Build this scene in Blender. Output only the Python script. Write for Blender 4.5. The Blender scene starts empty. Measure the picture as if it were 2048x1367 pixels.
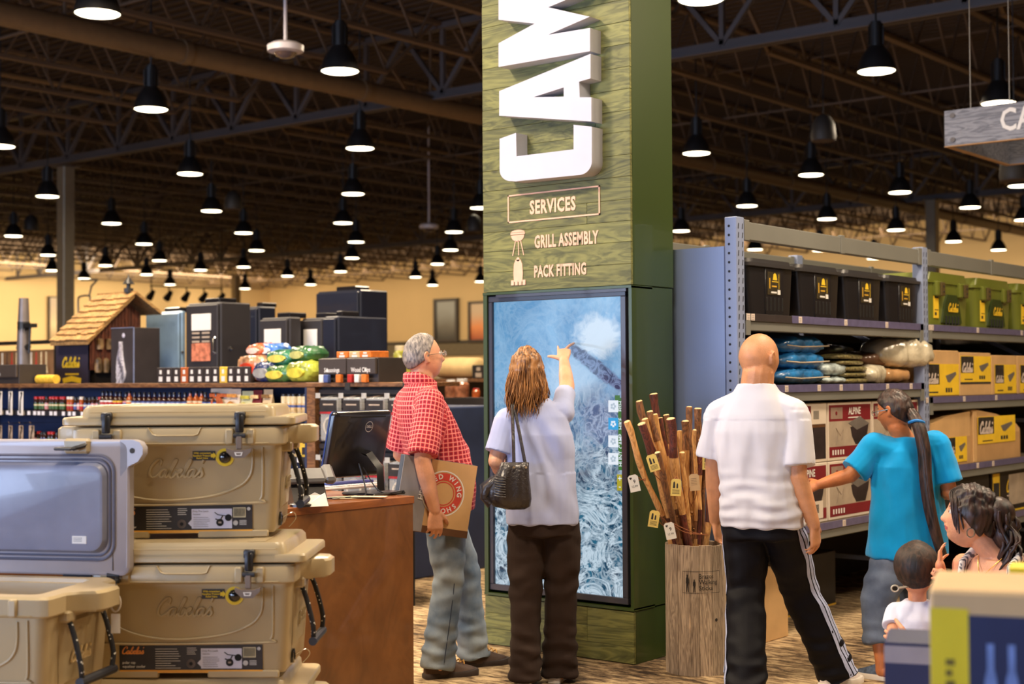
import bpy, math, random
import numpy as np
from mathutils import Vector, Matrix, Euler
from math import sin, cos, pi, radians, atan2, sqrt

scn = bpy.context.scene
COL = scn.collection
random.seed(7)

# ------------------------------------------------------------------ camera
F = 2880.0; CX, CY = 1024.0, 683.5
CAM = Vector((0.0, 0.0, 1.52))
YAW, PITCH, ROLL = radians(39.0), math.atan(73/2880), 0.0062
cam_rot = Matrix.Rotation(YAW, 3, 'Z') @ Matrix.Rotation(pi/2 + PITCH, 3, 'X') @ Matrix.Rotation(-ROLL, 3, 'Z')
cd = bpy.data.cameras.new('camera'); cd.sensor_width = 36.0; cd.lens = F/2048*36.0
cd.clip_start = 0.05; cd.clip_end = 300
cd.dof.use_dof = True; cd.dof.focus_distance = 6.35; cd.dof.aperture_fstop = 2.9
camo = bpy.data.objects.new('camera', cd); COL.objects.link(camo)
camo.matrix_world = Matrix.Translation(CAM) @ cam_rot.to_4x4()
scn.camera = camo
FWD = Vector((-sin(YAW), cos(YAW), 0)); RGT = Vector((cos(YAW), sin(YAW), 0))

# ------------------------------------------------------------------ world, lights, exposure
w = bpy.data.worlds.new('world'); scn.world = w; w.use_nodes = True
w.node_tree.nodes['Background'].inputs[0].default_value = (1.0, .8, .6, 1)
w.node_tree.nodes['Background'].inputs[1].default_value = 0.02
vs = scn.view_settings
vs.view_transform = 'Standard'; vs.look = 'None'; vs.gamma = 1.0; vs.use_curve_mapping = False
vs.exposure = 0.0
scn.cycles.max_bounces = 6; scn.cycles.transparent_max_bounces = 12
scn.cycles.use_denoising = True
scn.cycles.caustics_reflective = False; scn.cycles.caustics_refractive = False
scn.cycles.sample_clamp_indirect = 4.0

def area(name, loc, target, size, power, color, size_y=None, shape=None, spread=None):
    l = bpy.data.lights.new(name, 'AREA'); l.energy = power; l.color = color
    l.shape = shape or ('RECTANGLE' if size_y else 'DISK'); l.size = size
    if size_y: l.size_y = size_y
    if spread: l.spread = spread
    o = bpy.data.objects.new(name, l); COL.objects.link(o)
    o.location = loc
    d = Vector(target) - Vector(loc)
    o.rotation_euler = d.to_track_quat('-Z', 'Y').to_euler()
    return o
WARM = (1.0, .80, .57); COOL = (.52, .66, 1.0)
# ceiling lamps over the near part of the shop floor (above and around the viewer)
for (x, y, e) in [(-2.6,-.6,30),(-6.4,-.6,120),(-2.6,3.2,190),(-6.4,3.4,340),(-10.6,3.4,260),(-2.4,7.6,230),(-6.8,7.8,310),(-10.8,7.4,260),(.8,7.2,170),(.6,11.6,190)]:
    area('lamp_light', (x, y, 5.2), (x, y, 0), .9, e, WARM)
for (x, y) in [(-15,9),(-10.6,12.5),(-19,14),(-14,18),(-8,19),(-24,10)]:
    area('lamp_light', (x, y, 5.2), (x, y, 0), 1.2, 190, WARM)
# daylight through the shop entrance behind and to the left of the viewer
area('entrance_daylight', (-8.0, -9.5, 2.4), (-4.6, 6.0, 1.6), 11.0, 1350, COOL, 3.2)
# wall washers on the far walls
area('wall_washer', (-50.5, 24, 6.0), (-57.4, 24, 3), 40, 4200, (1.0,.82,.56), 1.0)
area('wall_washer', (-25, 44.5, 6.0), (-25, 50.7, 3), 62, 2300, (1.0,.80,.54), 1.0)

# ------------------------------------------------------------------ pixel -> point on a plane
def ray(px, py):
    v = Vector(((px-CX)/F, -(py-CY)/F, -1.0))
    return (cam_rot @ v)
def atX(px, py, X): r = ray(px, py); return CAM + r*((X-CAM.x)/r.x)
def atY(px, py, Y): r = ray(px, py); return CAM + r*((Y-CAM.y)/r.y)
def atZ(px, py, Z): r = ray(px, py); return CAM + r*((Z-CAM.z)/r.z)
def atD(px, py, d): r = ray(px, py); return CAM + r*(d/r.dot(FWD))

# ------------------------------------------------------------------ materials
MATS = {}
def nodes(m):
    m.use_nodes = True; nt = m.node_tree; return nt, nt.nodes, nt.links, nt.nodes['Principled BSDF']
def mat(name, col, rough=.6, metal=0., var=.08, scale=8., bump=0., bscale=60., spec=.5, stretch=(1,1,1), coat=0., emit=None, estr=0., alpha=1., trans=0., sub=0.):
    if name in MATS: return MATS[name]
    m = bpy.data.materials.new(name); nt, N, L, b = nodes(m)
    b.inputs['Roughness'].default_value = rough; b.inputs['Metallic'].default_value = metal
    b.inputs['Specular IOR Level'].default_value = spec
    b.inputs['Coat Weight'].default_value = coat
    b.inputs['Alpha'].default_value = alpha
    b.inputs['Transmission Weight'].default_value = trans
    tc = N.new('ShaderNodeTexCoord'); mp = N.new('ShaderNodeMapping'); mp.inputs['Scale'].default_value = stretch
    L.new(tc.outputs['Object'], mp.inputs['Vector'])
    nz = N.new('ShaderNodeTexNoise'); nz.inputs['Scale'].default_value = scale; nz.inputs['Detail'].default_value = 4
    L.new(mp.outputs[0], nz.inputs['Vector'])
    r = N.new('ShaderNodeValToRGB'); c = Vector(col[:3])
    lo = c*(1-var*1.6); hi = c*(1+var*1.6)
    r.color_ramp.elements[0].position = .3; r.color_ramp.elements[1].position = .7
    r.color_ramp.elements[0].color = (*lo, 1); r.color_ramp.elements[1].color = (*[min(1, v) for v in hi], 1)
    L.new(nz.outputs[0], r.inputs[0]); L.new(r.outputs[0], b.inputs['Base Color'])
    if bump:
        n2 = N.new('ShaderNodeTexNoise'); n2.inputs['Scale'].default_value = bscale; n2.inputs['Detail'].default_value = 3
        L.new(mp.outputs[0], n2.inputs['Vector'])
        bp = N.new('ShaderNodeBump'); bp.inputs['Strength'].default_value = bump; bp.inputs['Distance'].default_value = .01
        L.new(n2.outputs[0], bp.inputs['Height']); L.new(bp.outputs[0], b.inputs['Normal'])
    if emit:
        b.inputs['Emission Color'].default_value = (*emit, 1); b.inputs['Emission Strength'].default_value = estr
    MATS[name] = m; return m
def srgb(r, g, b):
    f = lambda c: (c/255/12.92 if c/255 <= .04045 else ((c/255+.055)/1.055)**2.4)
    return (f(r), f(g), f(b))
def wood(name, base, dark, scale=(1.2, 14, 14), rough=.5, knots=0., coat=0., contrast=.5, coord='Object'):
    """grain runs along X of the mapped coordinates"""
    if name in MATS: return MATS[name]
    m = bpy.data.materials.new(name); nt, N, L, b = nodes(m)
    tc = N.new('ShaderNodeTexCoord'); oi = N.new('ShaderNodeObjectInfo')
    add = N.new('ShaderNodeVectorMath'); add.operation = 'ADD'
    ml = N.new('ShaderNodeMath'); ml.operation = 'MULTIPLY'; ml.inputs[1].default_value = 13.7
    L.new(oi.outputs['Random'], ml.inputs[0])
    L.new(tc.outputs[coord], add.inputs[0]); L.new(ml.outputs[0], add.inputs[1])
    mp = N.new('ShaderNodeMapping'); mp.inputs['Scale'].default_value = scale
    L.new(add.outputs[0], mp.inputs['Vector'])
    n1 = N.new('ShaderNodeTexNoise'); n1.inputs['Scale'].default_value = 1.0; n1.inputs['Detail'].default_value = 6; n1.inputs['Distortion'].default_value = 1.6
    L.new(mp.outputs[0], n1.inputs['Vector'])
    wv = N.new('ShaderNodeMath'); wv.operation = 'MULTIPLY'; wv.inputs[1].default_value = 42
    L.new(n1.outputs[0], wv.inputs[0])
    sn = N.new('ShaderNodeMath'); sn.operation = 'SINE'; L.new(wv.outputs[0], sn.inputs[0])
    mr = N.new('ShaderNodeMapRange'); mr.inputs[1].default_value = -1; mr.inputs[2].default_value = 1
    L.new(sn.outputs[0], mr.inputs[0])
    n2 = N.new('ShaderNodeTexNoise'); n2.inputs['Scale'].default_value = 3.; n2.inputs['Detail'].default_value = 8
    L.new(mp.outputs[0], n2.inputs['Vector'])
    mix = N.new('ShaderNodeMix'); mix.data_type = 'FLOAT'; mix.inputs[0].default_value = 1-contrast
    L.new(mr.outputs[0], mix.inputs[2]); L.new(n2.outputs[0], mix.inputs[3])
    r = N.new('ShaderNodeValToRGB')
    r.color_ramp.elements[0].position = .12; r.color_ramp.elements[1].position = .75
    r.color_ramp.elements[0].color = (*dark, 1); r.color_ramp.elements[1].color = (*base, 1)
    L.new(mix.outputs[0], r.inputs[0])
    out = r.outputs[0]
    if knots:
        vo = N.new('ShaderNodeTexVoronoi'); vo.inputs['Scale'].default_value = knots
        m3 = N.new('ShaderNodeMapping'); m3.inputs['Scale'].default_value = (1, 1, 1.6); L.new(add.outputs[0], m3.inputs[0])
        L.new(m3.outputs[0], vo.inputs['Vector'])
        kr = N.new('ShaderNodeValToRGB'); kr.color_ramp.elements[0].position = .03; kr.color_ramp.elements[1].position = .09
        kr.color_ramp.elements[0].color = (.06, .05, .03, 1); kr.color_ramp.elements[1].color = (1, 1, 1, 1)
        L.new(vo.outputs['Distance'], kr.inputs[0])
        mm = N.new('ShaderNodeMix'); mm.data_type = 'RGBA'; mm.blend_type = 'MULTIPLY'; mm.inputs[0].default_value = 1
        L.new(out, mm.inputs[6]); L.new(kr.outputs[0], mm.inputs[7]); out = mm.outputs[2]
    vr = N.new('ShaderNodeHueSaturation'); mv = N.new('ShaderNodeMapRange'); mv.inputs[3].default_value = .78; mv.inputs[4].default_value = 1.15
    L.new(oi.outputs['Random'], mv.inputs[0]); L.new(mv.outputs[0], vr.inputs['Value']); L.new(out, vr.inputs['Color'])
    L.new(vr.outputs[0], b.inputs['Base Color'])
    bp = N.new('ShaderNodeBump'); bp.inputs['Strength'].default_value = .25; bp.inputs['Distance'].default_value = .004
    L.new(mix.outputs[0], bp.inputs['Height']); L.new(bp.outputs[0], b.inputs['Normal'])
    b.inputs['Roughness'].default_value = rough; b.inputs['Coat Weight'].default_value = coat
    MATS[name] = m; return m

# ------------------------------------------------------------------ mesh builder
class MB:
    def __init__(s): s.v = []; s.f = []; s.mi = []; s.mats = []; s.M = Matrix.Identity(4); s.cur = 0
    def mat(s, m):
        if m not in s.mats: s.mats.append(m)
        s.cur = s.mats.index(m); return s
    def add(s, vs, fs):
        o = len(s.v); M = s.M
        s.v += [tuple(M @ Vector(p)) for p in vs]
        s.f += [tuple(i+o for i in f) for f in fs]; s.mi += [s.cur]*len(fs); return s
    def box(s, c, d, ch=0., rz=0., R=None):
        """centre, full size, chamfer"""
        x, y, z = d[0]/2, d[1]/2, d[2]/2; ch = min(ch, x*.98, y*.98, z*.98)
        R = R or Matrix.Rotation(rz, 3, 'Z'); c = Vector(c); vs = []; fs = []
        if ch <= 0:
            for i in (-1, 1):
                for j in (-1, 1):
                    for k in (-1, 1): vs.append(c + R @ Vector((i*x, j*y, k*z)))
            fs = [(0,1,3,2),(4,6,7,5),(0,4,5,1),(2,3,7,6),(0,2,6,4),(1,5,7,3)]
            return s.add(vs, fs)
        idx = {}
        for i in (-1, 1):
            for j in (-1, 1):
                for k in (-1, 1):
                    for a in range(3):
                        q = [i*(x-ch), j*(y-ch), k*(z-ch)]; q[a] = (i*x, j*y, k*z)[a]
                        idx[(i, j, k, a)] = len(vs); vs.append(c + R @ Vector(q))
        for a in range(3):
            b, e = (a+1) % 3, (a+2) % 3
            for sg in (-1, 1):
                loop = []
                for (p, q) in ((-1,-1),(1,-1),(1,1),(-1,1)):
                    key = [0, 0, 0]; key[a] = sg; key[b] = p; key[e] = q; loop.append(idx[(*key, a)])
                fs.append(tuple(loop if sg > 0 else loop[::-1]))
        for a in range(3):                      # edges parallel to axis a
            b, e = (a+1) % 3, (a+2) % 3
            for p in (-1, 1):
                for q in (-1, 1):
                    k0 = [0,0,0]; k1 = [0,0,0]; k0[a] = -1; k1[a] = 1; k0[b] = k1[b] = p; k0[e] = k1[e] = q
                    l = [idx[(*k0, b)], idx[(*k1, b)], idx[(*k1, e)], idx[(*k0, e)]]
                    fs.append(tuple(l[::-1] if p*q > 0 else l))
        for i in (-1, 1):
            for j in (-1, 1):
                for k in (-1, 1):
                    l = [idx[(i,j,k,0)], idx[(i,j,k,1)], idx[(i,j,k,2)]]
                    fs.append(tuple(l if i*j*k > 0 else l[::-1]))
        return s.add(vs, fs)
    def bb(s, a, b, ch=0.):
        return s.box([(a[i]+b[i])/2 for i in range(3)], [abs(b[i]-a[i]) for i in range(3)], ch)
    def quad(s, *p): return s.add(p, [tuple(range(len(p)))])
    def rings(s, rings, cap0=True, cap1=True, closed=True):
        n = len(rings[0]); vs = [p for r in rings for p in r]; fs = []
        for k in range(len(rings)-1):
            for i in range(n if closed else n-1):
                a, b = k*n+i, k*n+(i+1) % n
                fs.append((a, b, b+n, a+n))
        if cap0: fs.append(tuple(range(n))[::-1])
        if cap1: fs.append(tuple(range((len(rings)-1)*n, len(rings)*n)))
        return s.add(vs, fs)
    def tube(s, pts, rad, n=8, caps=True, flat=1.0):
        pts = [Vector(p) for p in pts]
        if not hasattr(rad, '__len__'): rad = [rad]*len(pts)
        rings = []; up = None
        for i, p in enumerate(pts):
            t = (pts[min(i+1, len(pts)-1)] - pts[max(i-1, 0)])
            if t.length < 1e-9: t = Vector((0, 0, 1))
            t.normalize()
            if up is None:
                up = Vector((0, 0, 1)) if abs(t.z) < .9 else Vector((1, 0, 0))
            a = t.cross(up)
            if a.length < 1e-6: a = t.orthogonal()
            a.normalize(); b = a.cross(t); b.normalize(); up = b
            rings.append([p + (a*cos(2*pi*k/n) + b*flat*sin(2*pi*k/n))*rad[i] for k in range(n)])
        return s.rings([r[::-1] for r in rings], caps, caps)
    def lathe(s, prof, c=(0,0,0), n=24, axis='z', cap=True):
        c = Vector(c); rings = []
        for (r, z) in prof:
            ring = []
            for k in range(n):
                a = 2*pi*k/n
                p = Vector((r*cos(a), r*sin(a), z))
                if axis == 'y': p = Vector((r*cos(a), z, -r*sin(a)))
                if axis == 'x': p = Vector((z, r*cos(a), r*sin(a)))
                ring.append(c+p)
            rings.append(ring)
        return s.rings(rings, cap, cap)
    def cyl(s, c, r, h, n=20, axis='z', r2=None): return s.lathe([(r, 0), (r if r2 is None else r2, h)], c, n, axis)
    def prism(s, poly, f0, f1, holes=None):
        """poly of 2D points; f0/f1 map (u,v)->3D for the two faces"""
        from mathutils.geometry import tessellate_polygon
        loops = [list(poly)] + [list(h) for h in (holes or [])]
        tri = tessellate_polygon([[Vector((p[0], p[1], 0)) for p in l] for l in loops])
        flat = [p for l in loops for p in l]; n = len(flat)
        vs = [f0(*p) for p in flat] + [f1(*p) for p in flat]
        fs = [tuple(t) for t in tri] + [tuple(i+n for i in t[::-1]) for t in tri]
        o = 0
        for l in loops:
            m = len(l)
            for i in range(m): fs.append((o+i, o+(i+1) % m, o+(i+1) % m+n, o+i+n))
            o += m
        return s.add(vs, fs)
    def ball(s, c, r, n=16, m=10, sc=(1,1,1)):
        c = Vector(c); rings = []
        for j in range(1, m):
            t = pi*j/m
            rings.append([c + Vector((r*sc[0]*sin(t)*cos(2*pi*k/n), r*sc[1]*sin(t)*sin(2*pi*k/n), -r*sc[2]*cos(t))) for k in range(n)])
        return s.rings(rings)
    def mesh(s, name, smooth=35, fix=True):
        me = bpy.data.meshes.new(name); me.from_pydata(s.v, [], s.f)
        for m in s.mats: me.materials.append(m)
        if len(s.mats) > 1: me.polygons.foreach_set('material_index', s.mi)
        if fix:
            import bmesh
            bm = bmesh.new(); bm.from_mesh(me); bmesh.ops.recalc_face_normals(bm, faces=bm.faces); bm.to_mesh(me); bm.free()
        if smooth:
            me.polygons.foreach_set('use_smooth', [True]*len(me.polygons)); me.set_sharp_from_angle(angle=radians(smooth))
        me.update(); return me
    def build(s, name, parent=None, m=None, smooth=35, fix=True, loc=None, rz=0.):
        if m is not None and not s.mats: s.mats = [m]
        me = s.mesh(name, smooth, fix)
        return link(name, me, parent, loc, rz)
def link(name, me, parent=None, loc=None, rz=0.):
    o = bpy.data.objects.new(name, me); COL.objects.link(o)
    if parent: o.parent = parent
    if loc is not None: o.location = loc
    if rz: o.rotation_euler.z = rz
    return o
def tag(o, label=None, cat=None, group=None, kind=None):
    if label: o['label'] = label
    if cat: o['category'] = cat
    if group: o['group'] = group
    if kind: o['kind'] = kind
    return o
def thing(name, label, cat, loc=(0,0,0), rz=0., group=None):
    o = bpy.data.objects.new(name, None); COL.objects.link(o); o.empty_display_size = .05
    o.location = loc; o.rotation_euler.z = rz
    return tag(o, label, cat, group)
def kids(o): return [c for c in CH.get(o.name, [])]
def copy_tree(o, parent=None):
    c = o.copy(); COL.objects.link(c)
    if parent: c.parent = parent
    for ch in list(o.children): copy_tree(ch, c)
    return c
def one(name, mb, label, cat, loc=(0,0,0), rz=0., group=None, smooth=35):
    o = mb.build(name, None, smooth=smooth, loc=loc, rz=rz); return tag(o, label, cat, group)
ORD = 'first second third fourth fifth sixth seventh eighth ninth tenth eleventh twelfth thirteenth fourteenth fifteenth sixteenth seventeenth eighteenth nineteenth twentieth'.split()
def nth(i):
    if i < 20: return ORD[i]
    t = ['twenty', 'thirty', 'forty', 'fifty', 'sixty', 'seventy'][(i+1)//10-2]; r = (i+1) % 10
    return (t[:-1]+'ieth') if r == 0 else t+'-'+ORD[r-1]

# ------------------------------------------------------------------ lettering
_TXT = {}
def text_geo(s, size=1., ext=0., bold=0., track=1., xs=1., align='CENTER'):
    key = (s, ext, bold, track, align)
    if key not in _TXT:
        cu = bpy.data.curves.new('t', 'FONT'); cu.body = s; cu.size = 1.; cu.extrude = ext; cu.offset = bold
        cu.space_character = track; cu.align_x = align; cu.align_y = 'CENTER'; cu.resolution_u = 2
        o = bpy.data.objects.new('t', cu); COL.objects.link(o)
        dg = bpy.context.evaluated_depsgraph_get(); me = bpy.data.meshes.new_from_object(o.evaluated_get(dg))
        _TXT[key] = ([tuple(v.co) for v in me.vertices], [tuple(p.vertices) for p in me.polygons])
        bpy.data.objects.remove(o); bpy.data.curves.remove(cu); bpy.data.meshes.remove(me)
    v, f = _TXT[key]
    return [(p[0]*size*xs, p[1]*size, p[2]*size) for p in v], f
def put_text(mb, s, org, ux, uy, size, **k):
    """write s on the plane through org with axes ux (reading) and uy (up)"""
    v, f = text_geo(s, size, **k); org = Vector(org); ux = Vector(ux).normalized(); uy = Vector(uy).normalized(); n = ux.cross(uy)
    mb.add([org + ux*p[0] + uy*p[1] + n*(p[2]+.0004) for p in v], f); return mb
def spline(pts, k=5):
    P = [Vector((*p, 0)) if len(p) == 2 else Vector(p) for p in pts]; out = []
    for i in range(len(P)-1):
        a, b, c, d = P[max(i-1,0)], P[i], P[i+1], P[min(i+2, len(P)-1)]
        for j in range(k):
            t = j/k
            out.append(.5*((2*b)+(c-a)*t+(2*a-5*b+4*c-d)*t*t+(3*b-a-3*c+d)*t**3))
    out.append(P[-1]); return out
_A = [(.85,.85),(.55,1.),(.22,.75),(.17,.3),(.38,.03),(.68,.3),(.9,.98),(.82,.3),(.95,.05),(1.22,.3)]
_SCR = [
 [(1.15,1.5),(1.2,1.95),(.95,2.2),(.5,1.95),(.12,1.2),(.15,.4),(.55,.05),(1.05,.25),(1.3,.6)],
 [(p[0]+1.2, p[1]) for p in _A] + [(2.65,1.),(2.95,1.9),(2.88,2.2),(2.7,1.9),(2.55,.9),(2.55,.25),(2.8,.03),(3.12,.2),(3.22,.65),(3.05,.95),(3.3,.75),
   (3.6,.6),(3.85,.85),(3.7,1.05),(3.48,.75),(3.48,.25),(3.75,.03),(4.1,.3),
   (4.4,1.1),(4.62,1.9),(4.55,2.2),(4.36,1.9),(4.22,.9),(4.25,.2),(4.45,.03),(4.7,.3)],
 [(p[0]+4.5, p[1]) for p in _A] + [(6.0,.8),(6.12,1.1),(6.15,.8),(6.38,.4),(6.2,.05),(5.9,.12)],
 [(6.1,2.1),(6.0,1.7)]]
def script(mb, org, ux, uy, width, stroke=.2, depth=.0006, n=3):
    """the flowing store logo, as raised ribbons; org = left end of the baseline"""
    org = Vector(org); ux = Vector(ux).normalized(); uy = Vector(uy).normalized(); nn = ux.cross(uy); s = width/7.1
    for st in _SCR:
        P = spline(st, n); P = [Vector((p.x+.25*p.y, p.y, 0)) for p in P]
        L, Rr = [], []
        for i, p in enumerate(P):
            t = (P[min(i+1, len(P)-1)]-P[max(i-1, 0)]).normalized(); a = Vector((-t.y, t.x, 0))
            wd = stroke*(.5+.35*abs(t.y))
            L.append(p+a*wd); Rr.append(p-a*wd)
        def W(q, h): return org + ux*q.x*s + uy*q.y*s + nn*h
        rings = [[W(L[i], 0), W(L[i]*.8+Rr[i]*.2, depth), W(L[i]*.2+Rr[i]*.8, depth), W(Rr[i], 0)] for i in range(len(P))]
        mb.rings(rings, True, True)
    return mb
# ================================================================== the setting
def struct(name, mb, parent=None, **k):
    o = mb.build(name, parent, **k)
    if not parent: o['kind'] = 'structure'
    return o
# carpet: mottled brown streaks
def carpet():
    m = bpy.data.materials.new('carpet'); nt, N, L, b = nodes(m)
    tc = N.new('ShaderNodeTexCoord'); mp = N.new('ShaderNodeMapping'); mp.inputs['Scale'].default_value = (7, 24, 1); mp.inputs['Rotation'].default_value = (0, 0, .25)
    L.new(tc.outputs['Object'], mp.inputs[0])
    n = N.new('ShaderNodeTexNoise'); n.inputs['Scale'].default_value = 1.; n.inputs['Detail'].default_value = 7; n.inputs['Roughness'].default_value = .72
    L.new(mp.outputs[0], n.inputs['Vector'])
    n2 = N.new('ShaderNodeTexNoise'); n2.inputs['Scale'].default_value = 1.3; n2.inputs['Detail'].default_value = 3
    L.new(tc.outputs['Object'], n2.inputs['Vector'])
    mx = N.new('ShaderNodeMath'); mx.operation = 'MULTIPLY_ADD'; mx.inputs[1].default_value = .35; L.new(n2.outputs[0], mx.inputs[0]); L.new(n.outputs[0], mx.inputs[2])
    r = N.new('ShaderNodeValToRGB'); e = r.color_ramp.elements
    e[0].position = .56; e[0].color = (*srgb(66, 54, 44), 1); e[1].position = .78; e[1].color = (*srgb(206, 180, 140), 1)
    x = e.new(.66); x.color = (*srgb(140, 116, 88), 1)
    L.new(mx.outputs[0], r.inputs[0]); L.new(r.outputs[0], b.inputs['Base Color']); b.inputs['Roughness'].default_value = .95; b.inputs['Specular IOR Level'].default_value = .15
    n3 = N.new('ShaderNodeTexNoise'); n3.inputs['Scale'].default_value = 160; L.new(tc.outputs['Object'], n3.inputs['Vector'])
    bp = N.new('ShaderNodeBump'); bp.inputs['Strength'].default_value = .5; bp.inputs['Distance'].default_value = .006
    L.new(n3.outputs[0], bp.inputs['Height']); L.new(bp.outputs[0], b.inputs['Normal'])
    return m
XW, XE, YS, YN = -57.5, 14.0, -12.0, 50.8
mb = MB().mat(carpet()); mb.bb((XW, YS, -.1), (XE, YN, 0)); struct('floor', mb)
cream = mat('wall_paint', srgb(208, 178, 128), .9, var=.03, scale=.4)
mb = MB().mat(cream); mb.bb((XW-.2, YS, 0), (XW, YN+.2, 7.4)); struct('wall_left', mb)
mb = MB().mat(cream); mb.bb((XW, YN, 0), (XE, YN+.2, 7.4)); struct('wall_back', mb)
mb = MB().mat(cream); mb.bb((XE, YS, 0), (XE+.2, YN+.2, 7.4)); struct('wall_right', mb)
mb = MB().mat(cream)
mb.bb((XW, YS-.2, 3.6), (XE, YS, 7.4)); mb.bb((XW, YS-.2, 0), (-20, YS, 3.6)); mb.bb((4, YS-.2, 0), (XE, YS, 3.6)); mb.bb((-20, YS-.2, 0), (4, YS, .4))
struct('wall_front', mb)
glassm = mat('window_glass', (.8, .9, 1), .02, trans=1., var=0, emit=(.6, .75, 1), estr=2.5)
mb = MB().mat(glassm); mb.bb((-20, YS-.12, .4), (4, YS-.1, 3.6)); win = struct('window_1', mb)
mb = MB().mat(mat('dark_metal', (.05, .05, .055), .5))
for i in range(13): mb.bb((-20+i*2-.04, YS-.16, .4), (-20+i*2+.04, YS-.04, 3.6))
mb.build('window_frame', win)
# wainscot and dark rail along the far wall
slat = mat('grey_panelling', srgb(108, 96, 74), .8)
mb = MB().mat(slat)
mb.bb((XW, YN-.06, 2.6), (XE, YN, 3.2)); mb.mat(mat('dark_rail', (.03, .025, .02), .7)); mb.bb((XW, YN-.1, 3.2), (XE, YN, 3.32))
struct('trim_1', mb)

# ---- roof deck, joists, girders
deckm = mat('roof_deck', srgb(66, 52, 42), .8, var=.10, scale=.3)
steel = mat('roof_steel', srgb(104, 84, 66), .6, var=.08, scale=.6)
gsteel = mat('girder_steel', srgb(92, 85, 84), .55, var=.08, scale=.6)
mb = MB().mat(deckm); ZD = 7.25
prof = []; y = YS
while y < YN:
    prof += [(y, ZD), (y+.09, ZD), (y+.12, ZD+.055), (y+.21, ZD+.055)]; y += .24
mb.rings([[Vector((x, p[0], p[1])) for p in prof] for x in (XW, XE)], False, False, closed=False)
mb.bb((XW, YS, ZD+.1), (XE, YN, ZD+.2))
deck = struct('ceiling', mb, smooth=0)
def bar(mb, a, b, wd=.04):
    a, b = Vector(a), Vector(b); d = (b-a); L_ = d.length; d.normalize()
    s = d.cross(Vector((0, 0, 1))); s = s.normalized() if s.length > 1e-3 else Vector((1, 0, 0)); u = s.cross(d)
    c = [a+(s*i+u*j)*wd/2 for i, j in ((-1,-1),(1,-1),(1,1),(-1,1))]
    return mb.rings([c, [p+d*L_ for p in c]])
GY = [-1.0, 17.2, 35.4, YN]
JB = 6.2
def joist_mesh(span):
    mb = MB().mat(steel); t = ZD-.02; L_ = span
    mb.bb((-.06, .1, t-.06), (.06, L_-.1, t)); mb.bb((-.055, 1.3, JB), (.055, L_-1.3, JB+.055))
    bar(mb, (0, 1.3, JB+.03), (0, .25, t-.05), .05); bar(mb, (0, L_-1.3, JB+.03), (0, L_-.25, t-.05), .05)
    n = int((L_-2.6)/1.15); st = (L_-2.6)/n
    for i in range(n):
        y0 = 1.3+i*st
        bar(mb, (0, y0, JB+.03), (0, y0+st/2, t-.03), .032); bar(mb, (0, y0+st/2, t-.03), (0, y0+st, JB+.03), .032)
    return mb.mesh('roof_joist', smooth=0)
JM = [joist_mesh(GY[i+1]-GY[i]) for i in range(3)]
x = -56.6; JX = []
while x < 8: JX.append(x); x += 1.72
for k in range(3):
    for x in JX:
        if k == 0 and x < -38: continue
        if k == 2 and x > -2: continue
        link('roof_joist', JM[k], deck, (x, GY[k], 0))
def girder(y):
    mb = MB().mat(gsteel); zt = ZD-.12
    mb.bb((XW, y-.09, 6.0), (XE-.1, y+.09, 6.03)); mb.bb((XW, y-.02, 6.0), (XE-.1, y+.02, 6.16))
    mb.bb((XW, y-.09, zt), (XE-.1, y+.09, zt+.1))
    for i, x in enumerate(JX):
        bar(mb, (x, y, 6.1), (x, y, zt), .07)
        bar(mb, (x, y, 6.1), (x+.86, y, zt), .07); bar(mb, (x+1.72, y, 6.1), (x+.86, y, zt), .07)
    return mb
for y in GY[1:3]: girder(y).build('roof_girder', deck, smooth=0)
# cross bridging rods, thin, along X
mb = MB().mat(steel)
for y in (5, 11, 23, 29, 41, 46):
    for z in (JB+.08, ZD-.12): bar(mb, (XW, y, z), (8, y, z+.001), .03)
mb.build('roof_bridging', deck, smooth=0)
# sprinkler main under the joists
def pipe(x, z, r, label):
    mb = MB().mat(mat('pipe_paint', srgb(120, 96, 68), .5, var=.05))
    mb.tube([(x, -8, z), (x, YN-.3, z)], r, 20)
    for i in range(14): mb.tube([(x, 2+i*3.4, z), (x, 2.12+i*3.4, z)], r*1.12, 20)
    mb.mat(steel)
    for i in range(14): mb.bb((x-.02, 3.6+i*3.4, z), (x+.02, 3.63+i*3.4, ZD))
    return tag(mb.build('overhead_pipe'), label, 'pipe')
pipe(-15.6, 5.95, .15, 'long round brown pipe hung under the roof joists')
pipe(-21.2, 6.55, .05, 'thin sprinkler pipe running beside the thick roof pipe')

# ---- columns
colm = mat('column_paint', srgb(150, 140, 120), .45, var=.04, metal=.3)
def column(px, d, wd, top, label):
    p = atD(px, 700, d)
    t = thing('steel_column', label, 'column', (p.x, p.y, 0))
    mb = MB().mat(colm); mb.box((0, 0, top/2), (wd, wd, top), .02); mb.build('shaft', t)
    mb = MB().mat(gsteel); mb.box((0, 0, .02), (wd*1.8, wd*1.8, .04), .01); mb.build('base_plate', t)
    mb = MB().mat(gsteel); mb.box((0, 0, top), (wd*1.6, wd*1.6, .03), .01); mb.build('cap_plate', t)
column(131, 30, .27, 6.0, 'tall square steel column beside the shingled display house')
column(472, 62, .30, 6.0, 'distant steel column behind the dark smoker cabinets')
column(1868, 36.5, .27, 6.0, 'tall steel column rising behind the pallet rack')

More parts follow.
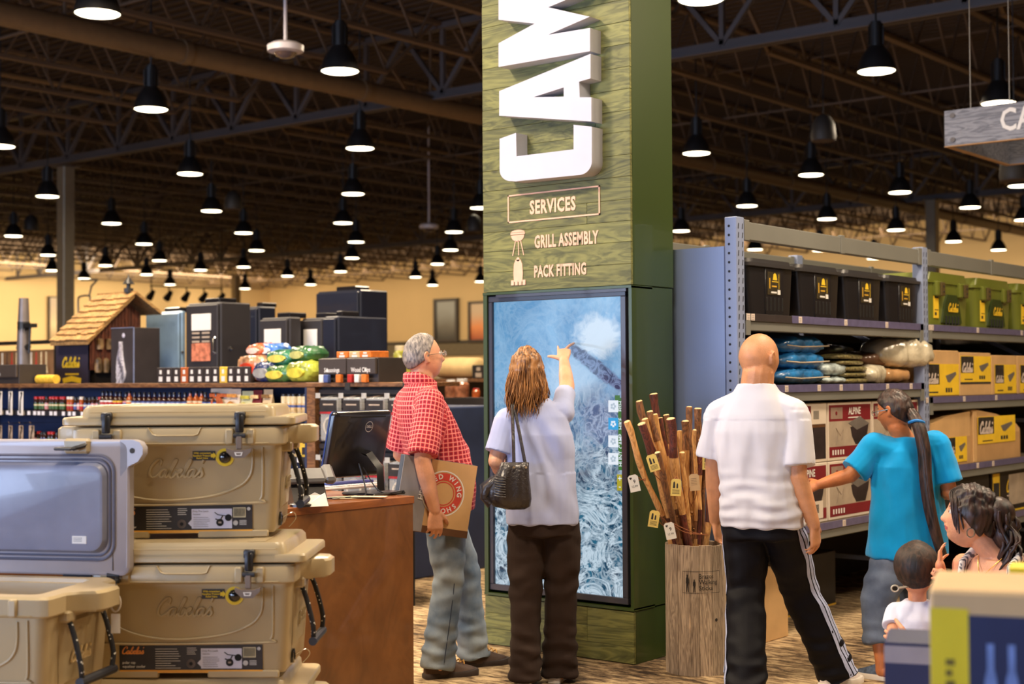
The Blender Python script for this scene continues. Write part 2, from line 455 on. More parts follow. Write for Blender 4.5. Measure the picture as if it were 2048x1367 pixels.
# ---- pendant lamps
blackm = mat('lamp_black', (.012, .011, .011), .45, var=.1)
lensm = mat('lamp_lens', (1, .9, .7), .5, var=0, emit=(1.0, .86, .60), estr=9)
def lamp_meshes():
    a = MB().mat(blackm); R = .232
    pr = [(.075, .30), (.10, .29), (.125, .25), (.165, .19), (.195, .13), (.215, .06), (R, 0), (R-.012, 0), (.20, .05), (.15, .16), (.09, .24)]
    a.lathe(pr, n=24, cap=False)
    b = MB().mat(blackm); b.cyl((0,0,.29), .085, .27, 16); b.cyl((0,0,.56), .06, .03, 16)
    for k in range(8): b.box((.09*cos(k*pi/4), .09*sin(k*pi/4), .42), (.012, .012, .22), rz=k*pi/4)
    c = MB().mat(lensm); c.lathe([(.001, -.012), (.12, -.010), (.2, -.003), (.215, .006)], n=24, cap=False)
    d = MB().mat(blackm); d.tube([(0,0,.58), (0,0,ZD-5.1)], .012, 6)
    return [a.mesh('shade'), b.mesh('ballast_housing'), c.mesh('lens'), d.mesh('stem')]
LM = lamp_meshes()
lamps = [(195,28),(680,143),(302,219),(720,297),(95,393),(380,348),(706,388),(0,293),(223,447),(423,422),(686,446),(27,472),(288,488),(487,466),
 (712,484),(96,510),(319,521),(513,501),(908,464),(961,416),(211,531),(104,541),(293,549),(401,540),(487,534),(704,516),(901,500),(875,528),(168,557),
 (340,569),(490,577),(681,543),(575,552),(621,569),(831,554),(865,570),(961,563),
 (1402,0),(1753,143),(1393,307),(1622,350),(1494,412),(1800,385),(1654,438),(1362,462),(1792,460),(1940,415),(1907,483),(1510,499),(1640,501),(1748,517),
 (1997,500),(2048,440),(1997,207),(2040,372)]
lamps.sort()
li, ri = 0, 0
for (px, py) in lamps:
    p = atZ(px, py, 5.1)
    if p.y > YN-1: p = atY(px, py, YN-1.2)
    if px < 1000: lab = 'black bell pendant lamp, %s from the left among those left of the pillar' % nth(li); li += 1
    else: lab = 'black bell pendant lamp, %s from the pillar among those right of it' % nth(ri); ri += 1
    t = thing('pendant_lamp', lab, 'lamp', p, group='bell pendant lamps over the shop floor')
    for n, me in zip(('shade', 'ballast_housing', 'lens', 'stem'), LM): link(n, me, t)
# pendant loudspeakers
def speaker(px, py, d, label):
    p = atD(px, py, d); t = thing('pendant_speaker', label, 'speaker', p, group='pendant loudspeakers under the roof')
    mb = MB().mat(mat('speaker_dark', (.02, .016, .014), .6)); mb.lathe([(.16, 0), (.17, .05), (.15, .22), (.09, .32), (.02, .35)], n=20); mb.build('housing', t)
    mb = MB().mat(mat('speaker_grille', (.05, .03, .022), .8)); mb.lathe([(.001, -.01), (.16, -.008), (.165, .0)], n=20); mb.build('grille', t)
    mb = MB().mat(blackm); mb.tube([(0, 0, .34), (0, 0, ZD+.06-p.z)], .006, 5); mb.build('cable', t)
speaker(1647, 281, 19, 'dark bell-shaped loudspeaker hanging above the pallet rack')
speaker(466, 418, 27, 'dark loudspeaker hanging over the smoker cabinets')
speaker(62, 460, 32, 'small dark loudspeaker hanging left of the steel column')
speaker(2030, 360, 16, 'dark loudspeaker hanging under the hanging board sign')
speaker(948, 462, 30, 'dark loudspeaker hanging close to the left edge of the pillar')
# dome cameras
def domecam(px, py, d, label, s=1.):
    p = atD(px, py, d); t = thing('dome_camera', label, 'camera', p)
    wm = mat('camera_white', srgb(215, 205, 205), .4, var=.03)
    mb = MB().mat(wm); mb.lathe([(.12*s, .0), (.175*s, .015), (.18*s, .07*s), (.13*s, .10*s), (.02, .115*s)], n=28); mb.build('housing', t)
    mb = MB().mat(mat('smoked_dome', srgb(90, 70, 62), .06, var=.1, coat=1)); mb.lathe([(.001, -.06*s), (.05*s, -.052*s), (.09*s, -.03*s), (.115*s, 0)], n=24, cap=False); mb.build('dome', t)
    mb = MB().mat(wm); mb.tube([(0, 0, .1*s), (0, 0, ZD-p.z)], .018*s, 10); mb.build('drop_pole', t)
domecam(571, 106, 14.0, 'white dome security camera on a white pole in the foreground')
domecam(858, 458, 32, 'small distant dome security camera left of the pillar', 1.2)
# big framed pictures on the back wall
def framed(px0, px1, py0, py1, label, cols, wall='back', X=None):
    if wall == 'back': a = atY(px0, py0, YN-.08); b = atY(px1, py1, YN-.08); ax = 'y'
    else: a = atX(px0, py0, XW+.08); b = atX(px1, py1, XW+.08); ax = 'x'
    c = (a+b)/2; t = thing('framed_picture', label, 'picture', (c.x, c.y, min(a.z, b.z)))
    W_ = (b.x-a.x) if ax == 'y' else (b.y-a.y); H_ = abs(a.z-b.z)
    m = bpy.data.materials.new('picture_print'); nt, N, L, bs = nodes(m)
    tc = N.new('ShaderNodeTexCoord'); n = N.new('ShaderNodeTexNoise'); n.inputs['Scale'].default_value = .9; n.inputs['Detail'].default_value = 5
    L.new(tc.outputs['Object'], n.inputs['Vector']); sp = N.new('ShaderNodeSeparateXYZ'); L.new(tc.outputs['Generated'], sp.inputs[0])
    ad = N.new('ShaderNodeMath'); ad.operation = 'MULTIPLY_ADD'; ad.inputs[1].default_value = .5; L.new(n.outputs[0], ad.inputs[0]); L.new(sp.outputs['Z'], ad.inputs[2])
    r = N.new('ShaderNodeValToRGB'); r.color_ramp.elements[0].color = (*cols[0], 1); r.color_ramp.elements[1].color = (*cols[2], 1)
    e = r.color_ramp.elements.new(.6); e.color = (*cols[1], 1); r.color_ramp.elements[0].position = .2; r.color_ramp.elements[2].position = 1.
    L.new(ad.outputs[0], r.inputs[0]); L.new(r.outputs[0], bs.inputs['Base Color']); bs.inputs['Roughness'].default_value = .4
    fr = MB().mat(mat('picture_frame', (.03, .02, .015), .5)); pn = MB().mat(m)
    k = .09*W_
    for (u0, u1, v0, v1) in ((-W_/2, W_/2, 0, k), (-W_/2, W_/2, H_-k, H_), (-W_/2, -W_/2+k, k, H_-k), (W_/2-k, W_/2, k, H_-k)):
        if ax == 'y': fr.bb((u0, -.1, v0), (u1, .05, v1))
        else: fr.bb((-.05, u0, v0), (.1, u1, v1))
    if ax == 'y': pn.bb((-W_/2+k, -.03, k), (W_/2-k, .02, H_-k))
    else: pn.bb((-.02, -W_/2+k, k), (.03, W_/2-k, H_-k))
    fr.build('frame', t); pn.build('print', t)
framed(869, 917, 598, 683, 'framed grey photograph of trees on the far wall', ((.02,.02,.02),(.12,.11,.09),(.25,.26,.24)))
framed(938, 980, 603, 683, 'framed orange sunset print on the far wall beside the pillar', ((.35,.06,.02),(.75,.25,.07),(.55,.40,.25)))
framed(96, 118, 592, 682, 'tall framed light print on the far wall left of the column', ((.3,.2,.1),(.6,.45,.25),(.4,.3,.2)), 'left')
# spotlight rail on the left wall
p0 = atD(300, 571, 52); p1 = atD(446, 577, 52)
t = thing('spotlight_rail', 'thin rail with small spotlights above the shingled house roof', 'light fixture', p0)
mb = MB().mat(blackm); dv = p1-p0; mb.tube([(0,0,0), dv], .03, 6); mb.build('rail', t)
for f_ in (.02, .98): mb = MB().mat(blackm); q = dv*f_; mb.tube([q, q+Vector((0,0,ZD+.05-p0.z))], .02, 5); mb.build('drop_rod', t)
for i in range(5):
    q = dv*(i*.24+.02); mb = MB().mat(blackm); mb.tube([q, q+Vector((0,0,-.25))], .03, 6); mb.tube([q+Vector((.12,0,-.2)), q+Vector((-.15,0,-.45))], [.08,.14], 8); mb.build('spotlight', t)
# hanging boxed board sign, right
a = atD(1888, 222, 12.2); b = atD(1888, 293, 12.2); X0 = a.x; Y0 = a.y; H_ = a.z-b.z
f = atX(2012, 329, X0); Y1 = f.y; Z0 = b.z; X1 = X0+2.6
t = thing('hanging_sign', 'boxed frame of weathered grey boards hanging at upper right with white lettering', 'sign', (X0, Y0, Z0))
gw = wood('grey_board', srgb(138, 142, 158), srgb(88, 92, 108), (1.5, 10, 10), .7)
D_ = Y1-Y0
for (n, q0, q1) in (('board', (0,0,0), (X1-X0,.05,H_)), ('board', (0,.05,0), (.05,D_-.05,H_)), ('board', (0,D_-.05,0), (X1-X0,D_,H_)), ('board', (X1-X0-.05,.05,0), (X1-X0,D_-.05,H_))):
    mb = MB().mat(gw); mb.bb(q0, q1, .004); mb.mat(mat('raw_edge', srgb(190,150,110), .8)); mb.bb((q0[0],q0[1],q0[2]-.006), (q1[0],q1[1],q0[2]+.001)); mb.build(n, t)
mb = MB().mat(mat('sign_white', srgb(225,225,232), .5, var=.02))
c = atY(2000, 262, Y0)
put_text(mb, 'CAMPING', (c.x-X0, -.004, H_*.52), (1,0,0), (0,0,1), H_*.86, ext=.004, bold=.02, xs=.78, align='LEFT'); mb.build('lettering', t)
mb = MB().mat(mat('bolt', (.08,.07,.08), .5))
for z in (.16, .84): mb.lathe([(.022, 0), (.022, .006), (.012, .012)], (.075, -.012, z*H_), 12, 'y')
mb.build('bolt', t)
for (u, v) in ((.22, .03), (.55, .03), (.22, D_-.03), (2.2, .03), (2.2, D_-.03)):
    mb = MB().mat(mat('wire', (.3,.28,.26), .4)); mb.tube([(u, v, H_), (u, v, ZD-Z0)], .004, 5); mb.build('wire', t)
# ================================================================== green kiosk pillar
KR = atZ(1269, 1330, 0); KL = atZ(970.5, 1286.5, 0); KY = (KR.y+KL.y)/2; KX0, KX1 = KL.x, KR.x; KD = .42
KW = KX1-KX0; KH = 4.7
def kz(px, py, Y=None): return atY(px, py, Y or KY)
zs = kz(1262, 571).z; zp = kz(1268, 1220).z
greenp = mat('green_casing', srgb(48, 64, 20), .38, var=.06, scale=1.2, coat=.3)
kiosk = thing('display_pillar', 'tall green pillar clad in green-stained boards with giant white letters and a touchscreen', 'kiosk', (KX0, KY, 0))
mb = MB().mat(greenp)
mb.bb((.004, .02, 0), (KW-.004, KD, zp-.008), .003)           # lower casing
mb.bb((.004, .02, zs+.006), (KW-.004, KD, KH), .003)          # upper casing
mb.bb((.0, .0, zp), (.028, KD-.02, zs)); mb.bb((KW-.02, .0, zp), (KW, KD-.02, zs)); mb.bb((.028, .2, zp), (KW-.02, KD-.02, zs))
mb.bb((0, -.004, zs-.01), (KW, .2, zs+.004)); mb.bb((0, -.004, zp-.006), (KW, .2, zp+.008))
mb.build('casing', kiosk)
gwood = wood('green_stained_wood', srgb(134, 134, 74), srgb(46, 52, 24), (1.6, 6, 9), .55, knots=2.6, contrast=.26)
random.seed(3)
def planks(z0, z1, h, ox=0):
    z = z0
    while z < z1-.01:
        hh = min(h*random.uniform(.94, 1.06), z1-z); br = sorted([random.uniform(.2, .8)*KW]) if random.random() < .55 else []
        xs_ = [0.002]+br+[KW-.002]
        for a, b in zip(xs_, xs_[1:]):
            mb = MB().mat(gwood); o = random.uniform(-.0015, .0015)
            mb.box(((b-a)/2, 0, hh/2), (b-a-.001, .018, hh-.0014), .001)
            mb.build('plank', kiosk, loc=(a, .009+o, z))
        z += hh
planks(.004, zp-.008, (zp-.012)/3.0); planks(zs+.006, KH, .118)
# monitor
s0 = kz(988, 604.5, KY+.03); s1 = kz(1244.5, 592.2, KY+.03); s2 = kz(1248.2, 1194.3, KY+.03)
sx0, sx1, sz0, sz1 = s0.x-KX0, (s1.x+s2.x)/2-KX0, s2.z, (s0.z+s1.z)/2
bez = mat('monitor_bezel', (.035, .034, .05), .3, var=.05, coat=.3)
mb = MB().mat(bez); k = .035
for q in (((sx0-k, sz0-k), (sx1+k, sz0)), ((sx0-k, sz1), (sx1+k, sz1+k)), ((sx0-k, sz0), (sx0, sz1)), ((sx1, sz0), (sx1+k, sz1))):
    mb.bb((q[0][0], .012, q[0][1]), (q[1][0], .12, q[1][1]), .003)
mb.mat(mat('gap_dark', (.006, .007, .006), .7)); mb.bb((.028, .13, zp+.008), (KW-.02, .2, zs-.01))
mb.build('monitor_frame', kiosk)
def screen_mat():
    m = bpy.data.materials.new('satellite_map'); nt, N, L, b = nodes(m)
    def new(t, **k):
        n = N.new(t)
        for a, v in k.items(): setattr(n, a, v)
        return n
    def mth(op, a, b_=None, c=None, clamp=False):
        n = new('ShaderNodeMath', operation=op, use_clamp=clamp)
        for i, v in enumerate((a, b_, c)):
            if v is None: continue
            if isinstance(v, (int, float)): n.inputs[i].default_value = v
            else: L.new(v, n.inputs[i])
        return n.outputs[0]
    def noise(sc, det=6, dist=0, rough=.6, vec=None, typ='FBM'):
        n = new('ShaderNodeTexNoise'); n.inputs['Scale'].default_value = sc; n.inputs['Detail'].default_value = det; n.inputs['Distortion'].default_value = dist; n.inputs['Roughness'].default_value = rough
        n.noise_type = typ; n.normalize = True if typ == 'FBM' else n.normalize
        L.new(vec or tc.outputs['Object'], n.inputs['Vector']); return n.outputs[0]
    def mix(f, a, b_):
        n = new('ShaderNodeMix', data_type='RGBA')
        for i, v in ((0, f), (6, a), (7, b_)):
            if isinstance(v, (int, float)): n.inputs[i].default_value = v
            elif isinstance(v, tuple): n.inputs[i].default_value = (*v, 1)
            else: L.new(v, n.inputs[i])
        return n.outputs[2]
    tc = new('ShaderNodeTexCoord'); sp = new('ShaderNodeSeparateXYZ'); L.new(tc.outputs['Object'], sp.inputs[0])
    u = mth('DIVIDE', sp.outputs['X'], sx1-sx0); v = mth('DIVIDE', sp.outputs['Z'], sz1-sz0)   # 0..1
    big = noise(3.2, 5, .6); fine = noise(13, 4, 1.3, .6); rid = noise(4.6, 5, 2.6, .62)
    # dendritic snow ridges
    ridge = mth('ABSOLUTE', mth('SUBTRACT', rid, .5)); ridge = mth('SUBTRACT', 1.15, mth('MULTIPLY', ridge, 14.0), clamp=True)
    r2 = mth('ABSOLUTE', mth('SUBTRACT', fine, .5)); r2 = mth('SUBTRACT', 1.15, mth('MULTIPLY', r2, 13.0), clamp=True)
    snow = mth('MAXIMUM', ridge, mth('MULTIPLY', r2, .55))
    low = mth('SUBTRACT', 1.0, mth('MULTIPLY', mth('SUBTRACT', mth('ADD', v, mth('MULTIPLY', mth('SUBTRACT', big, .5), .5)), .42), 3.2), clamp=True)
    pale = mix(mth('MULTIPLY', mth('SUBTRACT', big, .35), 2.6, clamp=True), srgb(62, 128, 178), srgb(150, 196, 232))
    left = mth('SUBTRACT', 1.0, mth('MULTIPLY', u, 1.5), clamp=True)
    pale = mix(mth('MULTIPLY', left, .45), pale, srgb(84, 150, 196))
    deep = mix(mth('MULTIPLY', mth('SUBTRACT', fine, .3), 2.4, clamp=True), srgb(4, 50, 80), srgb(26, 104, 136))
    base = mix(low, pale, deep)
    snowf = mth('MULTIPLY', snow, mth('MULTIPLY_ADD', low, .70, .16))
    snowf = mth('MULTIPLY', snowf, mth('MULTIPLY', mth('SUBTRACT', noise(2.6, 3, .4), .22), 4.2, clamp=True), clamp=True)
    col = mix(snowf, base, srgb(206, 226, 240))
    # bright snowfield and the dark ridge beside it
    def blob(cu, cv, ru, rv, edge, rot=0.):
        du = mth('SUBTRACT', u, cu); dv = mth('SUBTRACT', v, cv); c, s_ = cos(rot), sin(rot)
        a = mth('DIVIDE', mth('ADD', mth('MULTIPLY', du, c), mth('MULTIPLY', dv, 2.0*s_)), ru)
        b_ = mth('DIVIDE', mth('SUBTRACT', mth('MULTIPLY', dv, 2.0*c), mth('MULTIPLY', du, s_)), rv)
        d = mth('SQRT', mth('ADD', mth('MULTIPLY', a, a), mth('MULTIPLY', b_, b_)))
        d = mth('ADD', d, mth('MULTIPLY', mth('SUBTRACT', fine, .5), .9))
        return mth('MULTIPLY', mth('SUBTRACT', 1.0, d), edge, clamp=True)
    col = mix(mth('MULTIPLY', blob(.82, .87, .2, .17, 2.4), .85), col, srgb(214, 228, 240))
    col = mix(mth('MULTIPLY', blob(.62, .72, .26, .2, 2.0), .55), col, srgb(190, 214, 234))
    col = mix(mth('MULTIPLY', blob(.82, .76, .30, .055, 4.0, -.62), .92), col, mix(r2, srgb(28, 44, 84), srgb(110, 130, 170)))
    col = mix(mth('MULTIPLY', blob(.84, .58, .24, .2, 1.8), .6), col, mix(r2, srgb(58, 80, 124), srgb(160, 176, 208)))
    b.inputs['Base Color'].default_value = (.004, .004, .005, 1); b.inputs['Roughness'].default_value = .12
    L.new(col, b.inputs['Emission Color']); b.inputs['Emission Strength'].default_value = .95
    return m
mb = MB().mat(screen_mat()); mb.bb((0, 0, 0), (sx1-sx0, .01, sz1-sz0)); scr = mb.build('touchscreen', kiosk, loc=(sx0, .03, sz0))
def S(px, py): p = kz(px, py, KY+.03); return p.x-KX0-sx0, p.z-sz0
def lit(name, c, e=1.): return mat(name, (0.01, .01, .01), .3, var=0, emit=c, estr=e)
def spanel(mb, x0, y0, x1, y1, h=.0012):
    (a, b), (c, d) = S(x0, y0), S(x1, y1); mb.bb((a, -h, min(b, d)), (c, 0, max(b, d)))
mb = MB().mat(lit('screen_green', srgb(40, 110, 44))); spanel(mb, 1236, 795, 1247, 940)
spanel(mb, 1230, 790, 1240, 800, .001); mb.build('menu_strip', scr)
for i, (y, w_) in enumerate(((812, 'FISH'), (847, 'HIKE'), (882, 'CAMP'), (917, 'HUNT'))):
    mb = MB().mat(lit('screen_white', srgb(225, 235, 245)) if i != 1 else lit('screen_cyan', srgb(30, 160, 220))); spanel(mb, 1217, y-12, 1237, y+12, .002)
    mb.mat(lit('screen_grey', srgb(170, 190, 205)) if i != 1 else lit('screen_white', srgb(225, 235, 245)))
    a, b = S(1227, y)
    for k in range(5):
        t = k*1.256+i; mb.bb((a+.012*cos(t)-.006, -.003, b+.012*sin(t)-.006), (a+.012*cos(t)+.006, -.002, b+.012*sin(t)+.006))
    mb.build('menu_icon', scr)
    mb = MB().mat(lit('screen_white', srgb(225, 235, 245))); a, b = S(1242, y)
    put_text(mb, w_, (a, -.0015, b), (0, 0, 1), (-1, 0, 0), .035, bold=.01, xs=.85); mb.build('menu_word', scr)
mb = MB().mat(lit('screen_gold', srgb(170, 160, 40))); spanel(mb, 1234, 948, 1247, 981, .001); mb.mat(lit('screen_white', srgb(225, 235, 245)))
a, b = S(1240, 957); put_text(mb, '+', (a, -.0015, b), (1,0,0), (0,0,1), .05); a, b = S(1240, 972); put_text(mb, '-', (a, -.0015, b), (1,0,0), (0,0,1), .05); mb.build('zoom_buttons', scr)
# giant letters C A M, reading upwards
wl = mat('letter_white', srgb(196, 198, 214), .45, var=.015)
LF, LB = -.10, .0
def letter(name, poly, hole=None):
    P = [atY(940+x/2.279, y/2.279, KY+LF) for x, y in poly]; C = Vector((sum(p.x for p in P)/len(P), 0, sum(p.z for p in P)/len(P)))
    pts = [(p.x, p.z) for p in P]; hl = [[(p.x, p.z) for p in [atY(940+x/2.279, y/2.279, KY+LF) for x, y in hole]]] if hole else None
    mb = MB().mat(wl)
    mb.prism(pts, lambda u, v: Vector((u-KX0, LF, v)), lambda u, v: Vector((u-KX0, LB, v)), hl)
    mb.build(name, kiosk, smooth=25)
def arc(cx, cy, rx, ry, a0, a1, n=7): return [(cx+rx*cos(radians(a0+(a1-a0)*i/n)), cy-ry*sin(radians(a0+(a1-a0)*i/n))) for i in range(n+1)]
letter('letter', [(135, 632), (210, 605), (212, 712), (472, 680), (472, 568), (555, 577), (555, 730)] + [(p[0], p[1]) for p in arc(495, 735, 60, 62, 0, -80)] +
       [(205, 826)] + arc(185, 775, 50, 50, -100, -180))
letter('letter', [(133, 415), (549, 245), (549, 357), (497, 372), (500, 443), (553, 443), (553, 553), (133, 527)], [(290, 442), (427, 398), (427, 440)])
letter('letter', [(130, 305), (130, 197), (295, 107), (130, 90), (130, -70), (545, -160), (545, -45), (357, 33), (546, 76), (357, 158), (547, 127), (547, 233)])
# printed words and pictures
cream_p = mat('printed_cream', srgb(236, 190, 164), .7, var=.07, scale=14)
def K3(px, py, o=-.0035): p = kz(px, py); return Vector((p.x-KX0, o, p.z))
mb = MB().mat(cream_p)
c0, c1, c2, c3 = K3(1016, 390), K3(1200, 371), K3(1201, 428), K3(1018, 447); x0, x1, z1, z0 = c0.x, c1.x, (c0.z+c1.z)/2, (c2.z+c3.z)/2; lw = .008
for q in ((x0, z0, x1, z0+lw), (x0, z1-lw, x1, z1), (x0, z0, x0+lw, z1), (x1-lw, z0, x1, z1)): mb.bb((q[0], -.0035, q[1]), (q[2], .001, q[3]))
def word(s, xa, xb, yc, hpx):
    a, b = K3(xa, yc), K3(xb, yc); v, f = text_geo(s, 1., bold=.034, track=1.08); wd = max(p[0] for p in v)-min(p[0] for p in v)
    h = hpx/2880*8.0/.72; v, f = text_geo(s, h, bold=.034, track=1.08, xs=(b.x-a.x)/(wd*h))
    mb.add([(p[0]+(a.x+b.x)/2, -.0032, p[1]+(a.z+b.z)/2) for p in v], f)
word('SERVICES', 1060, 1152, 412, 27); word('GRILL ASSEMBLY', 1069, 1197, 480, 25); word('PACK FITTING', 1069, 1173, 541, 23)
mb.build('printed_words', kiosk)
mb = MB().mat(cream_p); g = K3(1036, 470)
bowl = [(.048*cos(a), .036*sin(a)) for a in [pi+pi*i/10 for i in range(11)]]
mb.prism([(g.x+u, g.z+v) for u, v in bowl], lambda u, v: Vector((u, -.0035, v)), lambda u, v: Vector((u, 0, v)))
mb.bb((g.x-.052, -.0035, g.z+.004), (g.x+.052, 0, g.z+.014))
mb.prism([(g.x+.05*cos(a), g.z+.016+.014*sin(a)) for a in [pi*i/8 for i in range(9)]], lambda u, v: Vector((u, -.0035, v)), lambda u, v: Vector((u, 0, v)))
for s in (-1, 1, .1): mb.quad((g.x+s*.018, -.0035, g.z-.03), (g.x+s*.018+.006, -.0035, g.z-.03), (g.x+s*.04+.006, -.0035, g.z-.115), (g.x+s*.04, -.0035, g.z-.115))
mb.build('grill_pictogram', kiosk)
mb = MB().mat(cream_p); g = K3(1037, 566)
body = [(-.03, 0), (.03, 0), (.034, .05), (.03, .1), (.018, .125), (-.018, .125), (-.03, .1), (-.034, .05)]
mb.prism([(g.x+u, g.z+v+.008) for u, v in body], lambda u, v: Vector((u, -.0035, v)), lambda u, v: Vector((u, 0, v)))
for u in (-.042, -.014, .014, .042): mb.bb((g.x+u-.011, -.0042, g.z-.012), (g.x+u+.011, 0, g.z+.018), .002)
mb.lathe([(.012, 0), (.012, .003)], (g.x, -.0035, g.z+.135), 12, 'y'); mb.build('backpack_pictogram', kiosk)
mb = MB().mat(bez); mb.bb((KW*.1, -.01, zs-.028), (KW-.03, .02, zs-.012)); mb.build('sensor_bar', kiosk)

# ================================================================== barrel of walking sticks
BC = atD(1391, 1100, 7.52); BR, BH = .158, .66; BX, BY = BC.x, BC.y
barrel = thing('stave_barrel', 'weathered wooden tub with a stamped walking stick emblem, holding walking sticks', 'barrel', (BX, BY, 0))
grey_w = wood('weathered_wood', srgb(196, 174, 148), srgb(92, 74, 60), (30, 30, 1.8), .85, contrast=.35)
n = 15; a = 0; ws = [random.uniform(.7, 1.35) for _ in range(n)]; tot = sum(ws)
for i in range(n):
    da = 2*pi*ws[i]/tot; mb = MB().mat(grey_w); r0, r1 = BR-.018, BR+random.uniform(-.002, .003); e = .006; h = BH+random.uniform(-.004, .004); K_ = 3
    ring = lambda z: [Vector((r1*cos(a+e+(da-2*e)*k/K_), r1*sin(a+e+(da-2*e)*k/K_), z)) for k in range(K_+1)] + [Vector((r0*cos(a+e+(da-2*e)*k/K_), r0*sin(a+e+(da-2*e)*k/K_), z)) for k in range(K_, -1, -1)]
    mb.rings([ring(0), ring(h)]); mb.build('stave', barrel, smooth=50); a += da
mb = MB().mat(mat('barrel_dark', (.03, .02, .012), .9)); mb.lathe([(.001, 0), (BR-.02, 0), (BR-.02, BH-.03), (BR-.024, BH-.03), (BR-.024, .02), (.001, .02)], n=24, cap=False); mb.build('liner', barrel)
stamp = mat('stamp_ink', (.02, .015, .012), .9)
def onb(px, py):   # px on barrel surface -> (angle, z)
    r = ray(px, py); o = Vector((-BX, -BY)); d = Vector((r.x, r.y)); A = d.dot(d); B = 2*o.dot(d); C = o.dot(o)-(BR+.005)**2
    t = (-B-sqrt(max(0, B*B-4*A*C)))/(2*A); p = CAM+r*t; return atan2(p.y-BY, p.x-BX), p.z
ax0, z1 = onb(1365, 1141); ax1, z0 = onb(1437, 1184)
def cyl_pt(s, z, o=.005): t = ax0+s*(ax1-ax0); return Vector(((BR+o)*cos(t), (BR+o)*sin(t), z0+z*(z1-z0)))
def stampbox(mb, s0, s1, z_0, z_1, m=6):
    for k in range(m):
        a_, b_ = s0+(s1-s0)*k/m, s0+(s1-s0)*(k+1)/m; mb.quad(cyl_pt(a_, z_0), cyl_pt(b_, z_0), cyl_pt(b_, z_1), cyl_pt(a_, z_1))
mb = MB().mat(stamp); t_ = .02
stampbox(mb, 0, 1.04, 0, t_); stampbox(mb, 0, 1.04, 1-t_, 1); stampbox(mb, 0, .008, 0, 1, 1); stampbox(mb, 1.03, 1.04, 0, 1, 1)
def stext(s, sx, zc, size, wd):
    v, f = text_geo(s, 1., align='LEFT', bold=.01); W_ = max(p[0] for p in v)
    mb.add([cyl_pt(sx+p[0]/W_*wd, zc+p[1]*size) for p in v], f)
stext('Brazos', .43, .76, .30, .40); stext('Walking', .43, .50, .30, .52); stext('Sticks', .43, .23, .30, .38)
def fig(s, zb, h, wd):
    pts = [(-.3,0),(-.12,0),(0,.42),(.1,0),(.3,0),(.2,.5),(.36,.45),(.34,.75),(.15,.84),(.16,.98),(-.16,.98),(-.15,.84),(-.3,.78),(-.36,.45),(-.22,.5)]
    mb.prism(pts, lambda u, v: cyl_pt(s+u*wd, zb+v*h), lambda u, v: cyl_pt(s+u*wd, zb+v*h, .0045))
fig(.13, .06, .80, .12); fig(.31, .06, .58, .10); mb.build('stamped_emblem', barrel)
kn = mat('knot_light', srgb(226, 196, 160), .8)
mb = MB().mat(kn); ta, tz = onb(1380, 1245)
mb.add([Vector(((BR+.0045)*cos(ta+.035*u), (BR+.0045)*sin(ta+.035*u), tz+.09*v)) for u, v in ((0,-.6),(.6,-.15),(.5,.3),(0,.6),(-.6,.25),(-.5,-.25))], [(0,1,2,3,4,5)]); mb.build('bare_patch', barrel)
mb = MB().mat(stamp); ta, tz = onb(1433, 1239); mb.lathe([(.001,-.002),(.009, 0)], (0,0,0), 10, 'x'); mb.build('knot_hole', barrel, loc=((BR+.004)*cos(ta), (BR+.004)*sin(ta), tz), rz=ta)

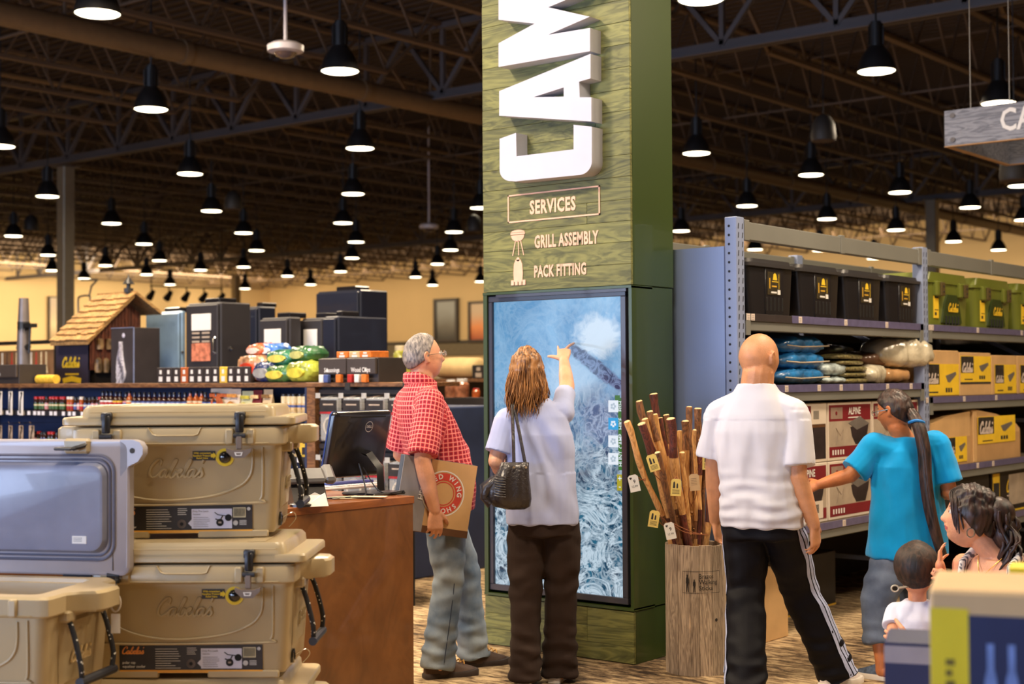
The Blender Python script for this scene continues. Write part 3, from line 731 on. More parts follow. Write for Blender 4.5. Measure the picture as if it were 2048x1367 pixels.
stickw = wood('peeled_wood', srgb(242, 190, 120), srgb(150, 84, 38), (22, 22, 3), .45, contrast=.25, coat=.25)
barkr = wood('red_bark', srgb(112, 50, 34), srgb(40, 18, 14), (24, 24, 5), .6, contrast=.4, coat=.2)
barkb = wood('brown_bark', srgb(150, 100, 60), srgb(56, 34, 22), (24, 24, 5), .65, contrast=.4)
cutend = mat('cut_end', srgb(242, 206, 150), .6)
cord = mat('leather_cord', srgb(150, 92, 60), .7)
tagw = mat('tag_white', srgb(232, 230, 222), .6, var=.02); tagy = mat('tag_yellow', srgb(226, 200, 110), .6, var=.05)
ink = mat('print_black', (.02, .02, .02), .7)
sticks = [ # top px, py, depth, radius, bark pattern, label, tag
 (1253,843,7.35,.0165,0,'light peeled walking stick leaning farthest left with a cord loop','w',(1268,966)),
 (1280,802,7.5,.0175,1,'walking stick with short bark tip, second from the left',None,None),
 (1308,788,7.6,.021,2,'tallest thick walking stick with reddish bark in the tub',None,None),
 (1301,823,7.45,.017,1,'walking stick standing just in front of the tallest one',None,None),
 (1309,829,7.5,.0165,3,'golden knotty walking stick in the middle of the bunch',None,None),
 (1290,838,7.42,.0165,3,'slim golden walking stick behind the dark barked one',None,None),
 (1282,847,7.32,.021,4,'thick walking stick with dark red bark grip, left of middle','y',(1306,925)),
 (1320,836,7.55,.015,2,'thin dark walking stick behind the middle of the bunch',None,None),
 (1332,830,7.6,.017,1,'pale topped walking stick behind the thick red grip',None,None),
 (1340,837,7.34,.022,4,'thickest walking stick with smooth dark red bark grip in front','y',(1352,974)),
 (1314,905,7.3,.0155,5,'short mottled walking stick in front on the left',None,None),
 (1371,842,7.45,.0185,1,'walking stick with pale peeled shaft and round top, right side','g',(1389,964)),
 (1379,814,7.6,.0155,5,'tall slim brown walking stick on the right',None,None),
 (1396,817,7.5,.019,5,'straight walking stick in full brown bark, farthest right','y',(1415,922)),
 (1391,860,7.42,.010,0,'very thin pale walking stick beside the barked one',None,None),
 (1365,905,7.4,.014,0,'short golden walking stick low in the bunch',None,None),
 (1350,915,7.5,.0155,3,'knotty walking stick behind the hanging yellow tag',None,None),
 (1412,905,7.62,.015,5,'dark walking stick half hidden by the white shirt',None,None),
 (1422,990,7.4,.016,4,'short reddish walking stick low at the right edge','w',(1340,1061)),
 (1346,872,7.36,.016,3,'knotty golden walking stick right of the thick red grip',None,None),
 (1296,880,7.38,.015,5,'mottled walking stick crossing behind the left cord loop',None,None),
 (1402,880,7.45,.014,2,'slender dark stick leaning beside the barked one',None,None),
 (1360,862,7.6,.014,0,'pale slim walking stick deep in the bunch',None,None),
 (1330,980,7.44,.014,1,'short walking stick leaning left with a bent cord','y',(1308,1037)),
]
random.seed(11)
for (px, py, d, r, pat, lab, tg, tp) in sticks:
    T = atD(px, py, d); off = Vector((T.x-BX, T.y-BY)); B = Vector((BX, BY))-off*.32
    lim = .115; bo = B-Vector((BX, BY))
    if bo.length > lim: bo = bo.normalized()*lim
    B = Vector((BX+bo.x, BY+bo.y, .03)); st = thing('walking_stick', lab, 'walking stick', B, group='walking sticks standing in the wooden tub')
    ax = T-B; N_ = 26; wob = [Vector((random.gauss(0, 1), random.gauss(0, 1), 0)) for _ in range(7)]
    pts, rad = [], []
    for i in range(N_+1):
        t = i/N_; k = t*5; j = int(min(k, 4)); f_ = k-j; wv = wob[j].lerp(wob[j+1], f_*f_*(3-2*f_))
        pts.append(ax*t + wv*.007*(1 if 0 < i < N_ else .4)); rad.append(r*(.78+.22*t)*(1+.12*sin(t*37+px)+random.uniform(-.05, .07)))
    def seg(a, b, m, nm, grow=1.0):
        mb = MB().mat(m); mb.tube(pts[a:b+1], [q*grow for q in rad[a:b+1]], 9); return mb.build(nm, st, smooth=60)
    cuts = {0: [(0, 14, stickw), (14, 16, barkb), (16, 22, stickw), (22, N_, stickw)], 1: [(0, 6, barkb), (6, 13, stickw), (13, 16, barkb), (16, 23, stickw), (23, N_, barkb)],
            2: [(0, 9, barkb), (9, 14, stickw), (14, 18, barkr), (18, 22, stickw), (22, N_, barkr)], 3: [(0, 5, stickw), (5, 9, barkb), (9, 17, stickw), (17, 19, barkr), (19, N_, stickw)],
            4: [(0, 8, barkb), (8, 12, stickw), (12, 16, barkr), (16, 22, stickw), (22, N_, barkr)], 5: [(0, 7, barkb), (7, 9, stickw), (9, N_, barkb)]}[pat]
    for (a_, b_, m) in cuts: seg(a_, b_, m, 'bark' if m is not stickw else 'peeled_shaft', 1.0 if m is stickw else 1.06)
    mb = MB().mat(cutend); mb.tube([pts[-1]-ax.normalized()*.002, pts[-1]+ax.normalized()*.002, pts[-1]+ax.normalized()*.005], [r*1.02, r*.95, r*.7], 12); mb.build('cut_top', st, smooth=60)
    for k in range(2):
        i = random.randint(6, 20); q = Vector((random.uniform(-1, 1), random.uniform(-1, .2), .6)).normalized()
        mb = MB().mat(stickw); mb.tube([pts[i], pts[i]+q*r*1.5], [r*.5, r*.3], 7); mb.build('knot', st, smooth=60)
    if tg:
        Q = atD(tp[0], tp[1], d-.12); q = Q-B; i0 = 20 if tg != 'g' else 17; A_ = pts[i0]
        if (A_-q).length > .5: A_ = pts[12]
        hang = q+Vector((0, 0, .045)); mb = MB().mat(cord)
        for s in (-1, 1):
            mid = (A_+hang)/2+RGT*s*.02-Vector((0,0,.02)); mb.tube(spline([A_-FWD*r, mid, hang], 4), .0022, 5)
        mb.build('cord_loop', st)
        mb = MB().mat({'w': tagw, 'y': tagy, 'g': mat('tag_kraft', srgb(190, 160, 120), .7)}[tg])
        tw, th = .052, .085; tilt = random.uniform(-.3, .3); ux = RGT*cos(tilt)+Vector((0,0,1))*sin(tilt); uz = -RGT*sin(tilt)+Vector((0,0,1))*cos(tilt)
        P = lambda u, v, o=0: q+ux*u+uz*v-FWD*o
        mb.rings([[P(-tw/2,-th/2), P(tw/2,-th/2), P(tw/2,th/2-.01), P(tw/2-.01,th/2), P(-tw/2+.01,th/2), P(-tw/2,th/2-.01)], [P(-tw/2,-th/2,.001), P(tw/2,-th/2,.001), P(tw/2,th/2-.01,.001), P(tw/2-.01,th/2,.001), P(-tw/2+.01,th/2,.001), P(-tw/2,th/2-.01,.001)]])
        tgo = mb.build('price_tag', st, smooth=0)
        mb = MB().mat(ink)
        if tg == 'w':
            put_text(mb, '9', P(.004, .008, .0015), ux, uz, .024, bold=.02); put_text(mb, '12.99', P(0, -.016, .0015), ux, uz, .015)
            mb.add([P(u*.007-.012, v*.007+.026, .0016) for u, v in ((-1,.3),(-.3,1),(0,.5),(.3,1),(1,.3),(0,-1))], [(0,1,2,3,4,5)])
        elif tg == 'y':
            for (u, h) in ((-.010, .034), (.006, .026)):
                mb.add([P(u+a*h*.16, b*h-.004, .0016) for a, b in ((-1,0),(1,0),(.8,.8),(0,1),(-.8,.8))], [(0,1,2,3,4)])
            for k in range(4): mb.add([P(-.018, -.012-k*.006, .0016), P(.018, -.012-k*.006, .0016), P(.018, -.014-k*.006, .0016), P(-.018, -.014-k*.006, .0016)], [(0,1,2,3)])
        else:
            for k in range(5): mb.add([P(-.018, .02-k*.008, .0016), P(.012, .02-k*.008, .0016), P(.012, .0188-k*.008, .0016), P(-.018, .0188-k*.008, .0016)], [(0,1,2,3)])
        mb.build('tag_print', tgo, smooth=0)
# ================================================================== pallet rack with camping goods
XR = -3.99
def rk(px, py, X=XR): return atX(px, py, X)
U1, U2 = rk(1482, 600).y, rk(1851, 600).y; U3 = U2+(U2-U1); RD = 1.02; RH = 2.40
upm = mat('rack_paint', srgb(138, 150, 182), .42, var=.04, scale=2, metal=.0)
beamm = mat('beam_paint', srgb(118, 118, 112), .5, var=.05, scale=2)
dark = mat('rack_hole', (.01, .01, .012), .8)
rack = thing('pallet_rack', 'tall grey steel pallet rack with perforated uprights, stocked with totes and boxes', 'rack', (XR, U1, 0))
UW, UD = .085, .075
for j, y in enumerate((U1, U2, U3)):
    for x in (-UD, -RD):
        mb = MB().mat(upm); y0 = y-U1
        mb.bb((x, y0-UW/2, 0), (x+UD, y0+UW/2, RH), .004)
        mb.bb((x-.02, y0-UW/2-.02, 0), (x+UD+.02, y0+UW/2+.02, .01))
        u = mb.build('upright', rack)
        if x == -UD or j == 0:
            mb = MB().mat(dark)
            k = 0; z = .1
            while z < RH-.03:
                if j == 0: mb.lathe([(.0075, 0), (.0075, .003)], (x+.028, y0-UW/2-.0015, z), 10, 'y')
                for dy in (-.022, .022):   # slanted slots on the aisle face
                    mb.add([(x+UD+.0008, y0+dy+a, z+b) for a, b in ((-.006,-.016),(.002,-.016),(.007,.014),(-.001,.016))], [(0,1,2,3)])
                z += .05
            mb.build('punched_holes', u, smooth=0)['kind'] = 'stuff'
    for k in range(5):
        z = .25+k*.45; mb = MB().mat(upm); yy = y-U1; a = (-.03, yy, z); b = (-RD+.03, yy, z+(.4 if k % 2 else 0)); bar(mb, (-.07, yy, z), (-RD+.07, yy, z+(.42 if k % 2 else .0)), .03); mb.build('brace', rack)
mb = MB().mat(mat('end_panel_blue', srgb(138, 158, 204), .38, var=.04, scale=1.5, coat=.2)); mb.bb((-RD+.02, -UW/2-.004, .02), (-UD-.002, -UW/2+.006, 2.24)); mb.build('end_panel', rack)
mb = MB().mat(mat('rack_dark_interior', (.030, .022, .016), .9)); mb.bb((-RD-.02, 0, 0), (-RD, U3-U1+2.5, 1.85)); mb.bb((-RD, U3-U1+.05, 0), (-.1, U3-U1+.07, 1.85)); mb.build('back_panel', rack)  # dark sheets added to give the gloom behind the goods
strip = mat('price_rail', srgb(96, 92, 128), .35, var=.1, scale=20, coat=.3); tick = mat('price_ticket', srgb(220, 205, 195), .6, var=.04)
rail_d = mat('rail_dark', srgb(52, 44, 44), .5)
def shelf(bay, z, ticks, plain=0.):
    ya, yb = ((U1, U2), (U2, U3))[bay]; ya, yb = ya-U1+UW/2+.004, yb-U1-UW/2-.004
    mb = MB().mat(beamm); mb.bb((-.055, ya, z-.095), (-.005, yb, z-.006), .004); mb.bb((-RD+.0, ya, z-.095), (-RD+.05, yb, z-.006), .004)
    for s, y in ((1, ya), (-1, yb)): mb.bb((-.005, min(y, y+s*.05), z-.12), (.004, max(y, y+s*.05), z))
    b = mb.build('shelf_beam', rack)
    mb = MB().mat(mat('deck_board', srgb(92, 78, 60), .8)); mb.bb((-RD+.05, ya, z-.02), (-.02, yb, z), .001); mb.build('shelf_deck', rack)
    mb = MB().mat(strip); mb.bb((-.004, ya+plain, z-.042), (.004, yb, z+.002), .001); st = mb.build('price_rail', rack)
    if plain: mb = MB().mat(rail_d); mb.bb((-.004, ya, z-.042), (.003, ya+plain, z+.0), .001); mb.build('price_rail', rack)
    for px in ticks:
        y = rk(px, 700).y-U1; mb = MB().mat(tick); mb.bb((.004, y-.02, z-.038), (.0056, y+.02, z-.001)); mb.mat(ink)
        for k in range(3): mb.bb((.0056, y-.012, z-.012-k*.009), (.006, y+.012, z-.014-k*.009))
        mb.build('price_ticket', rack)
Z1 = 1.872; Z2 = 1.472; Z3 = .645; Z2b = 1.374; Z3b = .885; Z4b = .47
shelf(0, Z1, (1496, 1505, 1600, 1691, 1773), rk(1583, 700).y-U1-.04)
shelf(0, Z2, (1571, 1636, 1680, 1721, 1773, 1820)); shelf(0, Z3, (1520, 1683, 1780))
shelf(1, Z1, (1859, 1864, 1955, 2043)); shelf(1, Z2b, (1852, 1926, 1990)); shelf(1, Z3b, (1951, 1982)); shelf(1, Z4b, (1900, 1990))
for bay in (0, 1):
    ya, yb = ((U1, U2), (U2, U3))[bay]; ya, yb = ya-U1+UW/2+.004, yb-U1-UW/2-.004
    for x in (-.055, -RD):
        mb = MB().mat(beamm); mb.bb((x, ya, RH-.12), (x+.05, yb, RH-.02), .004)
        for y in ((ya, ya+.055), (yb-.055, yb), ((ya+yb)/2-.02, (ya+yb)/2+.03)): mb.bb((x+.03, y[0], RH-.125), (x+.056, y[1], RH-.01), .003)
        mb.build('top_beam', rack)

gold = mat('print_gold', srgb(216, 168, 50), .5, var=.04); goldy = mat('print_yellow', srgb(240, 200, 50), .5, var=.05); white_p = mat('print_white', srgb(228, 226, 222), .6, var=.02)
olive_p = mat('print_olive', srgb(50, 42, 22), .5, var=.3, scale=30); mar = mat('print_maroon', srgb(120, 22, 34), .5, var=.06)
# frame for goods that face the aisle: local x runs along +Y (towards the far end), local -y faces the aisle (+X)
def good(name, label, cat, ypos, z, x=XR-.03, group=None, rz=0.): return thing(name, label, cat, (x, ypos, z), pi/2+rz, group)
UXL, UZL = Vector((1,0,0)), Vector((0,0,1))
# ---- black totes
tb = mat('tote_black', srgb(24, 22, 26), .38, var=.05, coat=.15); tl = mat('tote_lid', srgb(52, 50, 52), .42, var=.04)
def taper(mb, w0, w1, d0, d1, z0, z1, y0=0., r=.03):
    def rr(w_, d_, z):
        P = []
        for cx, cy, a0 in ((w_/2-r, r, -90), (w_/2-r, d_-r, 0), (-w_/2+r, d_-r, 90), (-w_/2+r, r, 180)):
            for k in range(5): a = radians(a0+k*22.5); P.append(Vector((cx+r*cos(a), y0+(d0-d_)/2*0+cy+r*sin(a), z)))
        return P
    mb.rings([rr(w0, d0, z0), rr(w1, d1, z1)])
tots = [(1488,1596),(1593,1671),(1676,1756),(1758,1832)]
tlabs = ['black lidded storage tote at the near end of the top shelf', 'black lidded storage tote, second from the near end, top shelf', 'black lidded storage tote, third from the near end, top shelf', 'black lidded storage tote beside the first green case, top shelf']
for i in range(4):
    yc = U1+.08+.30+i*.60; t = good('storage_tote', tlabs[i], 'storage box', yc, Z1, XR-.02, 'black totes on the top shelf')
    H_, W_, D_ = .325, .56, .42
    mb = MB().mat(tb); taper(mb, W_-.10, W_-.03, D_-.06, D_, .0, H_-.05)
    mb.bb((-.08, -.006, .0), (.13, .004, H_-.06), .004)
    for s in (-1, 1): mb.bb((s*(W_/2-.02)-.02, .12, H_-.10), (s*(W_/2-.02)+.02, .28, H_-.06), .005)
    mb.build('body', t, smooth=40)
    mb = MB().mat(tl); taper(mb, W_, W_, D_+.03, D_+.03, H_-.055, H_-.035, -.015, .04); taper(mb, W_-.03, W_-.06, D_, D_-.03, H_-.035, H_-.012, .0, .05); mb.bb((-.14, .08, H_-.014), (.14, .34, H_), .006); mb.build('lid', t, smooth=40)
    mb = MB().mat(mat('slot_black', (.006,.006,.006), .6))
    for k in range(5): mb.bb((-.07+k*.045, -.008, .02), (-.055+k*.045, .002, .10), .003)
    mb.build('bottom_slots', t)
    mb = MB().mat(olive_p); mb.bb((-.06, -.0085, .115), (.09, -.0065, .245)); lb = mb.build('label', t)
    mb = MB().mat(goldy); mb.prism([(.0, .2), (.05, .2), (.04, .232), (.025, .24), (.01, .232)], lambda u, v: Vector((u, -.0095, v)), lambda u, v: Vector((u, -.008, v)))
    mb.bb((-.01, -.0095, .188), (.06, -.0085, .193)); mb.bb((.07, -.0095, .15), (.073, -.0085, .235)); mb.mat(gold); mb.bb((-.01, -.0095, .160), (.045, -.0085, .168)); mb.bb((-.04, -.0095, .15), (-.03, -.0085, .21))
    mb.mat(white_p); mb.bb((.055, -.0095, .118), (.087, -.0085, .145)); mb.bb((-.02, -.0095, .124), (.045, -.0085, .134)); mb.build('label_print', lb)
# ---- green dry cases
tg_ = mat('case_green', srgb(104, 112, 40), .4, var=.05, coat=.1); tgd = mat('case_green_dark', srgb(48, 62, 22), .45); lat = mat('latch_olive', srgb(96, 82, 50), .35, metal=.3)
for i in range(4):
    W_ = .80; yc = U2+.05+W_/2+i*.86
    if i == 3: continue
    t = good('dry_storage_case', ['green latched dry case beside the middle upright, top shelf', 'green latched dry case, second from the middle upright, top shelf', 'green latched dry case cut off by the right edge, top shelf'][i], 'storage case', yc, Z1, XR-.02, 'green cases on the top shelf')
    H_, W_, D_ = .37, .80, .46
    mb = MB().mat(tg_); taper(mb, W_-.12, W_-.04, D_-.05, D_, .0, H_-.075, 0, .05); mb.build('body', t, smooth=40)
    mb = MB().mat(tg_); taper(mb, W_-.02, W_-.02, D_+.02, D_+.02, H_-.075, H_-.055, -.01, .04); taper(mb, W_-.05, W_-.13, D_, D_-.08, H_-.055, H_, .0, .05); mb.build('lid', t, smooth=40)
    mb = MB().mat(tgd); mb.prism([(-.15,.02),(.21,.02),(.15,.17),(.11,.22),(-.05,.22),(-.09,.17)], lambda u, v: Vector((u, -.012-.02*v, v)), lambda u, v: Vector((u, .0, v)))
    mb.mat(dark); [mb.bb((-.09+k*.055, -.019, .01), (-.075+k*.055, -.002, .07), .002) for k in range(5)]
    mb.build('moulded_panel', t)
    for x in (-.20, .22):
        mb = MB().mat(tg_); mb.bb((x-.075, -.03, H_-.17), (x+.045, .03, H_-.06), .010); mb.build('latch_mount', t)
        mb = MB().mat(lat); mb.bb((x-.025, -.044, H_-.165), (x+.045, -.028, H_-.07), .005); mb.mat(ink); mb.lathe([(.009, 0), (.009, .004)], (x+.012, -.046, H_-.10), 10, 'y'); mb.lathe([(.007, 0), (.007, .004)], (x+.012, -.046, H_-.135), 10, 'y'); mb.build('latch', t)
    mb = MB().mat(goldy); script(mb, (-.055, -.0205, .10), UXL, UZL, .19, .26); mb.build('logo', t)
    mb = MB().mat(goldy); mb.bb((-.27, -.006, .05), (-.19, .0, .24)); l_ = mb.build('label', t); mb = MB().mat(ink); mb.bb((-.262, -.0075, .19), (-.198, -.006, .23)); mb.bb((-.26, -.0075, .07), (-.23, -.006, .09)); mb.bb((-.26, -.0075, .105), (-.2, -.006, .11)); mb.build('label_print', l_)

# ---- soft packs in clear plastic on the middle shelf
def noise3(P, k, seed=0.):
    P = np.asarray(P)*k; s = seed
    return (np.sin(P[:,0]*1.7+1.3*np.sin(P[:,1]*1.1+s)+s)+np.sin(P[:,1]*2.1+1.5*np.sin(P[:,2]*1.3+2*s))+np.sin(P[:,2]*1.9+1.2*np.sin(P[:,0]*1.6-s)+1.7*s))/3
def pack(name, label, cat, c, size, m, seed, crumple=.008, rz=0., group=None, puff=.5, film=False, tie=True):
    """pillow-shaped soft pack; c is the centre of its underside"""
    nx, nz = 30, 16; vs = []
    U = []; mb = MB().mat(m)
    rings = []
    for i in range(nx+1):
        u = -1+2*i/nx; e = (1-abs(u)**5)**.5 if abs(u) < 1 else 0; e = max(e, .06); ring = []
        for j in range(nz):
            a = 2*pi*j/nz; cx, cz = cos(a), sin(a); sq = (abs(cx)**4+abs(cz)**4)**-.25; y = cx*sq*(.5+.5*e); z = cz*sq*e*(.75+.25*(1-abs(u)**3))
            ring.append(Vector((u*size[0]/2, y*size[1]/2, z*size[2]/2)))
        rings.append(ring)
    P = np.array([p for r in rings for p in r]); nrm = P/np.maximum(1e-6, np.linalg.norm(P/np.array(size), axis=1))[:,None]/np.array(size)**1
    d = noise3(P, 30, seed)*.5+noise3(P, 70, seed+2)*.35+noise3(P, 150, seed+5)*.25
    nn = P/np.array(size)**2; nn /= np.maximum(1e-9, np.linalg.norm(nn, axis=1))[:,None]
    P = P+nn*(d*crumple*1.5)[:,None]; P[:,2] = np.maximum(P[:,2], -size[2]/2+.004)+size[2]/2
    t = thing(name, label, cat, c, rz, group)
    vv = [tuple(p) for p in P]; o = nz; fs = []
    for k in range(nx):
        for i in range(nz): a, b = k*nz+i, k*nz+(i+1) % nz; fs.append((a, b, b+nz, a+nz))
    fs += [tuple(range(nz)), tuple(range(nx*nz, nx*nz+nz))]
    MB().mat(m).add(vv, fs).build('contents', t, smooth=80)
    m.node_tree.nodes['Principled BSDF'].inputs['Coat Weight'].default_value = .8; m.node_tree.nodes['Principled BSDF'].inputs['Coat Roughness'].default_value = .12
    if film:
        f = mat('clear_film', (.75, .82, .86), .08, var=.05, alpha=.16, spec=1., coat=1., bump=1., bscale=34)
        P2 = P*np.array([1.03, 1.05, 1.0]); P2 = P2+nn*((noise3(P, 45, seed+9)*.5+noise3(P, 110, seed+3)*.5)*crumple*1.3+crumple*.9)[:,None]; P2[:,2] = np.maximum(P2[:,2], .001)
        MB().mat(f).add([tuple(p) for p in P2], fs).build('plastic_wrap', t, smooth=25)
    if tie:
        mb = MB().mat(mat('cord_tan', srgb(190, 175, 150), .7)); h = size[2]*.5
        mb.tube([(-size[0]*.46, -size[1]*.5-.008, h*.9), (-size[0]*.15, -size[1]*.5-.012, h*.75), (size[0]*.2, -size[1]*.5-.012, h*.85), (size[0]*.46, -size[1]*.5-.006, h*.95)], .004, 5); mb.build('strap', t)
    return t
fb = [mat('fabric_blue', srgb(24, 112, 176), .5, var=.25, scale=9, bump=1., bscale=22), mat('fabric_teal', srgb(40, 88, 110), .6, var=.15), mat('fabric_navy', srgb(44, 66, 92), .6, var=.15)]
olv = mat('fabric_olive', srgb(120, 110, 66), .6, var=.4, scale=60, bump=1., bscale=26); lt = mat('fabric_paleblue', srgb(176, 190, 190), .6, var=.3, scale=24, bump=1., bscale=24); brn = mat('fabric_brown', srgb(58, 38, 22), .5, var=.2, bump=.8, bscale=14); tanf = mat('fabric_tan', srgb(176, 132, 84), .7, var=.15); milky = mat('milky_film', srgb(205, 195, 170), .25, var=.12, scale=12, alpha=1., coat=1., spec=1., bump=1., bscale=18)
def row(px0, px1): a, b = rk(px0, 700, XR-.12).y, rk(px1, 700, XR-.12).y; return (a+b)/2, b-a
for i, (zz, h) in enumerate(((0, .10), (.094, .10), (.186, .105))):
    y, wd = row(1548+i*2, 1640); pack('sleeping_bag', ['blue packed bed roll at the bottom of its stack, middle shelf', 'dark blue packed bed roll in the middle of its stack', 'bright blue packed bed roll on top of its stack'][i], 'sleeping bag', (XR-.26, y, Z2+zz), (wd*1.05, .4, h), fb[0] if i != 1 else fb[0], i*3.1, .012, pi/2, 'blue bed rolls wrapped in plastic')
for i, (zz, h) in enumerate(((0, .05), (.05, .085))):
    y, wd = row(1636, 1684); pack('fabric_roll', ['flat pale plaid pack directly on the middle shelf', 'rounded pale plaid pack lying on the flat one'][i], 'blanket', (XR-.22, y, Z2+zz), (wd*1.1, .3, h), lt, 7+i, .006, pi/2, tie=False)
for i in range(5):
    y, wd = row(1678-i*5, 1728+(-6 if i > 2 else 0)); pack('camp_mat', 'olive folded camp mat, %s from the bottom of its stack' % nth(i), 'camping mat', (XR-.24, y, Z2+i*.038), (wd*1.15, .34, .040), olv, 12+i*1.7, .004, pi/2+(.1 if i > 2 else 0), 'stacked olive camp mats', tie=False)
y, wd = row(1640, 1835); pack('air_mattress', 'large dark brown folded air mattress behind the packs', 'mattress', (XR-.68, y+.05, Z2), (1.45, .42, .28), brn, 31, .014, pi/2, tie=False)
y, wd = row(1730, 1810); pack('tan_sleeping_pad', 'tan rolled sleeping pad lying low on the middle shelf', 'sleeping pad', (XR-.24, y, Z2), (wd*1.0, .34, .11), tanf, 41, .014, pi/2-.12, tie=False)
y, wd = row(1718, 1765); pack('film_bundle', 'crumpled clear plastic bundle left of the tan pad', 'packaging', (XR-.12, y-.02, Z2), (.32, .16, .12), milky, 47, .010, pi/2+.2, film=False, tie=False)
y, wd = row(1745, 1800); pack('brown_pillow', 'brown camp pillow lying on the tan sleeping pad', 'pillow', (XR-.27, y+.03, Z2+.105), (wd*1.25, .3, .11), mat('fabric_cocoa', srgb(112, 74, 48), .6, var=.1), 53, .01, pi/2-.2, tie=False)
y, wd = row(1758, 1842); pack('plastic_sack', 'big crumpled milky plastic sack bulging out beside the upright', 'plastic bag', (XR-.14, y-.02, Z2+.10), (.56, .26, .21), milky, 61, .014, pi/2-.32, film=False, tie=False)
# ---- grill cartons with maroon bands
cartw = mat('carton_white', srgb(216, 202, 186), .7, var=.03); greyp = mat('print_grey', srgb(172, 156, 138), .6, var=.15, scale=6); drk = mat('print_dark', srgb(40, 30, 34), .5, var=.3, scale=14); met = mat('print_steel', srgb(110, 104, 100), .5, var=.1); redp = mat('print_red', srgb(170, 30, 34), .5, var=.2, scale=20)
CY0 = rk(1665, 850).y
names = {(-2,0):'grill carton in the lower row behind the bald man', (-1,0):'lower maroon banded grill carton reached for by the woman in turquoise', (0,0):'lower maroon banded grill carton behind the outstretched arm', (1,0):'lower maroon banded grill carton hidden behind the turquoise shirt',
 (-2,1):'grill carton in the upper row behind the bald man', (-1,1):'upper grill carton with a dark food picture on its front', (0,1):'upper maroon banded grill carton with a drawn fire pit', (1,1):'upper maroon banded grill carton behind the head of the woman in turquoise'}
cw, chh = .625, .36
for r_ in (0, 1):
    for c_ in (-2, -1, 0, 1):
        y0 = CY0+c_*cw; yc = y0+cw/2
        if c_ == -2: yc += .0
        if yc-cw/2 < U1+.05: w_ = (CY0-cw)-(U1+.06); yc = CY0-cw-w_/2
        else: w_ = cw
        if c_ == 1: w_ = (U2-.06)-(CY0+cw); yc = CY0+cw+w_/2
        t = good('grill_carton', names[(c_, r_)], 'box', yc, Z3+r_*chh, XR-.035, 'maroon banded grill cartons')
        w_ -= .008
        mb = MB().mat(cartw); mb.bb((-w_/2, 0, 0), (w_/2, .55, chh-.003), .004); mb.build('carton', t)
        q = lambda mb, a, b, c, d, o=.001: mb.bb((a, -o, b), (c, 0, d))
        e = .02; mb = MB()
        if (c_, r_) == (-1, 1) or (c_, r_) == (-2, 0):
            mb.mat(mar); q(mb, -w_/2+e, chh-.12, w_/2-e, chh-.02); mb.mat(drk); q(mb, -w_/2+e, .02, w_/2-e, chh-.12); mb.mat(redp); mb.prism([(-.05,.16),(.02,.12),(.06,.2),(.03,.25),(-.04,.24)], lambda u, v: Vector((u, -.002, v)), lambda u, v: Vector((u, 0, v)))
            mb.mat(mat('print_brown', srgb(96, 60, 30), .6, var=.2, scale=20)); q(mb, -w_/2+e, .21, w_/2-e, chh-.12, .0015); mb.mat(cartw); q(mb, .1, chh-.13, w_/2-e, chh-.02, .003); mb.mat(ink)
            for k in range(8): q(mb, .13+k*.009, chh-.1, .134+k*.009, chh-.05, .004)
            mb.mat(white_p); put_text(mb, 'ALPINE', (-.1, -.003, .07), UXL, UZL, .085, bold=.02); q(mb, -.2, .035, .0, .042, .003)
        else:
            mb.mat(mar); q(mb, -w_/2+e, chh-.12, w_/2-e, chh-.02); q(mb, -w_/2+e, .02, w_/2-e, .085); mb.mat(greyp); q(mb, -w_/2+e, .085, w_/2-e, chh-.12)
            mb.mat(mat('print_taupe', srgb(150, 126, 112), .6, var=.1)); q(mb, -w_/2+e+.02, chh-.105, -w_/2+.2, chh-.035, .002); mb.mat(mar); mb.lathe([(.012, 0), (.012, .002)], (-w_/2+.115, -.004, chh-.07), 10, 'y')
            mb.mat(white_p); put_text(mb, 'ALPINE', (.06, -.002, chh-.062), UXL, UZL, .062, bold=.02, xs=.85); q(mb, -.03, chh-.104, .15, chh-.097, .002)
            mb.mat(drk); mb.prism([(.0,.2),(.02,.14),(.07,.09),(.2,.09),(.24,.16),(.26,.22)], lambda u, v: Vector((u, -.002, v)), lambda u, v: Vector((u, 0, v))); mb.mat(met); mb.prism([(-.03,.225),(.09,.18),(.27,.215),(.13,.265)], lambda u, v: Vector((u, -.0025, v)), lambda u, v: Vector((u, 0, v)))
            mb.mat(mat('print_line', srgb(120, 104, 90), .6)); mb.tube([(-.2,-.001,.1),(-.17,-.001,.16),(-.2,-.001,.2),(-.14,-.001,.15),(-.1,-.001,.19),(-.12,-.001,.12)], .002, 4)
            mb.mat(white_p)
            for k in range(5): mb.bb((-.25+k*.035, -.003, .035), (-.235+k*.035, -.001, .065))
            if c_ == -1: mb.mat(cartw); q(mb, .12, .025, .24, .13, .003); mb.mat(ink); [q(mb, .14+k*.008, .06, .144+k*.008, .11, .004) for k in range(6)]
        mb.build('printed_front', t, smooth=0)
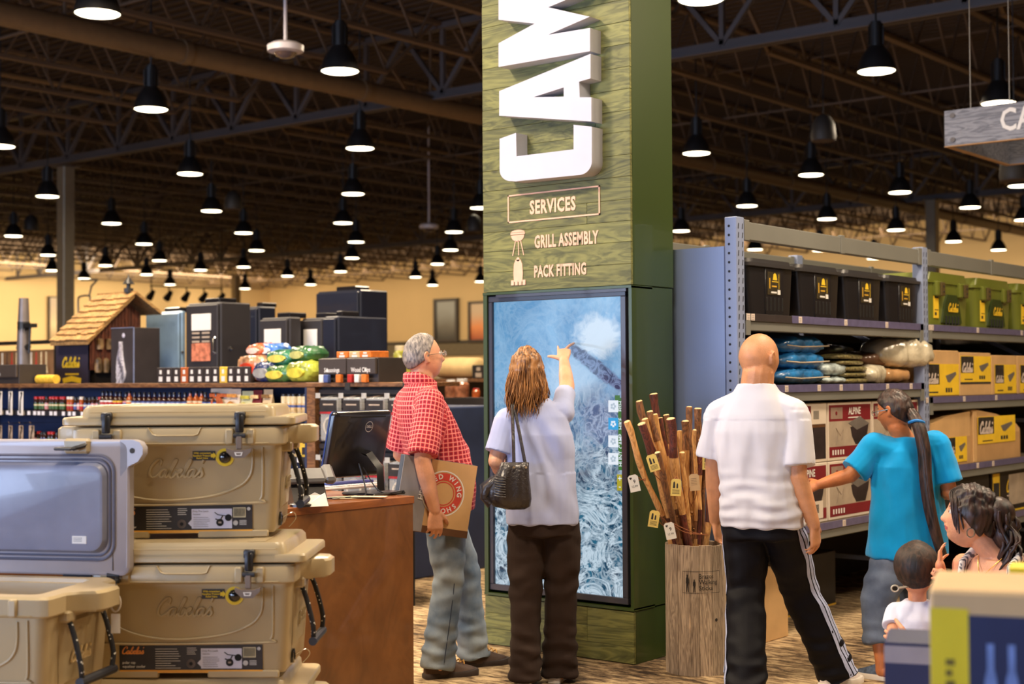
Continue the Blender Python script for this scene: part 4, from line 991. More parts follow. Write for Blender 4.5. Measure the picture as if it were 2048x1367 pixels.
# ---- kraft cartons, second bay
kraft = mat('kraft_board', srgb(204, 164, 112), .75, var=.07, scale=5); kraft2 = mat('kraft_shade', srgb(186, 146, 98), .75, var=.07, scale=5); tape = mat('packing_tape', srgb(214, 176, 116), .4, var=.04)
def kraft_label(t, x0, x1, z0, z1, y=-.002):
    mb = MB().mat(goldy); mb.bb((x0, y-.001, z0), (x1, y, z1)); l_ = mb.build('label', t); W_ = x1-x0; H_ = z1-z0; mb = MB().mat(mat('print_photo', srgb(46, 42, 40), .5, var=.5, scale=30)); mb.bb((x0+.01, y-.002, z0+H_*.35), (x0+W_*.42, y-.001, z1-.004))
    mb.mat(met); mb.prism([(x0+W_*.6,z0+H_*.62),(x0+W_*.9,z0+H_*.75),(x0+W_*.92,z0+H_*.66),(x0+W_*.72,z0+H_*.4),(x0+W_*.66,z0+H_*.42)], lambda u, v: Vector((u, y-.002, v)), lambda u, v: Vector((u, y, v)))
    mb.mat(ink); [mb.bb((x0+W_*.6+k*W_*.07, y-.002, z0+.02), (x0+W_*.65+k*W_*.07, y-.001, z0+.02+H_*.14)) for k in range(3)]; mb.bb((x0+W_*.12, y-.002, z0+H_*.08), (x0+W_*.38, y-.001, z0+H_*.12))
    mb.mat(tick); script(mb, (x0+W_*.05, y-.0025, z0+H_*.38), UXL, UZL, W_*.36, .3); mb.build('label_print', l_)
kb = [(1850,1926,.325,'kraft carton with low yellow label beside the middle upright',0),(1927,1990,.315,'kraft carton with high yellow label, second on the middle shelf',1),(1991,2040,.30,'narrow kraft carton with curved top, third on the middle shelf',0),(2042,2100,.30,'kraft carton cut off by the right edge, middle shelf',0)]
for (p0_, p1_, h, lab, hi) in kb:
    y0, y1 = rk(p0_, 740).y, rk(p1_, 740).y; w_ = y1-y0-.008; t = good('kraft_carton', lab, 'box', (y0+y1)/2, Z2b, XR-.03, 'kraft cartons with yellow labels')
    mb = MB().mat(kraft); mb.bb((-w_/2, 0, 0), (w_/2, .6, h), .005); mb.build('carton', t)
    mb = MB().mat(tape); mb.bb((-w_/2, .26, h-.001), (w_/2, .32, h+.001)); mb.build('tape', t)
    kraft_label(t, -w_/2+.05 if not hi else -w_/2+.01, w_/2-.005, (.01 if not hi else .1), (.23 if not hi else .29))
    if hi: mb = MB().mat(ink); mb.bb((-w_/2+.01, -.002, .085), (w_/2-.01, -.001, .1)); mb.build('printed_bar', t)
for (p0_, p1_, lab, hi, s) in [(1849,1947,'domed kraft carton bulging beside the middle upright, lower shelf',0,-1),(1949,2046,'domed kraft carton with yellow label, far one on the lower shelf',1,1)]:
    y0, y1 = rk(p0_, 740).y, rk(p1_, 740).y; w_ = y1-y0-.01; t = good('domed_carton', lab, 'box', (y0+y1)/2, Z3b, XR-.03, 'domed kraft cartons')
    prof = [(-w_/2,0),(w_/2,0)] + ([(w_/2,.375),(w_/2-.1,.37),(0,.35),(-w_/2+.15,.30),(-w_/2,.25)] if s < 0 else [(w_/2,.22),(w_/2-.1,.27),(0,.345),(-w_/2+.08,.385),(-w_/2,.385)])
    mb = MB().mat(kraft); mb.prism(prof, lambda u, v: Vector((u, 0, v)), lambda u, v: Vector((u, .55, v))); mb.build('carton', t)
    mb = MB().mat(kraft2); mb.bb((-w_/2+.005, -.003, .0), (w_/2-.005, .0, .20), .001); mb.build('front_flap', t)
    if s > 0: mb = MB().mat(kraft); mb.bb((-w_/2, -.012, .0), (-w_/2+.07, .0, .375), .004); mb.build('side_flap', t); kraft_label(t, -w_/2+.1, w_/2-.12, .13, .33, -.006)
    else: kraft_label(t, -.02, w_/2-.08, .02, .20, -.006)
blk = mat('carton_black', srgb(36, 30, 26), .5, var=.2, scale=8)
def blackbox(lab, yc, z, w_, h, d, x, txt=True, yel=False, g=None):
    t = good('black_carton', lab, 'box', yc, z, x, g); mb = MB().mat(blk); mb.bb((-w_/2, 0, 0), (w_/2, d, h), .004); mb.build('carton', t)
    mb = MB().mat(gold if not yel else goldy)
    if txt: script(mb, (-.15, -.002, h*.45), UXL, UZL, .32, .22); mb.mat(tick); mb.bb((-.14, -.002, h*.36), (.15, -.001, h*.38))
    mb.mat(goldy if yel else gold); mb.bb((-w_/2, -.0015, .0), (w_/2, -.0005, .012)); 
    if yel: mb.bb((-w_/2, -.001, h-.02), (w_/2, .001, h+.001)); mb.bb((-w_/2+.02, -.002, .04), (-w_/2+.16, -.001, h-.03)); mb.mat(ink); mb.bb((-w_/2+.03, -.003, .06), (-w_/2+.15, -.002, h-.1)); mb.mat(greyp); mb.bb((-.1, -.003, .05), (w_/2-.05, -.001, h-.05))
    mb.build('printed_front', t, smooth=0)
blackbox('black carton with gold script logo on the lowest shelf, nearer one', rk(1946, 990).y, Z4b, .9, .31, .5, XR-.05, g='black cartons low on the rack')
blackbox('black carton with yellow edges on the lowest shelf, by the right edge', rk(1946, 990).y+.95, Z4b, .9, .335, .5, XR-.05, True, True, g='black cartons low on the rack')
blackbox('long dark carton with gold script on the floor under the rack', rk(1700, 1150).y-.1, .0, 1.5, .36, .5, XR-.42)
t = good('kraft_floor_carton', 'plain kraft carton on the floor behind the striped trousers', 'box', rk(1590, 1200, -3.95).y-.1, 0, XR-.10); mb = MB().mat(kraft); mb.bb((-.28, 0, 0), (.28, .32, .42), .005); mb.build('carton', t); mb = MB().mat(tape); mb.bb((-.28, .13, .4195), (.28, .19, .421)); mb.build('tape', t)
# ================================================================== tan coolers
tan = mat('cooler_tan', srgb(180, 162, 126), .34, var=.03, scale=3, bump=.08, bscale=420, coat=.12)
rub = mat('latch_rubber', srgb(38, 40, 48), .45, var=.05); taupe = mat('latch_taupe', srgb(122, 108, 98), .4, var=.05)
yel = mat('sticker_yellow', srgb(238, 206, 40), .5, var=.03); bk = mat('gloss_black', (.01, .01, .012), .12, var=0, coat=.8)
lbl = mat('label_black', (.022, .018, .018), .4, var=.1); org = mat('logo_orange', srgb(236, 150, 70), .5); goldb = mat('label_gold', srgb(236, 172, 66), .45)
lav = mat('label_pale', srgb(206, 206, 224), .55, var=.02); chrome = mat('chrome', (.7, .7, .68), .2, metal=1., var=.05)
def rope_mat():
    m = bpy.data.materials.new('rope'); nt, N, L, b = nodes(m); tc = N.new('ShaderNodeTexCoord'); v = N.new('ShaderNodeTexVoronoi'); v.inputs['Scale'].default_value = 75
    L.new(tc.outputs['Object'], v.inputs['Vector']); r = N.new('ShaderNodeValToRGB'); r.color_ramp.interpolation = 'CONSTANT'; r.color_ramp.elements[0].color = (.7,.7,.65,1); r.color_ramp.elements[1].color = (.01,.01,.012,1); r.color_ramp.elements[1].position = .22
    L.new(v.outputs['Distance'], r.inputs[0]); L.new(r.outputs[0], b.inputs['Base Color']); b.inputs['Roughness'].default_value = .7; return m
ropem = rope_mat()
def rrect(w_, d_, z, r=.03, y0=0., k=5, cx0=0.):
    P = []
    for cx, cy, a0 in ((w_/2-r, r, -90), (w_/2-r, d_-r, 0), (-w_/2+r, d_-r, 90), (-w_/2+r, r, 180)):
        for i in range(k+1): a = radians(a0+i*90/k); P.append(Vector((cx0+cx+r*cos(a), y0+cy+r*sin(a), z)))
    return P
CW, CD, CH = .67, .42, .445
def rim_outline(z, g=0.):
    w, d = CW/2+.018+g, CD+.03+g*2; y0 = -.015-g; P = []
    def add(*q): P.extend(Vector((a, b, z)) for a, b in q)
    add((-w+.03, y0), (w-.03, y0), (w-.005, y0+.01), (w, y0+.03), (w, .09), (w+.035, .125), (w+.075, .14), (w+.09+g, .165), (w+.09+g, .255), (w+.075, .28), (w+.035, .295), (w, .33), (w, y0+d-.03), (w-.03, y0+d),
        (-w+.03, y0+d), (-w, y0+d-.03), (-w, .33), (-w-.035, .295), (-w-.075, .28), (-w-.09-g, .255), (-w-.09-g, .165), (-w-.075, .14), (-w-.035, .125), (-w, .09), (-w, y0+.03), (-w+.005, y0+.01))
    return P
def cooler(label, loc, rz, lid_open=False, detail=True, group='tan coolers stacked for sale'):
    t = thing('cooler', label, 'cooler', loc, rz, group)
    mb = MB().mat(tan); B0 = .018
    if not lid_open:
        mb.rings([rrect(CW-.05, CD-.04, B0+.0, .03, .02), rrect(CW-.035, CD-.03, B0+.02, .035, .015), rrect(CW, CD, .315, .035)])
        mb.rings([rim_outline(.312, -.006), rim_outline(.318), rim_outline(.366), rim_outline(.374, -.006)])
    else:
        mb.rings([rrect(CW-.05, CD-.04, B0, .03, .02), rrect(CW-.035, CD-.03, B0+.02, .035, .015), rrect(CW, CD, .315, .035)], True, False)
        # rim ring with open well
        o = [Vector(p) for p in rim_outline(.366)]; n_ = 26
        inner = [Vector(p) for p in rrect(CW-.12, CD-.11, .374, .03, .055, 6)]
        for z0, z1, g0, g1 in ((.312,.318,-.006,0.), (.318,.366,0.,0.), (.366,.374,0.,-.008)): mb.rings([rim_outline(z0, g0), rim_outline(z1, g1)], False, False)
        from mathutils.geometry import tessellate_polygon
        def annulus(A, Bp):
            tri = tessellate_polygon([A, Bp]); mb.add([tuple(p) for p in A+Bp], [tuple(x_) for x_ in tri])
        annulus(rim_outline(.374, -.008), rrect(CW-.09, CD-.08, .374, .035, .04, 6)); mb.rings([rrect(CW-.09, CD-.08, .374, .035, .04, 6), rrect(CW-.095, CD-.085, .362, .035, .0425, 6)], False, False)
        annulus(rrect(CW-.095, CD-.085, .362, .035, .0425, 6), rrect(CW-.14, CD-.13, .362, .03, .065, 6))
        mb.rings([rrect(CW-.14, CD-.13, .362, .03, .065, 6), rrect(CW-.16, CD-.15, .07, .03, .075, 6)], False, True)
        annulus(rrect(CW, CD, .315, .035, 0, 6), rrect(CW-.12, CD-.1, .315, .03, .05, 6))
    for x in (-CW/2+.09, CW/2-.11):
        mb.bb((x-.05, .02, 0), (x+.05, .1, B0+.01), .006); mb.bb((x-.05, CD-.1, 0), (x+.05, CD-.02, B0+.01), .006)
    mb.bb((-CW/2+.04, .012, .003), (-.10, .03, B0+.01), .004); mb.bb((.06, .012, .003), (CW/2-.04, .03, B0+.01), .004)
    for x in (-.235, .205):     # latch housings on the rim
        for s in (-1, 1): mb.bb((x+s*.035-.014, -.024, .315), (x+s*.035+.014, -.008, .368), .005)
    body = mb.build('body', t, smooth=40)
    mb = MB().mat(tan)     # scooped grip in the rim and raised mould lines
    fr = lambda u, v, o=0.: Vector((u, .0335*(1-(v/.315))*.45-.0005-o, v))
    arc1 = [(.245, .30), (.243, .24), (.232, .205), (.20, .175), (.12, .145), (0, .130), (-.1, .132), (-.2, .155), (-.28, .20)]
    arc2 = [(.278, .305), (.276, .16), (.268, .13), (.245, .118), (-.25, .115), (-.285, .135), (-.29, .20), (-.288, .30)]
    for A in (arc1, arc2): mb.tube(spline([fr(u, v) for u, v in A], 5), .0042, 8)
    mb.tube([(-.10,-.0155,.372),(-.085,-.0165,.35),(-.07,-.0165,.346),(.05,-.0165,.346),(.065,-.0165,.35),(.075,-.0155,.372)], .003, 6)
    mb.bb((-.30, -.0185, .317), (.30, -.013, .321), .001)
    mb.build('mould_lines', body, smooth=60)
    mb = MB().mat(tan); script(mb, fr(-.105, .205, .0), (1,0,0), (0,-.048,1), .20, .22, .0045); mb.build('embossed_logo', body, smooth=50)
    if detail:
        mb = MB().mat(yel); mb.lathe([(.030, .003), (.030, .0), (.001, .0)], fr(.152, .272, .001)+Vector((0,0,0)), 28, 'y'); ring_ = mb.build('valve_ring', t); mb = MB().mat(bk); mb.lathe([(.001, -.012), (.010, -.0115), (.018, -.007), (.021, 0), (.021, .003)], fr(.152, .272, .0), 24, 'y'); mb.build('valve_cap', ring_, smooth=60)
        mb = MB().mat(lbl); a = fr(.045, .262, .0015); b_ = fr(.12, .294, .0015); mb.quad((a.x, a.y, a.z), (b_.x, a.y, a.z), (b_.x, b_.y, b_.z), (a.x, b_.y, b_.z)); st = mb.build('valve_sticker', t, smooth=0)
        mb = MB().mat(yel)
        for k, w_ in enumerate(('With convenient', 'Equalizer Pressure', 'Relief Valve')): put_text(mb, w_, fr(.077, .2865-k*.0085, .0022), (1,0,0), (0,0,1), .0082, bold=.03)
        mb.add([fr(u, v, .0022) for u, v in ((.106,.272),(.114,.272),(.114,.267),(.124,.278),(.114,.289),(.114,.284),(.106,.284))], [(0,1,2,3,4,5,6)]); mb.build('sticker_print', st, smooth=0)
        # long front label
        x0, x1, z0, z1 = -.228, .242, .020, .112; L3 = lambda u, v, o=.0008: fr(u, v, o)
        def q(mb, a, b, c, d, o): mb.quad(L3(a, b, o), L3(c, b, o), L3(c, d, o), L3(a, d, o))
        mb = MB().mat(lbl); q(mb, x0, z0+.01, x1, z1, .001); mb.mat(goldb); q(mb, x0, z0, x1, z0+.0095, .001); lb = mb.build('front_label', t, smooth=0)
        mb = MB().mat(org); script(mb, L3(x0+.008, z1-.03, .0016), (1,0,0), (0,0,1), .078, .24); mb.mat(white_p)
        put_text(mb, 'polar cap', L3(x0+.010, z0+.034, .0018), (1,0,0), (0,0,1), .0115, align='LEFT', bold=.01); put_text(mb, 'equalizer cooler', L3(x0+.010, z0+.021, .0018), (1,0,0), (0,0,1), .0115, align='LEFT', bold=.01)
        random.seed(5)
        for k in range(9): w_ = random.uniform(.05, .085); q(mb, x0+.118, z1-.013-k*.0078, x0+.118+w_, z1-.0145-k*.0078, .0017)
        for k in range(4): w_ = random.uniform(.025, .033); q(mb, x0+.222, z1-.010-k*.0065, x0+.222+w_, z1-.0115-k*.0065, .0017)
        mb.mat(taupe); mb.lathe([(.015, .0), (.001, .0)], L3(x0+.235, z0+.030, .0018), 20, 'y'); mb.mat(ink); mb.lathe([(.006, .0), (.001, .0)], L3(x0+.235, z0+.030, .0025), 14, 'y')
        mb.mat(lav); q(mb, x0+.268, z0+.014, x0+.402, z1-.012, .0017); mb.add([L3(u, v, .0017) for u, v in ((x0+.268, z0+.02), (x0+.268, z0+.045), (x0+.256, z0+.032))], [(0,1,2)])
        mb.mat(ink); put_text(mb, 'Duty Pro Latch', L3(x0+.298, z1-.020, .0024), (1,0,0), (0,0,1), .0085); put_text(mb, 'Features', L3(x0+.285, z1-.030, .0024), (1,0,0), (0,0,1), .007)
        for k in range(6): w_ = random.uniform(.045, .062); q(mb, x0+.274, z1-.040-k*.0062, x0+.274+w_, z1-.0412-k*.0062, .0024)
        for (u, v, r_) in ((.362, .034, .0125), (.390, .050, .0115)): mb.lathe([(r_, .0), (.001, .0)], L3(x0+u, z0+v, .0024), 18, 'y')
        mb.tube([L3(x0+.345, z0+.068, .003), L3(x0+.355, z0+.060, .003), L3(x0+.385, z0+.056, .003)], .0014, 4); mb.tube([L3(x0+.347, z0+.046, .003), L3(x0+.362, z0+.040, .003), L3(x0+.372, z0+.058, .003)], .002, 4)
        mb.mat(greyp); q(mb, x0+.357+.0, z0+.031, x0+.367, z0+.037, .0032)
        mb.mat(mat('barcode_cream', srgb(196, 186, 150), .6)); q(mb, x0+.406, z0+.050, x0+.448, z1-.008, .0017); mb.mat(ink); [q(mb, x0+.409+k*.0042, z0+.054, x0+.4112+k*.0042, z1-.011, .0024) for k in range(9)]
        mb.mat(white_p); mb.lathe([(.0085, .0), (.0068, .0)], L3(x0+.414, z0+.032, .002), 18, 'y'); put_text(mb, 'USA', L3(x0+.414, z0+.032, .002), (1,0,0), (0,0,1), .006, bold=.04); mb.lathe([(.006, .0), (.001, .0)], L3(x0+.458, z1-.013, .002), 14, 'y')
        for k in range(4): q(mb, x0+.427, z0+.039-k*.0045, x0+.450, z0+.0405-k*.0045, .0017)
        mb.build('label_print', lb, smooth=0)
    # rubber latches
    for x, right in ((-.235, False), (.205, True)):
        if lid_open: continue
        mb = MB().mat(rub); mb.bb((x-.018, -.030, .395), (x+.018, -.004, .425), .005); mb.tube([(x, -.026, .415), (x, -.031, .39), (x, -.032, .36)], [.017,.0125,.0125], 4, flat=.45); mb.bb((x-.014, -.033, .355), (x+.014, -.023, .415), .004)
        mb.lathe([(.008, -.02), (.008, .02)], (x, -.034, .345), 12, 'x'); l_ = mb.build('latch', t, smooth=50)
        mb = MB().mat(taupe if right else rub)
        if right:
            mb.bb((x-.010, -.042, .30), (x+.010, -.034, .345), .003)
            P = [(-.042,.305),(-.02,.298),(.02,.298),(.042,.305),(.040,.292),(.018,.272),(-.018,.272),(-.040,.292)]
            mb.prism([(x+.0+u, v) for u, v in P], lambda u, v: Vector((u, -.052, v)), lambda u, v: Vector((u, -.036, v)))
            h_ = mb.build('latch_handle', l_, smooth=30); mb = MB().mat(white_p); mb.prism([(x-.014,.291),(x+.014,.291),(x+.010,.279),(x-.010,.279)], lambda u, v: Vector((u, -.0535, v)), lambda u, v: Vector((u, -.051, v)), [[(x-.009,.288),(x+.009,.288),(x+.006,.282),(x-.006,.282)]]); mb.build('latch_slot', l_)
        else: mb.lathe([(.009, -.019), (.009, .019)], (x, -.036, .327), 12, 'x'); mb.build('latch_roller', l_)
    # rope handles on the ends
    for s in (-1, 1):
        X = s*(CW/2+.012); mb = MB().mat(tan); mb.bb((X-.02, .08, .285), (X+.02, .13, .32), .006); mb.bb((X-.02, .29, .285), (X+.02, .34, .32), .006)
        mb.rings([[Vector((s*(CW/2-.012), .10, .09)), Vector((s*(CW/2-.012), .32, .09)), Vector((s*(CW/2-.002), .34, .29)), Vector((s*(CW/2-.002), .08, .29))], [Vector((s*(CW/2-.004), .13, .10)), Vector((s*(CW/2-.004), .29, .10)), Vector((s*(CW/2+.006), .32, .28)), Vector((s*(CW/2+.006), .10, .28))]])
        mb.build('side_plaque', body)
        mb = MB().mat(tan if not lid_open else mat('cooler_highlight', srgb(236, 212, 160), .3)); script(mb, (s*(CW/2+.002), .145 if s > 0 else .275, .155), (0, s, 0), (.05*s, 0, 1), .13, .24, .005); mb.build('side_logo', body)
        lean = .045; mb = MB().mat(ropem)
        for y in (.105, .315): mb = MB().mat(ropem); mb.tube(spline([(X, y, .305), (X+s*lean*.5, y, .25), (X+s*lean, y, .16), (X+s*lean, y+(.01 if y < .2 else -.01), .115)], 4), .0085, 8); rp = mb.build('rope_handle', t)
        pass; mb = MB().mat(rub); mb.tube([(X+s*lean, .10, .105), (X+s*lean, .32, .105)], .0145, 10); mb.build('grip', rp)
        if s > 0:
            mb = MB().mat(bk); mb.lathe([(.024, 0), (.024, .012), (.014, .014), (.014, .006), (.001, .006)], (CW/2-.020, .12, .055), 20, 'x'); dp = mb.build('drain_plug', t); mb = MB().mat(chrome); mb.tube(spline([(CW/2-.005, .12, .06), (CW/2+.03, .13, .075), (CW/2+.035, .17, .05), (CW/2+.01, .18, .02)], 4), .0015, 5); mb.build('tether', dp)
    # lid
    def lid_mesh():
        mb = MB().mat(tan); w = CW+.105
        mb.rings([rrect(w-.01, CD+.02, .380, .03, -.010), rrect(w, CD+.03, .384, .03, -.015), rrect(w, CD+.03, .402, .03, -.015), rrect(w-.008, CD+.022, .408, .03, -.011)])
        mb.rings([rrect(CW-.02, CD+.026, .384, .03, -.0155), rrect(CW-.03, CD+.018, .433, .03, -.009), rrect(CW-.05, CD-.0, .445, .03, .0)])
        return mb
    if not lid_open:
        ld = lid_mesh().build('lid', t, smooth=40)
        mb = MB().mat(tan); mb.tube([(-.29, -.017, .425), (.29, -.017, .425)], .0022, 6); mb.bb((.19, .02, .4455), (.25, CD-.04, .447), .001); mb.bb((-.26, .02, .4455), (-.2, CD-.04, .447), .001); mb.build('lid_ribs', ld)
    mb = MB().mat(rub)
    for x in (-.2, .2): mb.lathe([(.010, -.05), (.010, .05)], (x, CD+.028, .378), 10, 'x')
    mb.build('hinge', t)
    return t
def lid_open(t):
    """the lid stands upright at the back, its lined inside facing the viewer"""
    ld = thing('lid_frame', None, None); ld.parent = t; ld.location = (0, CD+.035, .385); ld.name = 'lid'
    bpy.data.objects.remove(ld)
    w = CW+.10; h = CD+.02; o = Vector((0, CD+.02, .378))
    mb = MB().mat(mat('lid_inside', srgb(172, 168, 176), .34, var=.05, scale=4, coat=.25))
    def face(g, y, k=5, r=.05): return [Vector((p.x, o.y+y, o.z+.0+p.y)) for p in rrect(w-2*g, h-2*g, 0, r, g, k)]
    # shell
    mb.rings([[Vector((p.x, o.y+.07, o.z+p.y)) for p in rrect(CW-.06, h-.06, 0, .03, .03)], [Vector((p.x, o.y+.03, o.z+p.y)) for p in rrect(CW-.02, h-.02, 0, .03, .01)],
              [Vector((p.x, o.y+.03, o.z+p.y)) for p in rrect(w, h, 0, .03, 0)], [Vector((p.x, o.y+.0, o.z+p.y)) for p in rrect(w, h, 0, .03, 0)], [Vector((p.x, o.y-.006, o.z+p.y)) for p in rrect(w-.012, h-.012, 0, .03, .006)]], True, True)
    for s in (-1, 1):
        mb.rings([[Vector((s*(w/2-.03)+a, o.y+y, o.z+b)) for a, b in [(s*0, h-.12), (s*.03, h-.085), (s*.062, h-.07)] + [(s*(.045+.035*cos(q_)), h-.035+.035*sin(q_)) for q_ in (-.9, -.3, .3, .9, 1.57)] + [(s*0, h)]] for y in (.03, -.006)])
    sh = mb.build('lid', t, smooth=40)
    mb = MB().mat(mat('ear_hole', (.1,.09,.08), .6)); mb.lathe([(.009, -.0075), (.001, -.0075)], (w/2+.012, o.y, o.z+h-.035), 14, 'y'); mb.build('ear_hole', sh)
    mb = MB().mat(mat('gasket_grey', srgb(96, 98, 116), .5))
    for g, r_, rad in ((.050, .055, .005), (.064, .045, .004)):
        P = face(g, -.008, 6, r_); mb.tube(P+[P[0]], rad, 6)
    mb.build('gasket', sh)
    mb = MB().mat(mat('liner_blue_sheen', srgb(132, 138, 162), .3, var=.10, scale=5, coat=.3)); mb.rings([face(.072, -.006, 6, .045), face(.082, -.028, 6, .04), face(.092, -.032, 6, .036)]); ln = mb.build('lid_liner', sh, smooth=40)  # bluish window reflection is mixed into the lining colour
    mb = MB().mat(white_p); mb.bb((w/2-.185, o.y-.0335, o.z+.105), (w/2-.135, o.y-.032, o.z+.13)); mb.mat(ink); [mb.bb((w/2-.18, o.y-.034, o.z+.123-k*.005), (w/2-.15, o.y-.0334, o.z+.124-k*.005)) for k in range(3)]; mb.build('care_sticker', ln)
    for x in (.205, -.235):
        mb = MB().mat(tan); mb.bb((x-.045, o.y-.02, o.z+h-.045), (x+.045, o.y+.01, o.z+h+.004), .008); mb.build('latch_mount', sh)
        mb = MB().mat(rub); mb.bb((x-.05, o.y-.075, o.z+h-.032), (x+.012, o.y-.02, o.z+h-.022), .004); mb.tube([(x-.0, o.y-.04, o.z+h-.028), (x+.03, o.y-.02, o.z+h-.018), (x+.04, o.y, o.z+h-.008)], .008, 6); mb.build('latch', sh)
# the closed stack
def platform(x, y, rz, h, label):
    t = thing('display_pallet', label, 'pallet', (x, y, 0), rz)
    pw = wood('pallet_wood', srgb(170, 130, 84), srgb(96, 66, 40), (2, 10, 10), .8)
    for k in range(5): mb = MB().mat(pw); mb.box((0, -.02+k*.11, h-.011), (.9, .09, .02), .002); mb.build('slat', t)
    for s in (-.38, 0, .38): mb = MB().mat(pw); mb.box((s, .2, (h-.022)/2), (.09, .5, h-.022), .002); mb.build('runner', t)
def front_at(px, py, d, rz):  # centre of the front foot line under the pixel
    return atD(px, py, d)
S1 = atD(358, 1078, 4.82); Zt = S1.z
stk = [(358, 4.82, 41.5, Zt, 'top tan cooler of the tall closed stack, label cut by the open lid'),
       (376, 4.72, 37.8, Zt-CH, 'second tan cooler from the top of the closed stack, full label showing'),
       (372, 4.74, 39.2, Zt-2*CH, 'third tan cooler of the closed stack, only its lid in frame')]
for (px, d, rz, z, lab) in stk:
    p = atD(px, 1000, d); c = cooler(lab, (p.x, p.y, z), radians(rz))
p = atD(374, 1300, 4.74); platform(p.x, p.y, radians(39), Zt-2*CH, 'low wooden pallet under the closed cooler stack')
# the open one on its own stack
rz = radians(27.5); q = atD(84, 1250, 4.26); ux, uy = Vector((cos(rz), sin(rz), 0)), Vector((-sin(rz), cos(rz), 0))
oz = .885-.374; O = q-ux*(CW/2-.01); t = cooler('tan cooler with its lid standing open and grey lining, front left', (O.x, O.y, oz), rz, True, group=None); lid_open(t)
cooler('tan cooler under the open one, below the frame', (O.x, O.y, oz-CH), rz, False, False)
platform(O.x, O.y, rz, oz-CH, 'low wooden pallet under the open cooler')
# swing tag hanging at the rim of the open cooler
w0 = atD(231, 1185, 4.5); t = thing('swing_tag', 'small clear oval swing tag on a string beside the open cooler', 'tag', w0)
mb = MB().mat(ink); mb.tube([(0, 0, .055), (.003, 0, .03), (0, 0, 0)], .0012, 5); mb.build('string', t)
mb = MB().mat(mat('tag_clear', (.6, .55, .5), .2, var=.1)); P = [Vector((0,0,-.03))+RGT*(.016*cos(a))+Vector((0,0,.028*sin(a))) for a in [2*pi*k/16 for k in range(17)]]; mb.tube(P, .003, 6); mb.build('ring', t)
mb = MB().mat(tagw); C = Vector((0,0,-.095)); mb.rings([[C+RGT*a*.014+Vector((0,0,b*.03))+FWD*o_ for a, b in ((-1,-1),(1,-1),(1,1),(-1,1))] for o_ in (0, .002)]); mb.build('paper_slip', t)

# ================================================================== wooden counter
A = atZ(829, 991, .97); CX_ = A.x
cnt = thing('service_counter', 'brown wooden service counter with a computer on top, behind the coolers', 'counter', (CX_, A.y, 0))
cwd = wood('counter_wood', srgb(132, 84, 42), srgb(90, 54, 24), (3.2, 3.2, 2.0), .36, contrast=.10, coat=.25)
cwe = wood('counter_edge', srgb(158, 94, 46), srgb(106, 56, 24), (8, 2, 8), .35, contrast=.12, coat=.3)
LN = 2.3; CDp = .72
mb = MB().mat(cwd); mb.bb((-.022, -LN, .0), (-.004, -.006, .935), .001); mb.build('front_panel', cnt)
mb = MB().mat(cwd); mb.bb((-CDp+.03, -.03, 0), (-.022, -.006, .935), .001); mb.build('end_panel', cnt)
mb = MB().mat(cwd); mb.bb((-CDp+.03, -LN, 0), (-.022, -LN+.02, .935), .001); mb.build('end_panel', cnt)
mb = MB().mat(cwd); mb.bb((-CDp+.06, -LN+.02, .4), (-.022, -.03, .42)); mb.build('inner_shelf', cnt)
mb = MB().mat(cwe); mb.bb((-CDp, -LN-.01, .935), (.0, .0, .97), .002); mb.build('countertop', cnt)
TZ = .97
def onc(px, py): return atZ(px, py, TZ)
# monitor
mp_ = onc(762, 988); mon = thing('computer_monitor', 'black all-in-one computer seen from behind on the wooden counter', 'computer', mp_, pi/2)
blkp = mat('monitor_black', srgb(24, 22, 26), .28, var=.05, coat=.3); blue_e = mat('monitor_edge', srgb(40, 62, 120), .25, var=.05, coat=.4)
# local frame: x along +Y world (away), -y faces +X world (the viewer's side)
lean = .24; MW, MH = .385, .315; my = .10; mz = .085
def MP(u, v, o=0.): return Vector((u-.28, my-.0-v*lean-o, mz+v))
mb = MB().mat(blkp)
mb.rings([[MP(p.x+MW/2, p.y, o) for p in rrect(MW-2*g, MH-2*g, 0, .022-g*.5, g)] for g, o in ((0, -.028), (0, -.004), (.006, .006), (.02, .012))]); mb.build('display_back', mon, smooth=40)
mb = MB().mat(blue_e); mb.rings([[MP(p.x+MW/2, p.y, o) for p in rrect(MW+.004, MH+.004, 0, .022, -.002)] for o in (-.030, -.020)]); mb.build('bezel', mon, smooth=40)
mb = MB().mat(mat('vent_black', (.003,.003,.003), .8)); mb.quad(MP(.10, MH-.032, .0125), MP(MW-.05, MH-.032, .0125), MP(MW-.05, MH-.026, .0125), MP(.10, MH-.026, .0125)); mb.build('vent_slot', mon)
mb = MB().mat(mat('logo_silver', srgb(190, 186, 186), .3, metal=.4)); C = MP(MW*.60, MH*.76, .0135); n_ = 28
for r0, r1 in ((.026, .0225),):
    O_ = [C+Vector((r0*cos(2*pi*k/n_), -r0*sin(2*pi*k/n_)*lean, r0*sin(2*pi*k/n_))) for k in range(n_)]; I_ = [C+Vector((r1*cos(2*pi*k/n_), -r1*sin(2*pi*k/n_)*lean, r1*sin(2*pi*k/n_))) for k in range(n_)]
    mb.rings([O_, I_], False, False)
put_text(mb, 'DELL', C, (1,0,0), (0,-lean,1), .0155, bold=.05); mb.build('brand_badge', mon)
mb = MB().mat(blkp); a = MP(MW*.62, MH*.3, .01)
st_ = [a+Vector((0, -.0, .02)), a+Vector((.0, -.035, .015)), a+Vector((.02, -.085, -.05)), Vector((a.x+.02, a.y-.09, .02))]
for s in (-1, 1): mb.rings([[p+Vector((s*.032-.01, dy, 0)) for p, dy in ()] for _ in ()]) if 0 else None
